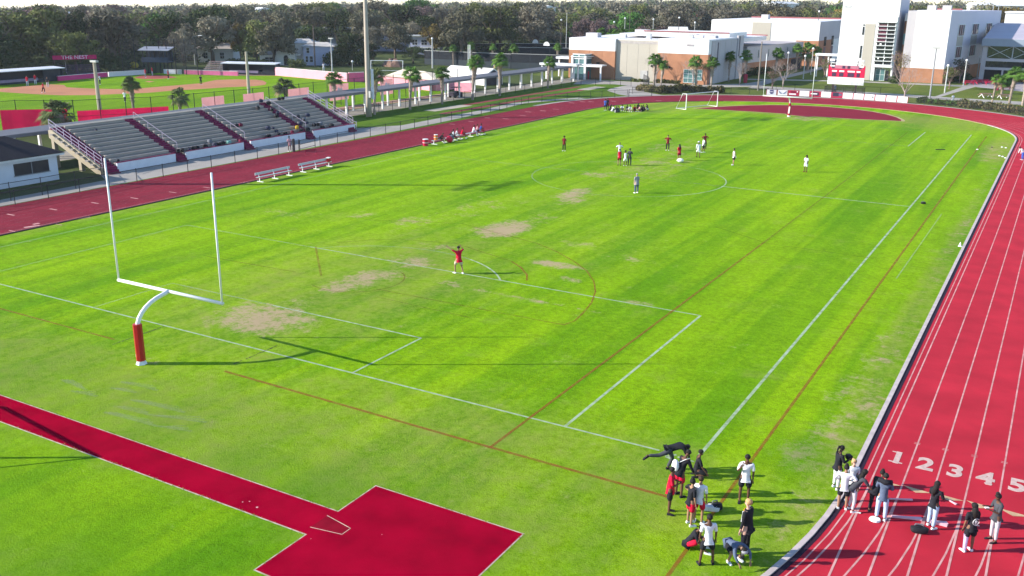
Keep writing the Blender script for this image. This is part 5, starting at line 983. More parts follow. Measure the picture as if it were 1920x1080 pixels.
# palms
m_ptr = M('palm_trunk', (.33, .26, .21), .95, .35, 4, .8, 10, rnd=.15); m_boot = M('palm_boots', (.16, .11, .085), .95, .4, 5)
L_PALM = leafmat('palm_leaf', (.042, .105, .014), (.10, .19, .03), .25, 1.2); L_PALD = leafmat('palm_leaf_dull', (.075, .11, .035), (.15, .17, .06), .2, 1.2); L_DEAD = leafmat('palm_dead', (.25, .19, .10), (.32, .25, .14))
def palmproto(seed, ht, rc, lean=0., fat=1.):
    R = random.Random(seed); t = thing('palm_tree', 'palm', 'palm tree', (0, 0, -600)); q = B(); n = 9; pts = []; rs = []
    for i in range(n): f = i/(n-1); pts.append((lean*f*f, lean*.4*f, ht*f)); rs.append((.17 if f < .45 else .17+.11*smooth((f-.45)/.3)-.10*smooth((f-.85)/.15))*R.uniform(.95, 1.06)*fat)
    q.tube(pts, rs, 9)
    for i in range(34):
        f = R.uniform(.48, .97); a = R.uniform(0, 2*PI); p = Vector((lean*f*f, lean*.4*f, ht*f)); o_ = Vector((math.cos(a), math.sin(a), .0)); q.bar(p+o_*.15, p+o_*.36*fat+Vector((0, 0, .22)), .07)
    q.build('trunk', m_ptr, t); top = Vector((lean, lean*.4, ht)); q = B(); qd = B()
    for i in range(46):
        a = R.uniform(0, 2*PI); el = R.uniform(-.75, 1.35); dead = el < -.62; s = rc*R.uniform(.8, 1.1); dv = Vector((math.cos(a)*math.cos(el), math.sin(a)*math.cos(el), math.sin(el))); m1 = top+dv*s*.48; side = dv.cross(Vector((0, 0, 1))).normalized(); bb = qd if dead else q
        bb.bar(top, m1, .03)
        for k in range(11):
            w_ = (k-5)/5*1.35; dr = (dv*math.cos(w_)+side*math.sin(w_)).normalized(); ln = s*.62*(1-.25*abs(w_)/1.35); tip = m1+dr*ln+Vector((0, 0, -.30*ln-.12)); md = m1+dr*ln*.55+Vector((0, 0, .02)); pw = dr.cross(Vector((0, 0, 1))).normalized()*.055*rc
            bb.add([m1, md-pw, tip, md+pw], [(0, 1, 2, 3)])
    q.build('crown', L_PALM, t)
    if qd.v: qd.build('dead_fronds', L_DEAD, t)
    return t
PP = [palmproto(1, 4.6, 1.35), palmproto(2, 4.6, 1.25, .4), palmproto(3, 4.6, 1.5, -.3), palmproto(4, 2.2, 1.5, .1, 1.3)]
def palm(px, by, top, label, k=None, dull=False, z=0, w=1.):
    g = G(px, by) if by < 400 else None; h = None
    lo, hi = .5, 30
    for _ in range(30):
        md = (lo+hi)/2; d = Vector((g.x, g.y, md))-Vector((CX, CY, CH)); yy = 540-F_*d.dot(_up)/d.dot(_fw)
        if yy > top: lo = md
        else: hi = md
    h = md; k = random.randrange(3) if k is None else k; h0 = (4.6+1.0) if k < 3 else (2.2+1.2); s = h/h0
    cw = min(max(1.0/s, .75), 1.35)**.0
    return dup(PP[k], (g.x, g.y, 0), random.uniform(0, 6.28), (s*w, s*w, s), label, None, {'crown': L_PALD} if dull else None)
for px, by, tp, lb, k, du, w in ((118, 262, 187, 'big bushy dull palm beside the stand stairs', 3, True, 1.15), (252, 222, 144, 'palm with swollen trunk rising behind the stand, left of two', 0, True, 1.1), (338, 214, 164, 'shorter split-crowned palm behind the stand', 3, True, .95), (537, 192, 147, 'low wide bushy palm behind the top of the stand', 3, True, 1.25), (628, 208, 135, 'palm with long hanging fronds at the right end of the stand', 0, False, 1.1), (702, 215, 126, 'palm right behind the big concrete pole', 1, True, .95), (769, 205, 127, 'first palm right of the big concrete pole', 2, False, 1.05), (829, 195, 125, 'second palm right of the big concrete pole', 0, False, 1.), (886, 187, 101, 'third and taller palm right of the big concrete pole', 1, False, 1.), (937, 180, 100, 'fourth palm right of the big concrete pole', 0, False, 1.), (1027, 165, 107, 'palm standing before the right end of the covered walk', 2, False, .95), (850, 124, 84, 'palm against the tennis screens, leftmost', 0, False, .9), (884, 126, 77, 'tall palm behind the two thin white poles', 1, False, .9), (924, 122, 82, 'small palm against the tennis screens, middle', 0, False, .85), (961, 128, 83, 'palm at the left of the basketball hoops', 2, False, .95), (1045, 122, 81, 'palm just left of the sports hall corner', 0, False, .95), (1226, 165, 101, 'left palm of the close pair before the hall', 0, False, 1.05), (1239, 166, 112, 'right and lower palm of the close pair before the hall', 1, False, 1.05), (1304, 166, 106, 'palm before the hall window', 2, False, 1.), (1333, 167, 107, 'palm before the grey corner of the hall', 0, False, 1.05), (1366, 153, 95, 'left palm before the grey wing', 1, False, 1.), (1396, 153, 94, 'right palm before the grey wing', 0, False, 1.), (1452, 148, 91, 'palm along the middle of the grey wing', 2, False, .95), (1492, 134, 82, 'palm near the far end of the grey wing', 0, False, 1.), (1514, 132, 80, 'bright bushy palm where grey wing and auditorium meet', 3, False, 1.0), (1530, 132, 86, 'small palm right of the bushy one by the auditorium', 1, False, .85), (1860, 193, 138, 'stout palm in the shrub bed, leftmost at the right edge', 1, False, 1.05), (1878, 176, 139, 'short palm half hidden by the stout palms', 3, False, 1.), (1892, 196, 127, 'tall thick-trunked palm at the right edge', 2, False, 1.15), (1917, 198, 128, 'palm cut by the right edge of the photo', 0, False, 1.1)):
    palm(px, by, tp, lb, k, du, w=w)
for i, px in enumerate((1127, 1150, 1168, 1188, 1224)):
    d = ray(px, 60); t_ = (206-CY)/d.y; x = CX+d.x*t_; dup(PP[0], (x, 206, 0), i, (1.75, 1.75, 1.6), f'palm crown showing over the sports hall roof, {ordn(i)} from the left')
for p in PP:
    for c in [c for c in bpy.data.objects if c.parent == p]: bpy.data.objects.remove(c)
    bpy.data.objects.remove(p)
# ---------------------------------------------------------------- poles and lamps
m_cpole = M('concrete_pole', (.42, .36, .29), .85, .08, 1); m_galv = M('galvanised_pole', (.45, .45, .43), .6, .06); m_wood = M('pole_wood', (.12, .09, .075), .95, .2, 2)
t = thing('floodlight_pole', 'tall thick concrete floodlight pole beside the grandstand', 'floodlight pole', (-50.7, 77.2, 0)); q = B(); q.tube([(0, 0, 0), (0, 0, 3), (0, 0, 26)], [.44, .36, .2], 14); q.build('pole', m_cpole, t, smooth=True)
q = B(); q.box((.62, .25, 4.6), (.18, .4, 4.2)); q.build('panel', M('pole_panel', (.66, .66, .72), .6), t); q = B(); q.box((.5, -.2, 3.2), (.3, .3, .9)); q.build('switch_box', m_galv, t)
def floodhead(t, z):
    q = B()
    for k in range(2): q.bar((0, -2.6, z-.2-k*1.3), (0, 2.6, z-.2-k*1.3), .12)
    q.build('cross_arm', m_galv, t)
    for k in range(2):
        for j in range(6): q = B(); q.tube([(.1, -2.4+j*.95, z-k*1.3), (.5, -2.4+j*.95, z-.25-k*1.3)], [.14, .32], 8); q.build('floodlight', m_galv, t)
floodhead(t, 25.8)
t = thing('floodlight_pole', 'second concrete floodlight pole just outside the left edge, throwing the long shadow over the pitch', 'floodlight pole', (-52.6, 15.2, 0)); q = B(); q.tube([(0, 0, 0), (0, 0, 3), (0, 0, 23.6)], [.44, .36, .2], 14); q.build('pole', m_cpole, t, smooth=True); floodhead(t, 23.4)
def pole(name, label, px, by, tp, r=.09, m=m_galv, head=None, at=None, cat='pole'):
    g = at or G(px, by); lo, hi = .5, 60
    for _ in range(30):
        md = (lo+hi)/2; d = Vector((g[0], g[1], md))-Vector((CX, CY, CH)); yy = 540-F_*d.dot(_up)/d.dot(_fw)
        if yy > tp: lo = md
        else: hi = md
    t = thing(name, label, cat, (g[0], g[1], 0)); q = B(); q.tube([(0, 0, 0), (0, 0, md)], [r*1.15, r*.8], 8); q.build('pole', m, t)
    if head == 'arm': q = B(); q.bar((0, 0, md), (1.6, .5, md+.35), .08); q.build('arm', m, t); q = B(); q.box((1.9, .6, md+.35), (.9, .35, .18), .3); q.build('lamp_head', m_white, t)
    if head == 'ball': q = B(); q.ball((0, 0, md+.1), .26, 6); q.build('lamp_globe', m_white, t)
    if head == 'box': q = B(); q.box((0, 0, md), (1.2, .45, .25)); q.build('lamp_head', m_galv, t)
    return t
pole('light_pole', 'grey light pole behind the left part of the grandstand', 189, 223, 115, .26, m_cpole, 'box'); pole('light_pole', 'grey pole behind the top edge of the grandstand, right of the infield', 468, 192, 97, .24, m_cpole)
pole('light_pole', 'thin pale pole left of the big concrete pole beyond the pink wall', 623, 134, 72, .14, M('pale_pole', (.5, .5, .48)), 'box'); pole('light_pole', 'pale pole with a small lamp in front of the tennis screens', 811, 128, 73, .17, M('pale_pole', (.5, .5, .48)), 'ball')
pole('street_lamp', 'street lamp over the trees behind the arched house', 568, 105, 58, .1, m_galv, 'arm', cat='street lamp'); pole('street_lamp', 'street lamp behind the backstop netting', 366, 122, 69, .1, m_galv, 'arm', cat='street lamp'); pole('utility_pole', 'dark wooden utility pole before the two-storey house', 591, 126, 48, .16, m_wood); pole('utility_pole', 'dark wooden utility pole behind the tennis screens', 858, 98, 56, .16, m_wood); pole('utility_pole', 'short leaning pole at the end of the left dugout', 125, 138, 107, .1, m_galv)
pole('flag_pole', 'left one of two thin white poles by the tall palm', 878, 132, 84, .1, m_white); pole('flag_pole', 'right and longer one of two thin white poles by the tall palm', 881.5, 172, 84, .1, m_white)
pole('light_pole', 'tall thin brown-grey pole left of the far goal post', 1421, 170, 78, .14, M('brown_pole', (.22, .19, .16))); pole('lamp_post', 'white globe lamp post on the lawn between the far uprights', 1506, 148, 106, .1, M('pale_pole', (.5, .5, .48)), 'ball', cat='lamp post'); pole('light_pole', 'tall thin light pole before the classroom block', 1743, 184, 90, .13, M('grey_pole', (.3, .3, .32)), 'box'); pole('lamp_post', 'pale lamp post on the lawn at the brick corner', 1771, 174, 124, .12, M('pale_pole', (.5, .5, .48)), 'ball', cat='lamp post'); pole('lamp_post', 'pale lamp post at the end of the diagonal path', 1806, 161, 114, .12, M('pale_pole', (.5, .5, .48)), 'ball', cat='lamp post'); pole('lamp_post', 'grey lamp post before the entrance fascia', 1831, 149, 108, .12, m_galv, 'ball', cat='lamp post'); pole('lamp_post', 'lamp post before the brick base of the grey wing', 1388, 155, 110, .1, m_galv, 'ball', cat='lamp post'); pole('lamp_post', 'lamp post by the small green street tree', 1520, 140, 92, .09, m_galv, 'ball', cat='lamp post'); pole('lamp_post', 'lamp post in front of the wide leafless tree', 1474, 150, 100, .08, m_galv, 'ball', cat='lamp post')
pole('parking_sign', 'small white sign on a thin post beyond the pink wall', 661, 132, 116, .06, m_galv, 'ball', cat='sign'); pole('parking_sign', 'small round white sign before the right tennis screens', 927, 133, 123, .06, m_galv, 'ball', cat='sign')
for i, (px, tp) in enumerate(((1052, 38), (1062, 24), (1151, 42), (1171, 35), (1180, 20), (1224, 37), (1272, 34), (1302, 43), (1532, 22))):
    d = ray(px, 62); t_ = (215-CY)/d.y if px < 1500 else (245-CY)/d.y; pole('car_park_lamp', f'lamp pole standing beyond the school roofs, {ordn(i)} from the left', px, 0, tp, .1, m_galv if i % 2 else m_wood, 'ball' if i not in (1, 4) else None, at=(CX+d.x*t_, CY+d.y*t_), cat='lamp post')
for i, (px, by, tp) in enumerate(((1005, 104, 70), (1026, 110, 75))):
    t = pole('basketball_hoop', f'{"left" if i == 0 else "right"} basketball hoop with a white fan backboard on the dark courts', px, by, tp+6, .13, m_black, None, cat='basketball hoop'); g = t.location; q = B(); n = 12; zz = 4.0
    q.extr([(math.cos(a)*1.0, -.6, 3.6+math.sin(a)*1.1) for a in np.linspace(0, PI, n)], (0, .06, 0)); q.build('backboard', m_white, t)
# tennis screens
m_scr = M('tennis_screen', (.010, .014, .022), .8, .2, .4, alpha=.86); m_scr2 = M('tennis_screen_low', (.028, .04, .048), .8, .15, .4)
def tscreen(label, a, c, h):
    a = G(*a); c = G(*c); t = thing('tennis_screen', label, 'tennis fence', a); q = B(); d = c-a; q.bar((0, 0, h*.6), d+Vector((0, 0, h*.6)), .05, h*.8); q.build('screen', m_scr, t); q = B(); q.bar((0, 0, h*.22), d+Vector((0, 0, h*.22)), .09, h*.42); q.build('lower_screen', m_scr2, t); q = B(); q.bar((0, 0, h), d+Vector((0, 0, h)), .1)
    q.build('rail', m_galv, t); n = int(d.length/4); 
    for k in range(n+1): q = B(); q.tube([(0, 0, 0), (0, 0, h)], .06, 5); q.build('post', m_black, t, d*k/n)
tscreen('long dark tennis court screen from the bushes to the middle palms', (796, 121), (958, 129), 3.5); tscreen('dark tennis court screen from the middle palms to the sports hall', (958, 129), (1066, 133), 3.6)
tscreen('dark screen in the second row, under the basketball hoops', (960, 112), (1066, 114), 3.4); tscreen('dark screen in the back row, left part', (880, 104), (1066, 103), 3.4)
# pale barrier wall panel behind courts
# ---------------------------------------------------------------- houses
def house(label, px, by, w, d, h, roofh, wallm, roofm, rz, wins=(), roof='gable', extra=None):
    g = G(px, by) if not isinstance(px, Vector) else px; t = thing('house', label, 'house', (g.x, g.y, 0), rz); part(t, 'wall', wallm, bx(-w/2, w/2, 0, d, 0, h)); q = B()
    if roof == 'gable': q.extr([(-w/2-.4, -.4, h), (-w/2-.4, d/2, h+roofh), (-w/2-.4, d+.4, h)], (w+.8, 0, 0))
    elif roof == 'front': q.extr([(-w/2-.3, -.3, h), (0, -.3, h+roofh), (w/2+.3, -.3, h)], (0, d+.6, 0))
    elif roof == 'hip': e = [(-w/2-.5, -.5, h), (w/2+.5, -.5, h), (w/2+.5, d+.5, h), (-w/2-.5, d+.5, h), (-w/4, d/2, h+roofh), (w/4, d/2, h+roofh)]; q.add(e, [(0, 1, 5, 4), (1, 2, 5), (2, 3, 4, 5), (3, 0, 4), (0, 3, 2, 1)])
    else: q.box(*bx(-w/2-.4, w/2+.4, -.4, d+.4, h, h+.35))
    q.build('roof', roofm, t)
    for (x0, x1, z0, z1) in wins: window(t, x0, x1, 0, z0, z1, 2 if x1-x0 > .9 else 1, 2)
    return t
m_hw = M('house_white', (.72, .70, .66), .85, .05); m_hb = M('house_blue', (.42, .44, .58), .85, .05); m_ht = M('house_roof', (.34, .31, .29), .85, .12, 1); m_hr = M('house_red_roof', (.40, .12, .08), .85, .12, 1); m_hwr = M('white_roof', (.75, .74, .72), .7, .05)
fy = math.radians(-28)
house('cream two-gabled house behind the open-limbed oak', 405, 117, 9, 7, 3.4, 1.3, m_hw, m_ht, math.radians(30), ((-3, -2, 1, 2.4), (1.2, 2.2, 1, 2.4)))
t = house('small white house with an arched dark doorway in a steep gable', 537, 122.5, 4.6, 7, 2.9, 1.9, m_hw, m_ht, math.radians(30), (), 'front'); q = B(); q.extr([(-.55, -.05, .1), (.55, -.05, .1), (.55, -.05, 1.9), (.3, -.05, 2.4), (-.3, -.05, 2.4), (-.55, -.05, 1.9)], (0, .08, 0)); q.build('door', m_glass, t); q = B(); q.box((0, -.33, 3.5), (.5, .08, .35)); q.build('vent', m_glass, t); q = B(); q.extr([(-2.6, -.32, 2.9), (0, -.32, 4.75), (2.6, -.32, 2.9)], (0, .03, 0)); q.build('gable', m_hw, t)
house('low white wing left of the arched house', 507, 121.5, 5, 6, 2.4, .8, m_hw, m_ht, math.radians(30), ((-1.2, .8, .8, 1.8),))
t = house('white two-storey house with dark shutters beyond the long pink wall', 566, 121.5, 6.2, 6, 5.2, 1.0, m_hw, M('beige_roof', (.5, .46, .42), .85), math.radians(30), ((-2.4, -1.4, 3.5, 4.8), (.4, 1.4, 3.5, 4.8), (1.7, 2.4, 3.5, 4.8)), 'hip')
q = B(); q.box(*bx(-2.6, .2, -1.4, 0, 2.3, 2.6)); q.build('porch_roof', m_hwr, t)
t = house('bluish two-storey house wing in shade', 598, 122.8, 7.5, 6, 4.6, .9, m_hb, M('beige_roof', (.5, .46, .42), .85), math.radians(30), ((-3.2, -2.6, .8, 2.2), (-2.2, -1.4, .8, 2.2), (1, 1.7, .9, 2.1), (-2.9, -2.2, 3, 4.2)), 'hip')
for lb, px, y0, w, h in (('long low building with a white flat roof above the garden trees, left part', 625, 96, 20, 6.6), ('long low building with a white flat roof right of the big pole', 712, 96, 17, 6.4)):
    g = G(px, y0); t = house(lb, g, 0, w, 8, h, 0, m_hb, m_hwr, math.radians(30), [(-w/2+1+i*2.6, -w/2+2.2+i*2.6, 4, 5.4) for i in range(int(w/2.8))], 'flat')
g = G(797, 106); t = house('white-roofed house with an upstairs balcony behind the bushes', g, 0, 8.6, 7, 5.4, .9, m_hb, m_hwr, math.radians(26), ((-3.6, -2.2, 3.2, 4.7), (-1, .6, 3.2, 4.7), (1.4, 2.8, 3.2, 4.7)), 'flat'); part(t, 'balcony', m_white, bx(-4.4, 4.4, -1.5, 0, 2.4, 2.7), bx(-4.4, 4.4, -1.55, -1.45, 3.2, 3.3), bx(-4.4, -4.25, -1.5, -1.4, 0, 5.6), bx(4.25, 4.4, -1.5, -1.4, 0, 5.6)); part(t, 'balcony_roof', m_hwr, bx(-4.9, 4.9, -2, .2, 5.75, 6.0)); part(t, 'chimney', m_hr, bx(.5, 2, 3, 4, 5.7, 7))
d = ray(1285, 40); t_ = (330-CY)/d.y; g = Vector((CX+d.x*t_, 330, 0)); house('house with a red tiled gable roof far behind the sports hall', g, 0, 10, 8, 8.6, 2.4, M('teal_house', (.1, .2, .18)), m_hr, .4, ((-3, -1.6, 4, 6),))
d = ray(1273, 60); t_ = (228-CY)/d.y; house('small pinkish shed roof just over the sports hall', Vector((CX+d.x*t_, 228, 0)), 0, 4.5, 4, 8.0, 1.2, M('shed_pink', (.6, .42, .40)), m_hwr, .5)
for i, (px, y, h, w) in enumerate(((52, 470, 7.5, 14), (130, 520, 8.5, 10), (508, 520, 10.5, 22), (1890, 420, 15.2, 30), (1448, 560, 14, 26), (1010, 520, 11.5, 9))):
    d = ray(px, 20); t_ = (y-0)/math.hypot(d.x, d.y); p = Vector((CX+d.x*t_, CY+d.y*t_, gz(CX+d.x*t_, CY+d.y*t_))); tt = house(f'pale distant roof glimpsed over the wood, {ordn(i)} from the left', p, 0, w, 9, h, 1.2, m_hw, m_hwr, .5+i); tt.location = p
# tents and stored things beyond the baseball ground
g = G(868, 157); t = thing('storage_tent', 'white frame tent with a dark open end beyond the pink walls', 'tent', g, math.radians(-12)); q = B(); q.extr([(-6, 0, 0), (-6, 0, 1.9), (-6, 2.6, 3.2), (-6, 5.2, 1.9), (-6, 5.2, 0)], (12, 0, 0)); q.build('canvas', M('tent_white', (.74, .72, .68), .7, .05), t); q = B(); q.extr([(6.02, .3, 0), (6.02, .3, 1.8), (6.02, 2.6, 2.9), (6.02, 4.9, 1.8), (6.02, 4.9, 0)], (.06, 0, 0)); q.build('dark_opening', M('tent_dark', (.05, .045, .05)), t)
g = G(768, 166); t = thing('canopy_shelter', 'low cream hip-roofed shelter behind the pale pink wall', 'shelter', g, math.radians(-10)); q = B(); e = [(-7, 0, 1.9), (7, 0, 1.9), (7, 6, 2.1), (-7, 6, 2.1), (-5, 3, 3.1), (1, 3, 3.1)]; q.add(e, [(0, 1, 5, 4), (1, 2, 5), (2, 3, 4, 5), (3, 0, 4), (0, 3, 2, 1)]); q.build('roof', M('cream_roof', (.76, .64, .50), .8, .05), t); part(t, 'wall', m_pinkw, bx(-6.8, 6.8, .3, 5.8, 0, 1.9))
g = G(737, 125); t = thing('soil_heap', 'brown soil heap beyond the small white goal', 'soil heap', g); q = B(); R = random.Random(3); q.ball((0, 0, 0), (3.2, 1.8, 1.9), 7); q.v = [(x*R.uniform(.85, 1.1), y*R.uniform(.85, 1.1), z*R.uniform(.8, 1.15)) for x, y, z in q.v]; q.build('heap', M('soil_brown', (.20, .12, .09), .95, .3, 2), t)
g = G(922, 158); t = thing('small_sign', 'white board with dark lettering on the grass by the covered walk', 'sign', g, math.radians(-28)); part(t, 'board', m_white, bx(-1, 1, 0, .06, .2, 1.3)); part(t, 'marks', m_bblk, bx(-.8, -.3, -.02, 0, .5, 1), bx(-.1, .3, -.02, 0, .5, .9), bx(.45, .8, -.02, 0, .5, 1))
g = G(252, 128); t = thing('tarp_bundle', 'yellow covered bundle beside a pale car left of the press stand', 'bundle', g); q = B(); q.ball((0, 0, .7), (1.3, .8, .8), 6); q.build('tarp', M('tarp_yellow', (.55, .42, .03), .7, .15), t)
# motor cart under the covered walk
t = thing('utility_cart', 'dark utility cart parked under the covered walk', 'cart', (-55.5, 107.2, 0), math.radians(88)); part(t, 'body', M('cart_dark', (.04, .03, .05), .5), bx(-1.3, 1.3, -.55, .55, .35, .8), bx(-1.3, -.4, -.55, .55, .8, 1.0)); part(t, 'seat', m_glass, bx(-.3, .2, -.5, .5, .8, 1.15)); part(t, 'canopy', M('cart_dark', (.04, .03, .05)), bx(-.6, 1, -.6, .6, 1.7, 1.76), bx(.9, .95, -.5, -.45, .8, 1.7), bx(.9, .95, .45, .5, .8, 1.7))
for x in (-.9, .9):
    for y in (-.55, .55): q = B(); q.tube([(x, y-.08, .28), (x, y+.08, .28)], .28, 12); q.build('wheel', m_black, t)
# bins, picnic tables
def bin_(label, px, py, m, s=1.): g = G(px, py); t = thing('litter_bin', label, 'bin', g); q = B(); q.tube([(0, 0, 0), (0, 0, 1.0*s), (0, 0, 1.2*s)], [.3*s, .34*s, .3*s], 10); q.build('body', m, t); q = B(); q.ball((0, 0, 1.2*s), (.33*s, .33*s, .2*s), 6); q.build('lid', m, t)
m_bin = M('bin_red', (.40, .01, .04), .5, .1); bin_('red litter bin right of the glass entry tower', 1101, 148, m_bin, 1.2); bin_('red litter bin on the path by the grey wing', 1397, 155, m_bin, 1.3); bin_('tall magenta litter bin before the entrance court', 1868, 169, M('bin_magenta', (.42, .01, .09), .5), 1.5)
def ptable(label, px, py, mt, ml, rz):
    g = G(px, py); t = thing('picnic_table', label, 'picnic table', g, rz); part(t, 'table_top', mt, bx(-1.1, 1.1, -.4, .4, .72, .78)); part(t, 'bench_seat', mt, bx(-1.1, 1.1, -.95, -.65, .42, .47)); part(t, 'bench_seat', mt, bx(-1.1, 1.1, .65, .95, .42, .47)); q = B()
    for x in (-.8, .8): q.bar((x, -.9, 0), (x, .2, .74), .1); q.bar((x, .9, 0), (x, -.2, .74), .1)
    q.build('leg', ml, t)
m_tr = M('table_red', (.58, .012, .07), .5, .1); m_tb = M('table_brown', (.36, .17, .15), .8, .1)
ptable('concrete-legged picnic table on the lawn, left of two', 1848, 183, m_tb, m_white, .6); ptable('concrete-legged picnic table on the lawn, right of two', 1882, 185, m_tb, m_white, .5); ptable('red picnic table at the left end of the court', 1816, 158.5, m_tr, m_tr, .3); ptable('red picnic table beside the lamp post before the entrance', 1832, 157, m_tr, m_tr, .9); ptable('red picnic table in the middle of the court', 1843, 155.5, m_tr, m_tr, .2); ptable('red picnic table near the magenta bin', 1856, 159, m_tr, m_tr, .2); ptable('red picnic table behind the thick-trunked palm', 1887, 168, m_tr, m_tr, .4); ptable('dark red picnic table under the entrance', 1870, 150, m_tr, m_tr, .4); ptable('dark red picnic table at the right edge under the entrance', 1908, 153, m_tr, m_tr, .4)
# ================================================================ PEOPLE
SK = {'dark': (.125, .060, .038), 'brown': (.20, .105, .065), 'tan': (.34, .19, .12), 'light': (.55, .33, .25)}
CL = {'black': (.022, .022, .028), 'char': (.065, .067, .078), 'grey': (.30, .30, .33), 'white': (.78, .78, .80), 'red': (.60, .012, .045), 'maroon': (.20, .012, .025), 'navy': (.03, .035, .09), 'blue': (.05, .11, .42), 'jeans': (.42, .55, .72), 'slate': (.10, .13, .20), 'pink': (.72, .38, .42), 'khaki': (.55, .47, .36), 'lgrey': (.52, .50, .54), 'lilac': (.55, .45, .66), 'gold': (.62, .36, .03), 'purple': (.22, .10, .35), 'orange': (.6, .12, .03)}
HC = {'black': (.014, .011, .010), 'brown': (.05, .028, .018), 'blond': (.55, .33, .15), 'grey': (.35, .33, .31)}
def cm(c): return M('cloth_'+c, CL[c], .9, .16, 7, .25, 25, spec=.1)
def sm(c): return M('skin_'+c, SK[c], .6, .05, 5, spec=.25)
def hm(c): return M('hair_'+c, HC[c], .7, .3, 20, .5, 50, spec=.3)
QUEUE = []
def skin(name, verts, edges, radii, mat, parent, sub=1):
    me = bpy.data.meshes.new(name); me.from_pydata([tuple(v) for v in verts], edges, []); o = bpy.data.objects.new(name, me); COL.objects.link(o)
    sk_ = o.modifiers.new('k', 'SKIN'); sk_.use_smooth_shade = True; sk_.branch_smoothing = .6
    dt = me.skin_vertices[0].data
    for i, r in enumerate(radii): dt[i].radius = r if hasattr(r, '__len__') else (r, r)
    for i in range(len(radii)): dt[i].use_root = (i == 0)
    if sub: s = o.modifiers.new('s', 'SUBSURF'); s.levels = sub; s.render_levels = sub
    QUEUE.append((o, name, mat, parent)); return o
def flush():
    bpy.context.view_layer.update(); dg = bpy.context.evaluated_depsgraph_get()
    for o, name, mat, parent in QUEUE:
        me = bpy.data.meshes.new_from_object(o.evaluated_get(dg)); me.name = name; me.materials.clear(); me.materials.append(mat); me.polygons.foreach_set('use_smooth', [True]*len(me.polygons)); n = o.name
        old = o.data; o.modifiers.clear(); o.data = me; bpy.data.meshes.remove(old); o.parent = parent
    QUEUE.clear()
def nv(v): return Vector(v).normalized()
POSES = {
 'stand': {}, 
 'hips': dict(aL=((-.85, -.25, -.75), (.8, .45, -.35)), aR=((.85, -.25, -.75), (-.8, .45, -.35))),
 'hipL': dict(aL=((-.85, -.25, -.75), (.8, .45, -.35))),
 'fold': dict(aL=((-.3, .3, -1), (.75, .7, .25)), aR=((.3, .3, -1), (-.75, .7, .15))),
 'phone': dict(aL=((-.15, .35, -1), (.25, .9, .35)), aR=((.15, .3, -1), (-.3, .9, .35)), hp=25),
 'chin': dict(aL=((-.15, .1, -1), (0, .1, -1)), aR=((.3, .25, -.9), (-.35, .55, .85)), hp=20),
 'point': dict(aL=((-.7, .55, .45), (-.5, .7, .6)), aR=((.8, .3, .1), (-.6, .2, .7)), lL=((-.1, .45, -1), (-.05, -.1, -1)), lR=((.1, -.25, -1), (.05, -.3, -1))),
 'walk': dict(lL=((-.03, .35, -1), (-.02, -.1, -1)), lR=((.03, -.2, -1), (.02, -.45, -1)), aL=((-.15, -.3, -1), (-.05, .2, -1)), aR=((.15, .3, -1), (.05, .5, -1))),
 'lean': dict(lean=48, aL=((-.15, .1, -1), (0, .1, -1)), aR=((.15, .25, -1), (0, .1, -1)), hp=45, lL=((-.08, .12, -1), (-.02, -.16, -1)), lR=((.08, .05, -1), (.02, -.12, -1))),
 'bend': dict(lean=78, aL=((-.1, .3, -1), (.1, .2, -1)), aR=((.1, .4, -1), (-.1, .1, -1)), hp=95, lL=((-.05, .3, -1), (-.02, -.35, -1)), lR=((.05, -.95, -.05), (.05, -.95, .10))),
 'sit': dict(lean=20, aL=((-.25, .4, -.9), (.2, .9, -.2)), aR=((.25, .4, -.9), (-.2, .9, -.2)), lL=((-.25, .85, .55), (.05, .55, -.85)), lR=((.25, .85, .55), (-.05, .55, -.85)), hp=25),
 'sitback': dict(lean=-8, aL=((-.2, -.1, -1), (-.1, .1, -1)), aR=((.2, .5, -.8), (0, .8, -.5)), lL=((-.1, .95, -.05), (0, .95, -.2)), lR=((.2, .9, .4), (0, .5, -.85)), hp=15),
 'kneel': dict(lean=6, aL=((-.15, .15, -1), (.05, .2, -1)), aR=((.15, .5, -.8), (0, .5, -.8)), lL=((-.1, .95, -.3), (.0, -.95, -.12)), lR=((.15, .95, -.25), (0, -.95, -.12)), hp=20),
 'crouch': dict(lean=52, aL=((-.35, .6, -.6), (.25, .5, -.8)), aR=((.35, .6, -.6), (-.25, .5, -.8)), lL=((-.35, .95, -.05), (.1, -.45, -.9)), lR=((.35, .95, -.05), (-.1, -.45, -.9)), hp=75),
 'chair': dict(lean=12, aL=((-.2, .35, -.9), (.1, .9, -.2)), aR=((.2, .35, -.9), (-.1, .9, -.2)), lL=((-.15, .98, -.05), (0, .12, -1)), lR=((.15, .98, -.05), (0, .12, -1)), hp=10),
 'chairfwd': dict(lean=40, aL=((-.2, .5, -.8), (.15, .6, -.6)), aR=((.2, .5, -.8), (-.15, .6, -.6)), lL=((-.15, .98, -.05), (0, .2, -1)), lR=((.15, .98, -.05), (0, .2, -1)), hp=30)}
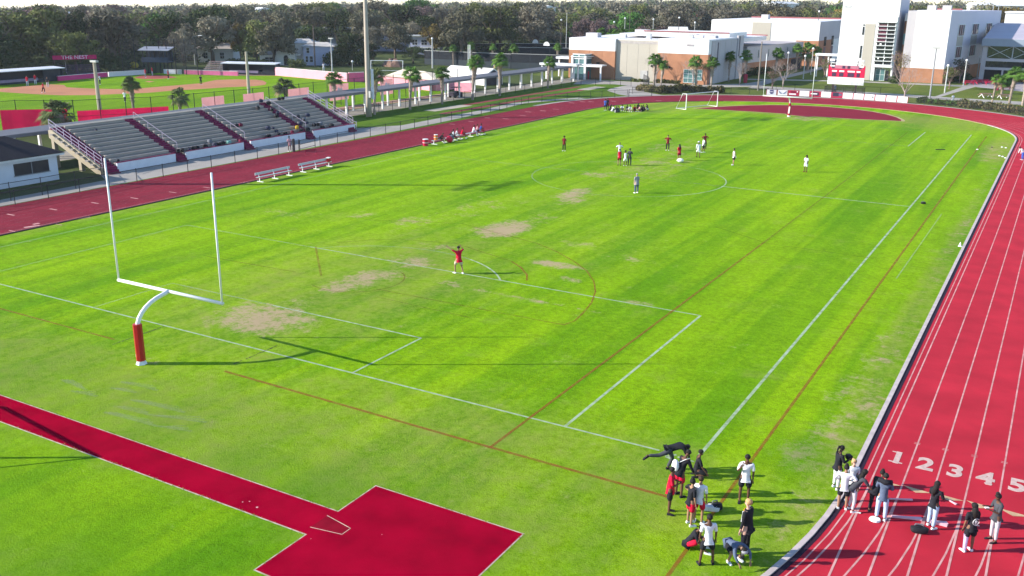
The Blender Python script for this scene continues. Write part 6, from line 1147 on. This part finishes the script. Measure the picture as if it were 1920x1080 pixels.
def person(label, pos, face, pose='stand', h=1.72, skinc='dark', top=('shirt', 'white'), bottom=('shorts', 'black'), shoes='white', hair=('short', 'black'), fine=True, group=None, wide=1.06, z0=0., extra=None, at='feet', over=None):
    if len(pos) == 2: g = G(*pos)
    else: g = Vector(pos)
    t = thing('person', label, 'person', (g.x, g.y, g.z+z0), math.radians(29.8+face), group); P_ = dict(POSES[pose])
    if over: P_.update(over)
    s = h/1.76; lean = math.radians(P_.get('lean', 2)); hp = math.radians(P_.get('hp', 5)); T = Vector((0, math.sin(lean), math.cos(lean))); Hd = Vector((0, math.sin(hp), math.cos(hp)))
    pel = Vector((0, 0, 0)); waist = pel+T*.16; chest = pel+T*.40; neck = pel+T*.50; hb = neck+(T+Hd).normalized()*.07; hc = hb+Hd*.10; ht = hb+Hd*.20
    fwd = Vector((0, math.cos(hp), -math.sin(hp)))
    J = {}; chains = []
    for sd_, k in ((-1, 'L'), (1, 'R')):
        a = P_.get('a'+k, ((sd_*.14, .02, -1), (sd_*.02, .22, -1))); sh = pel+T*.455+Vector((sd_*.175*wide**.5, 0, 0)); el = sh+nv(a[0])*.285; wr = el+nv(a[1])*.25; J['a'+k] = (sh, el, wr, nv(a[1]))
        l = P_.get('l'+k, ((sd_*.07, .02, -1), (sd_*.01, -.03, -1))); hpj = pel+Vector((sd_*.095*wide**.5, 0, -.04)); kn = hpj+nv(l[0])*.43; an = kn+nv(l[1])*.42
        sv = nv(l[1]); fd = Vector((sd_*.12, 1, 0))
        if sv.z > -.35: fd = Vector((0, sv.y*.5, -.0))+Vector((0, 0, -1))*(.9 if sv.z > 0 else .3)+Vector((0, sv.y*.4, 0))
        J['l'+k] = (hpj, kn, an, nv(fd))
    low = min([J['l'+k][2].z-.075 for k in 'LR']+[J['l'+k][1].z-.06 for k in 'LR']+[pel.z-.125]+[(J['l'+k][2]+J['l'+k][3]*.16).z-.04 for k in 'LR'])
    if pose.startswith('chair'): low = pel.z-.10
    # anchor the figure: feet (or seat) on the point
    cen = (J['lL'][2]+J['lR'][2])/2 if at == 'feet' else pel
    off = Vector((-cen.x, -cen.y, -low))
    if pose == 'bend': off = Vector((-J['lL'][2].x, -J['lL'][2].y, -low))
    def tr(v): v = v+off; return Vector((v.x*s, v.y*s, v.z*s))
    V = []; E = []; Rr = []
    def av(v, r, pr=None):
        V.append(tr(v)); Rr.append(r*s if not hasattr(r, '__len__') else (r[0]*s, r[1]*s))
        if pr is not None: E.append((pr, len(V)-1))
        return len(V)-1
    w = wide; i0 = av(pel, .105*w); iw = av(waist, .10*w, i0); ic = av(chest, .100*w, iw); inn = av(neck, .050, ic); ih = av(hb, .052, inn); ich = av(hb+Hd*.05+fwd*.012, .068, ih); im = av(hc, .082, ich); it = av(ht-Hd*.03-fwd*.01, .066, im)
    if fine:
        av(hb+Hd*.085+fwd*.108, .012, ich)
        for sd_ in (-1, 1): av(hc+Vector((sd_*.092, 0, 0)), .016, im)
    for k, sd_ in (('L', -1), ('R', 1)):
        sh, el, wr, wd = J['a'+k]; a = av(sh, .046*w**.5, ic); b_ = av(sh.lerp(el, .5), .044, a); c_ = av(el, .038, b_); d_ = av(el.lerp(wr, .4), .036, c_); e_ = av(wr, .024, d_)
        pm = av(wr+wd*.06, (.036, .020), e_)
        if fine:
            side = wd.cross(Vector((0, 1, 0)) if abs(wd.y) < .8 else Vector((0, 0, 1))).normalized(); pn = wd.cross(side)
            for q_ in range(4):
                ln = (.075, .085, .08, .062)[q_]; k1 = av(wr+wd*.10+side*(q_-1.5)*.019, .0095, pm); k2 = av(wr+wd*(.10+ln*.5)+side*(q_-1.5)*.021+pn*.010, .0085, k1); av(wr+wd*(.10+ln)+side*(q_-1.5)*.021+pn*.030, .0075, k2)
            k1 = av(wr+wd*.055-side*sd_*.042, .011, pm); av(wr+wd*.095-side*sd_*.055+pn*.012, .0085, k1)
        hpj, kn, an, fd = J['l'+k]; a = av(hpj, .090*w, i0); b_ = av(hpj.lerp(kn, .5), .078*w**.6, a); c_ = av(kn, .055, b_); d_ = av(kn.lerp(an, .35), .053, c_); e_ = av(an, .036, d_); av(an+fd*.10+Vector((0, 0, -.035)), .034, e_)
    skin('body', V, E, Rr, sm(skinc), t, 1)
    def garment(name, pts, edges, radii, c): skin(name, [tr(p) for p in pts], edges, [r*s if not hasattr(r, '__len__') else (r[0]*s, r[1]*s) for r in radii], cm(c), t, 1)
    kind, c = top; aL, aR = J['aL'], J['aR']; q = [pel-T*.02, waist, chest, neck-T*.005, aL[0], aR[0], pel-T*(.12 if lean < 1. else .05)]; r = [.142*w, .138*w, .146*w, .082, .078*w**.5, .078*w**.5, .140*w]; ed = [(0, 1), (1, 2), (2, 3), (2, 4), (2, 5), (0, 6)]
    if kind == 'dress': q = [pel-T*.38]+q; r = [.19*w]+r; ed = [(a+1, b_+1) for a, b_ in ed]+[(0, 7)]
    o_ = 1 if kind == 'dress' else 0
    if kind != 'vest':
        n = len(q)
        for ii, A_ in ((4+o_, aL), (5+o_, aR)):
            if kind in ('long', 'hood', 'jacket'): q += [A_[1], A_[2]-A_[3]*.02]; r += [.053, .042]; ed += [(ii, n), (n, n+1)]; n += 2
            else: q += [A_[0].lerp(A_[1], .5), A_[0].lerp(A_[1], .95)]; r += [.062, .058]; ed += [(ii, n), (n, n+1)]; n += 2
    garment('shirt' if kind in ('shirt', 'vest') else 'jacket' if kind == 'jacket' else 'top', q, ed, r, c)
    kind, c = bottom
    if kind != 'none':
        q = [pel+T*.09, pel-T*.01]; r = [.128*w, .130*w]; ed = [(0, 1)]
        for k in 'LR':
            hpj, kn, an, fd = J['l'+k]; n = len(q)
            if kind == 'shorts': q += [hpj, hpj.lerp(kn, .55), hpj.lerp(kn, .92)]; r += [.110*w, .106*w**.7, .100*w**.7]; ed += [(1, n), (n, n+1), (n+1, n+2)]
            else: q += [hpj, hpj.lerp(kn, .5), kn, kn.lerp(an, .5), an+(kn-an)*.08]; r += [.108*w, .094*w**.6, .076, .070, .064] if kind == 'pants' else [.100*w, .084*w**.6, .064, .059, .046]; ed += [(1, n), (n, n+1), (n+1, n+2), (n+2, n+3), (n+3, n+4)]
        garment('shorts' if kind == 'shorts' else 'trousers', q, ed, r, c)
    for k in 'LR':
        hpj, kn, an, fd = J['l'+k]; q = B(); p0 = tr(an+Vector((0, 0, -.035))-fd*.05); u = fd; up_ = (kn-an).normalized(); sd2 = u.cross(up_).normalized(); up2 = sd2.cross(u)
        vs = []
        for x, wd_, hh in ((0, .038, .075), (.05, .042, .085), (.12, .040, .07), (.19, .046, .05), (.25, .030, .035)):
            for a_, b2 in ((-1, 0), (1, 0), (.85, 1), (-.85, 1)): vs.append(p0+(u*x+sd2*wd_*a_+up2*(b2*hh-.04))*s)
        q.add(vs, [(i*4+j, i*4+(j+1) % 4, i*4+4+(j+1) % 4, i*4+4+j) for i in range(4) for j in range(4)]+[(3, 2, 1, 0), (16, 17, 18, 19)]); q.build('shoe', cm(shoes), t, smooth=False)
    style, c = hair
    if style != 'none':
        q = B(); C0 = tr(hc+Hd*.025-fwd*.018); zq = Hd; yq = fwd; xq = Vector((1, 0, 0)); RM = Matrix((xq, yq, zq)).transposed(); b2 = B(); rx = {'short': 1.0, 'afro': 1.28, 'long': 1.08, 'pony': 1.04, 'bun': 1.04, 'cap': 1.05, 'hat': 1.05}[style]
        b2.ball((0, 0, 0), (.096*rx*s, .104*rx*s, .102*rx*s), 7); vs = []
        for v in b2.v:
            v = Vector(v)
            if v.z < -.02*s and v.y > .02*s: v.y = .02*s+(v.y-.02*s)*.1
            if v.z < -.055*s: v.z = -.055*s
            v.y = min(v.y, .088*s)
            vs.append(C0+RM@(v*random.uniform(.96, 1.05)))
        q.add(vs, b2.f)
        back = -fwd
        if style == 'pony': p = tr(hc+Hd*.05-fwd*.09); dn = Vector((0, back.y*.25, -1)).normalized(); q.tube([p, p+back*.06*s, p+back*.08*s+dn*.14*s, p+back*.06*s+dn*.30*s], [.03*s, .04*s, .035*s, .012*s], 7)
        if style == 'bun': q.ball(tr(ht+Hd*.03-fwd*.03), .065*s, 5)
        if style == 'long': p = tr(hc+Hd*.0-fwd*.05); dn = Vector((0, -T.y*.8 if lean < .5 else back.y*.2, -T.z)).normalized(); q.tube([p, p+dn*.12*s+back*.02*s, p+dn*.28*s+back*.06*s, p+dn*.42*s+back*.05*s], [.085*s, .10*s, .095*s, .04*s], 9)
        if style in ('cap', 'hat'):
            q2 = B(); p = tr(hc+Hd*.055); q2.tube([p-Hd*.005*s, p+Hd*.012*s], (.17 if style == 'hat' else .105)*s, 12)
            if style == 'cap': q2.bar(p+fwd*.08*s, p+fwd*.18*s, .13*s, .015*s)
            q2.ball(p+Hd*.015*s, (.108*s, .112*s, .075*s), 6); q2.build('hat', cm(c), t)
            q.build('hair', hm('black' if style == 'cap' else 'grey'), t)
        else: q.build('hair', hm(c), t, smooth=True)
    if fine:
        q = B()
        for sd_ in (-1, 1): q.ball(tr(hc+Hd*.0+fwd*.083+Vector((sd_*.033, 0, 0))), (.012*s, .007*s, .009*s), 4)
        q.build('eyes', M('eye_dark', (.02, .015, .012), .3), t); q = B(); m0 = tr(hb+Hd*.038+fwd*.085); q.ball(m0, (.024*s, .008*s, .007*s), 4); q.build('mouth', M('lip', (.22, .07, .06), .5), t)
    if extra: extra(t, tr, J, pel, T, Hd, fwd, s)
    return t
def strapbag(t, tr, J, pel, T, Hd, fwd, s):
    q = B(); c = tr(pel+T*.16-fwd*.0+Vector((-.10, -.20, .03))); q.ball(c, (.15, .12, .24), 6); q.build('drawstring_bag', cm('white'), t); q = B(); q.tube([tr(pel+T*.16+Vector((-.1, -.16, .1))), tr(J['aR'][0]+Vector((0, -.09, .08))), tr(J['aR'][0]+Vector((0, .05, .07)))], .012, 5); q.build('bag_strap', cm('white'), t)
def logo(t, tr, J, pel, T, Hd, fwd, s):
    o = text('jersey_letter', 'R', .19, M('jersey_white', (.8, .8, .8)), t, tr(pel+T*.12+Vector((.02, -.151, 0))), (PI/2, 0, 0), .012); q = B(); c = tr(pel+T*.19+Vector((.02, -.142, 0))); n = 20
    for i in range(n-2): a0, a1 = 2*PI*i/n+.6, 2*PI*(i+1)/n+.6; q.bar(c+Vector((math.cos(a0)*.11, 0, math.sin(a0)*.11)), c+Vector((math.cos(a1)*.11, 0, math.sin(a1)*.11)), .014)
    q.bar(c+Vector((.0, 0, -.12)), c+Vector((.14, 0, -.15)), .014); q.build('jersey_emblem', M('jersey_white', (.8, .8, .8)), t)
    q = B(); an = J['lL'][2]; kn = J['lL'][1]; q.tube([tr(kn+Vector((0, 0, .16))), tr(kn), tr(kn.lerp(an, .5)), tr(an)], [.088*s, .070*s, .064*s, .05*s], 9); q.build('leg_sleeve', cm('lilac'), t)
def gshirt(t, tr, J, pel, T, Hd, fwd, s):
    q = B(); q.extr([tr(pel+T*.36+Vector((-.05, .118, 0))), tr(pel+T*.36+Vector((.05, .118, 0))), tr(pel+T*.47+Vector((.03, .085, 0))), tr(pel+T*.47+Vector((-.03, .085, 0)))], Vector((0, .02, 0))); q.build('gold_front', cm('gold'), t)
    q = B()
    for k in 'LR': q.bar(tr(J['a'+k][0]+Vector((0, .05, .02))), tr(J['a'+k][1]+Vector((0, .05, 0))), .03)
    q.build('sleeve_stripe', cm('white'), t)
def jumper(t, tr, J, pel, T, Hd, fwd, s):
    q = B(); a, b_ = J['aL'][0], J['aR'][0]; q.tube([tr(a+Vector((-.02, .04, -.08))), tr(a+Vector((0, -.02, .06))), tr((a+b_)/2+Vector((0, -.10, .05))), tr(b_+Vector((0, -.02, .06))), tr(b_+Vector((.02, .04, -.08)))], [.05, .085, .10, .085, .05], 8); q.build('tied_jumper', cm('black'), t, smooth=True)
def held(c, sz):
    def f(t, tr, J, pel, T, Hd, fwd, s): q = B(); q.box(tr((J['aL'][2]+J['aR'][2])/2+Vector((0, .07, .02))), sz); q.build('held_phone' if max(sz) < .2 else 'held_folder', cm(c), t)
    return f
# --- group on the near grass
NG = 'players gathered on the near grass'
AWAY, LEFT, TOW, RIGHT = 0, 90, 180, -90
person('person in a dark tracksuit bent forward with one leg stretched out behind', (1251, 880), RIGHT+5, 'bend', 1.8, 'dark', ('long', 'black'), ('pants', 'char'), 'black', ('short', 'black'), group=None, over=dict(lean=74, hp=130, aL=((-.1, .5, -.8), (.1, .3, -.9)), aR=((.1, .6, -.7), (0, .3, -.9)), lL=((-.05, .40, -.9), (-.02, -.40, -.9)), lR=((.05, -.9, -.35), (.05, -.97, .05))))
person('person in a black jacket and red shorts leaning forward with a white drawstring bag', (1272, 930), RIGHT+30, 'stand', 1.80, 'dark', ('jacket', 'black'), ('shorts', 'red'), 'black', ('short', 'black'), extra=strapbag, wide=1.15, over=dict(lean=22, hp=50, aR=((.2, .35, -1), (.1, .5, -.9)), aL=((-.15, .3, -1), (0, .4, -.9))))
person('person in a black T-shirt kneeling on the grass by the corner line', (1306, 893), RIGHT-5, 'kneel', 1.74, 'dark', ('shirt', 'black'), ('shorts', 'black'), 'black', ('short', 'black'), at='pel', over=dict(aL=((-.25, .1, -1), (-.05, .25, -1)), aR=((.3, .35, -.9), (.05, .6, -.8))))
person('person in a white T-shirt and black shorts with one hand at the chin', (1394, 941), TOW-10, 'chin', 1.86, 'dark', ('shirt', 'white'), ('shorts', 'black'), 'black', ('short', 'black'), wide=1.1)
person('person in a red vest and black shorts on the left of the near group', (1254, 962), RIGHT-15, 'fold', 1.74, 'dark', ('shirt', 'red'), ('shorts', 'black'), 'black', ('short', 'black'))
person('person in a black top and red shorts with a hand on the hip', (1292, 984), RIGHT+15, 'hipL', 1.70, 'tan', ('shirt', 'black'), ('shorts', 'red'), 'white', ('bun', 'black'))
person('person in a white vest and dark red shorts behind the red-shorts girl', (1308, 981), RIGHT+60, 'stand', 1.74, 'tan', ('shirt', 'white'), ('shorts', 'red'), 'white', ('short', 'brown'))
person('person in black top and red shorts sitting curled up on the grass', (1290, 1028), RIGHT-15, 'sit', 1.70, 'dark', ('shirt', 'black'), ('shorts', 'red'), 'white', ('short', 'black'), at='pel', over=dict(lean=30, hp=50))
person('person in a white T-shirt and black shorts seen from behind', (1324, 1059), AWAY+5, 'stand', 1.76, 'dark', ('shirt', 'white'), ('shorts', 'black'), 'black', ('short', 'black'), over=dict(lL=((-.17, .02, -1), (-.09, 0, -1)), lR=((.17, .02, -1), (.1, 0, -1)), aL=((-.22, .02, -1), (-.05, .15, -1)), aR=((.22, .02, -1), (.05, .15, -1))))
person('person in a slate hoodie and grey cap bent double over the ground', (1375, 1052), TOW+25, 'crouch', 1.74, 'tan', ('hood', 'slate'), ('shorts', 'black'), 'white', ('cap', 'grey'), over=dict(lean=70, hp=110))
person('person with light hair in a black and white jacket with a gold front', (1396, 1042), RIGHT+140, 'stand', 2.0, 'light', ('jacket', 'black'), ('pants', 'black'), 'black', ('short', 'blond'), extra=gshirt, wide=1.2)
# --- runners by the start line
person('person with a long ponytail in a black top holding something dark at the kerb', (1566, 916), RIGHT+10, 'phone', 1.70, 'dark', ('long', 'black'), ('leggings', 'white'), 'white', ('pony', 'black'), extra=held('black', (.22, .16, .16)))
person('person in a long-sleeved white top and black shorts seen from behind', (1578, 955), AWAY-15, 'hips', 1.68, 'tan', ('long', 'white'), ('shorts', 'black'), 'white', ('bun', 'black'))
person('person with blond hair in a white shirt behind the white top girl', (1592, 940), TOW, 'stand', 1.64, 'light', ('shirt', 'white'), ('shorts', 'black'), 'white', ('pony', 'blond'))
person('person in a grey T-shirt with a long black braid bending over lane one', (1594, 958), RIGHT+10, 'lean', 1.66, 'brown', ('shirt', 'char'), ('leggings', 'lgrey'), 'white', ('long', 'black'), over=dict(lean=38, hp=20, aR=((.25, .5, -.8), (.1, .6, -.6))))
person('person in a black hooded top squatting beside the standing pair', (1636, 962), RIGHT+40, 'lean', 1.60, 'brown', ('hood', 'black'), ('pants', 'black'), 'black', ('bun', 'black'), over=dict(lean=34, hp=15), wide=1.35)
person('person in pale jeans with a dark jumper tied around the shoulders', (1650, 975), AWAY-30, 'fold', 1.74, 'tan', ('long', 'slate'), ('pants', 'jeans'), 'white', ('short', 'black'), extra=jumper)
person('person with long black hair in pale blue trousers standing in lane three', (1744, 989), RIGHT+30, 'fold', 1.70, 'dark', ('shirt', 'black'), ('pants', 'jeans'), 'white', ('long', 'black'), over=dict(lL=((-.06, .12, -1), (-.02, -.05, -1)), lR=((.08, -.1, -1), (.03, -.1, -1))))
person('person with very long black hair in a black jersey with a white round emblem', (1814, 1034), AWAY+12, 'stand', 1.72, 'brown', ('shirt', 'black'), ('shorts', 'black'), 'white', ('long', 'black'), extra=logo)
person('person in a dark grey T-shirt and pale leggings looking at a phone', (1861, 1015), LEFT+5, 'phone', 1.74, 'dark', ('shirt', 'char'), ('leggings', 'lgrey'), 'black', ('bun', 'black'), extra=held('white', (.08, .14, .02)))
# --- players on the pitch
F0 = False
person('person in a bright red shirt and khaki shorts pointing away with a raised arm', (861, 513), AWAY+40, 'point', 1.82, 'tan', ('shirt', 'red'), ('shorts', 'khaki'), 'white', ('short', 'black'), wide=1.25)
person('person in a grey shirt and blue jeans standing on the centre circle', (1193, 362), RIGHT+120, 'stand', 1.80, 'light', ('shirt', 'grey'), ('pants', 'slate'), 'white', ('short', 'grey'), F0, wide=1.3)
person('person in a maroon top alone left of the centre circle', (1057.5, 283), TOW-20, 'stand', 1.72, 'dark', ('shirt', 'maroon'), ('pants', 'black'), 'white', ('afro', 'black'), F0)
person('person in a white top with elbows out behind the trio', (1161, 297), TOW, 'hips', 1.74, 'tan', ('shirt', 'white'), ('shorts', 'black'), 'white', ('short', 'brown'), F0)
person('person in a red top and dark shorts, left of the trio', (1161, 310), AWAY, 'stand', 1.72, 'tan', ('vest', 'red'), ('shorts', 'maroon'), 'black', ('short', 'brown'), F0)
person('person in a white vest in the middle of the trio', (1172, 311), AWAY, 'stand', 1.60, 'dark', ('vest', 'white'), ('shorts', 'white'), 'white', ('bun', 'black'), F0)
person('person all in dark grey, right of the trio', (1180, 310), AWAY-20, 'fold', 1.78, 'dark', ('shirt', 'char'), ('pants', 'char'), 'black', ('short', 'black'), F0)
person('person in a maroon shirt and black trousers with hands on hips', (1251.5, 282), TOW-20, 'hips', 1.78, 'tan', ('shirt', 'maroon'), ('pants', 'black'), 'white', ('short', 'brown'), F0)
person('person in a red shirt standing over the big white ball', (1273, 301), RIGHT+120, 'stand', 1.76, 'tan', ('shirt', 'red'), ('shorts', 'maroon'), 'white', ('long', 'black'), F0)
person('person in a white coat and white hat walking in the centre', (1309, 295), AWAY, 'walk', 1.78, 'dark', ('long', 'white'), ('shorts', 'white'), 'black', ('hat', 'white'), F0, wide=1.2)
person('person in a white T-shirt and black shorts right of the one in white', (1317, 286), RIGHT, 'walk', 1.78, 'dark', ('shirt', 'white'), ('shorts', 'black'), 'white', ('short', 'black'), F0)
person('person in a dark red shirt behind the one in a white T-shirt', (1321, 279), TOW, 'hips', 1.80, 'dark', ('shirt', 'maroon'), ('pants', 'black'), 'black', ('short', 'black'), F0, wide=1.1)
person('person in a white top and black shorts looking left, alone right of centre', (1374.5, 309.5), LEFT+20, 'stand', 1.74, 'tan', ('vest', 'white'), ('shorts', 'black'), 'white', ('bun', 'black'), F0, over=dict(lean=8, lL=((-.05, .25, -1), (0, .1, -1))))
person('person in a white T-shirt and white shorts, farthest right on the pitch', (1510, 322.5), LEFT+40, 'stand', 1.74, 'dark', ('shirt', 'white'), ('shorts', 'white'), 'maroon', ('long', 'black'), F0)
person('person in a white top crouched at the right edge of the photo on the track', (1917, 300), LEFT, 'lean', 1.7, 'tan', ('long', 'white'), ('pants', 'blue'), 'white', ('short', 'black'), F0)
# --- players on the low bench
for lb, y, f_, ps, sk_, tp, bt, hr in (('person in a black shirt bent forward at the near end of the low bench', 61.75, RIGHT, 'chairfwd', 'dark', ('shirt', 'black'), ('shorts', 'black'), ('short', 'brown')), ('person in a black top on the low bench behind the red ball', 63.7, RIGHT-10, 'chairfwd', 'dark', ('shirt', 'black'), ('shorts', 'black'), ('short', 'black')), ('person in a white and black top on the low bench, second behind the ball', 64.5, RIGHT, 'chair', 'dark', ('shirt', 'white'), ('shorts', 'black'), ('short', 'black')), ('person in a pale grey top on the low bench, third behind the ball', 65.3, RIGHT+10, 'chair', 'tan', ('shirt', 'lgrey'), ('shorts', 'white'), ('bun', 'brown')), ('person in a red shirt on the low bench', 66.6, RIGHT, 'chair', 'dark', ('shirt', 'red'), ('shorts', 'maroon'), ('short', 'brown')), ('person in a white top and pale trousers at the far part of the low bench', 69.2, RIGHT+10, 'chair', 'dark', ('shirt', 'white'), ('pants', 'lilac'), ('short', 'brown')), ('person in a pink and grey top next to the blue shirt on the low bench', 70.0, RIGHT, 'chair', 'tan', ('shirt', 'pink'), ('shorts', 'black'), ('short', 'black')), ('person in a blue shirt at the far end of the low bench', 70.9, RIGHT, 'chair', 'dark', ('shirt', 'blue'), ('pants', 'maroon'), ('short', 'black'))):
    person(lb, (-27.95, y, .46), f_, ps, 1.74, sk_, tp, bt, 'white', hr, F0, at='pel', wide=1.1)
# --- circle seated at the far end
person('person in a blue shirt standing at the left end of the far seated circle', (1134.5, 207), AWAY-20, 'stand', 1.78, 'dark', ('shirt', 'blue'), ('shorts', 'navy'), 'white', ('short', 'black'), F0)
person('person in black standing at the left end of the far seated circle', (1138.5, 206), TOW, 'stand', 1.82, 'dark', ('long', 'black'), ('pants', 'black'), 'black', ('short', 'black'), F0)
for i, (px, py, tp, bt, f_) in enumerate(((1143, 208, 'black', 'black', -90), (1148, 209.5, 'white', 'black', -60), (1156, 211.5, 'black', 'grey', 0), (1160, 211, 'char', 'black', 20), (1166, 207.5, 'white', 'black', 180), (1176.5, 208, 'black', 'white', 160), (1181, 209, 'white', 'white', 180), (1190, 208.5, 'maroon', 'black', 170), (1196.5, 204.5, 'black', 'black', 170), (1201, 209.5, 'pink', 'black', 90), (1205, 209.5, 'black', 'black', 90), (1208, 208, 'black', 'black', 120), (1214.5, 207.5, 'black', 'white', 110))):
    person(f'person in a {tp if tp != "char" else "dark grey"} top, {ordn(i)} from the left in the far seated circle', (px, py), f_, 'sit', 1.74, 'dark' if i % 3 else 'tan', ('shirt', tp), ('shorts', bt), 'white', ('short', 'black') if i % 2 else ('long', 'black'), F0, at='pel', group='people seated at the far end of the pitch', wide=1.1)
# --- people on the baseball ground
for lb, px, py, f_, tp, bt, ps in (('baseball player in red, left of two before the left dugout', 52, 160.5, TOW, 'red', 'white', 'stand'), ('baseball player in red, right of two before the left dugout', 67, 157.5, TOW, 'red', 'white', 'stand'), ('baseball player in a red shirt on the clay by the left base', 81, 173.5, RIGHT, 'red', 'black', 'walk'), ('person in a black top and white trousers on the grass by the dugout', 90, 163, TOW, 'black', 'white', 'stand'), ('baseball player in white partly hidden by the grey pole', 188, 158.5, LEFT, 'white', 'black', 'stand'), ('baseball player in red batting at home plate', 273, 145, RIGHT, 'red', 'grey', 'fold'), ('baseball player in red right behind home plate', 286, 141.5, LEFT, 'red', 'lgrey', 'stand'), ('person in red and black watching near home plate', 316, 148, LEFT, 'red', 'black', 'stand'), ('person in black on the edge of the infield clay', 377, 159, AWAY, 'black', 'black', 'stand'), ('person in a white shirt and dark shorts in the outfield behind the stand', 234.5, 191.5, AWAY, 'white', 'navy', 'walk'), ('person in a white shirt far off beyond the long pink wall', 607, 133, TOW, 'white', 'white', 'stand')):
    person(lb, (px, py), f_, ps, 1.85, 'tan', ('shirt', tp), ('pants', bt), 'white', ('short', 'brown'), F0)
person('person in a pink dress walking past the grandstand', (543.5, 284), AWAY+30, 'stand', 1.70, 'dark', ('dress', 'pink'), ('none', ''), 'white', ('bun', 'black'), F0)
q = B(); q.tube([(0, 0, 0), (0, 0, 1.3)], .16, 8); q.ball((0, 0, 1.35), (.17, .17, .1), 5); g = G(551, 284.5); t = thing('padded_gate_post', 'dark padded gate post right of the person in pink', 'post', (g.x, g.y, 0)); q.build('padding', M('pad_dark', (.05, .045, .05), .8), t)
person('person in a dark cap looking over the banner fence', (1565, 175.5), TOW, 'stand', 1.8, 'tan', ('shirt', 'slate'), ('pants', 'black'), 'black', ('short', 'black'), F0)
person('person in a white top on the path behind the bend', (1785, 195), TOW, 'stand', 1.7, 'tan', ('shirt', 'white'), ('shorts', 'white'), 'white', ('short', 'brown'), F0)
flush()
# ================================================================ AIR
def haze():
    m = bpy.data.materials.new('haze_air'); m.use_nodes = True; N = m.node_tree.nodes; L = m.node_tree.links; N.remove(N['Principled BSDF'])
    v = N.new('ShaderNodeVolumePrincipled'); v.inputs['Color'].default_value = (.86, .90, .96, 1); v.inputs['Density'].default_value = .00014; v.inputs['Anisotropy'].default_value = .2
    L.new(v.outputs[0], N['Material Output'].inputs['Volume']); q = B(); q.box((-600, 700, -29), (4200, 4400, 122)); o = q.build('haze', m); tag(o, kind='stuff')
haze()
SC.cycles.volume_bounces = 0
# ragged turf growing over the hard edges
L_TURF = leafmat('turf_tuft', (.16, .30, .01), (.26, .34, .05), .2, 2.)
R = random.Random(12); lob = []
def along(p, q, step, r, off=0.):
    p = Vector((*p, 0)); q = Vector((*q, 0)); n = int((q-p).length/step)
    for i in range(n):
        a = p.lerp(q, R.random()); s = r*R.uniform(.4, 1.3); lob.append((a.x+R.uniform(-.04, .04), a.y+R.uniform(-.05, .05), .0, s))
for a, c in (((-14, -9.80), (16.5, -9.84)), ((-14, -11.30), (16.6, -11.53)), ((16.55, -9.85), (16.55, -7.8)), ((16.6, -11.55), (16.62, -13.9)), ((16.6, -7.8), (22.6, -7.85)), ((22.66, -7.9), (22.66, -13.9))): along(a, c, .09, .03)
k_ = 0
for y in np.arange(-8, 100, .22):
    yy = y-min(max(y, Y0), Y1); x = TX+math.sqrt(29.70**2-yy*yy); lob.append((x+R.uniform(-.05, .03), y, .0, .035*R.uniform(.4, 1.8)))
tag(leafcloud('edge_turf', lob, 9000, .026, L_TURF, seed=4), kind='stuff')
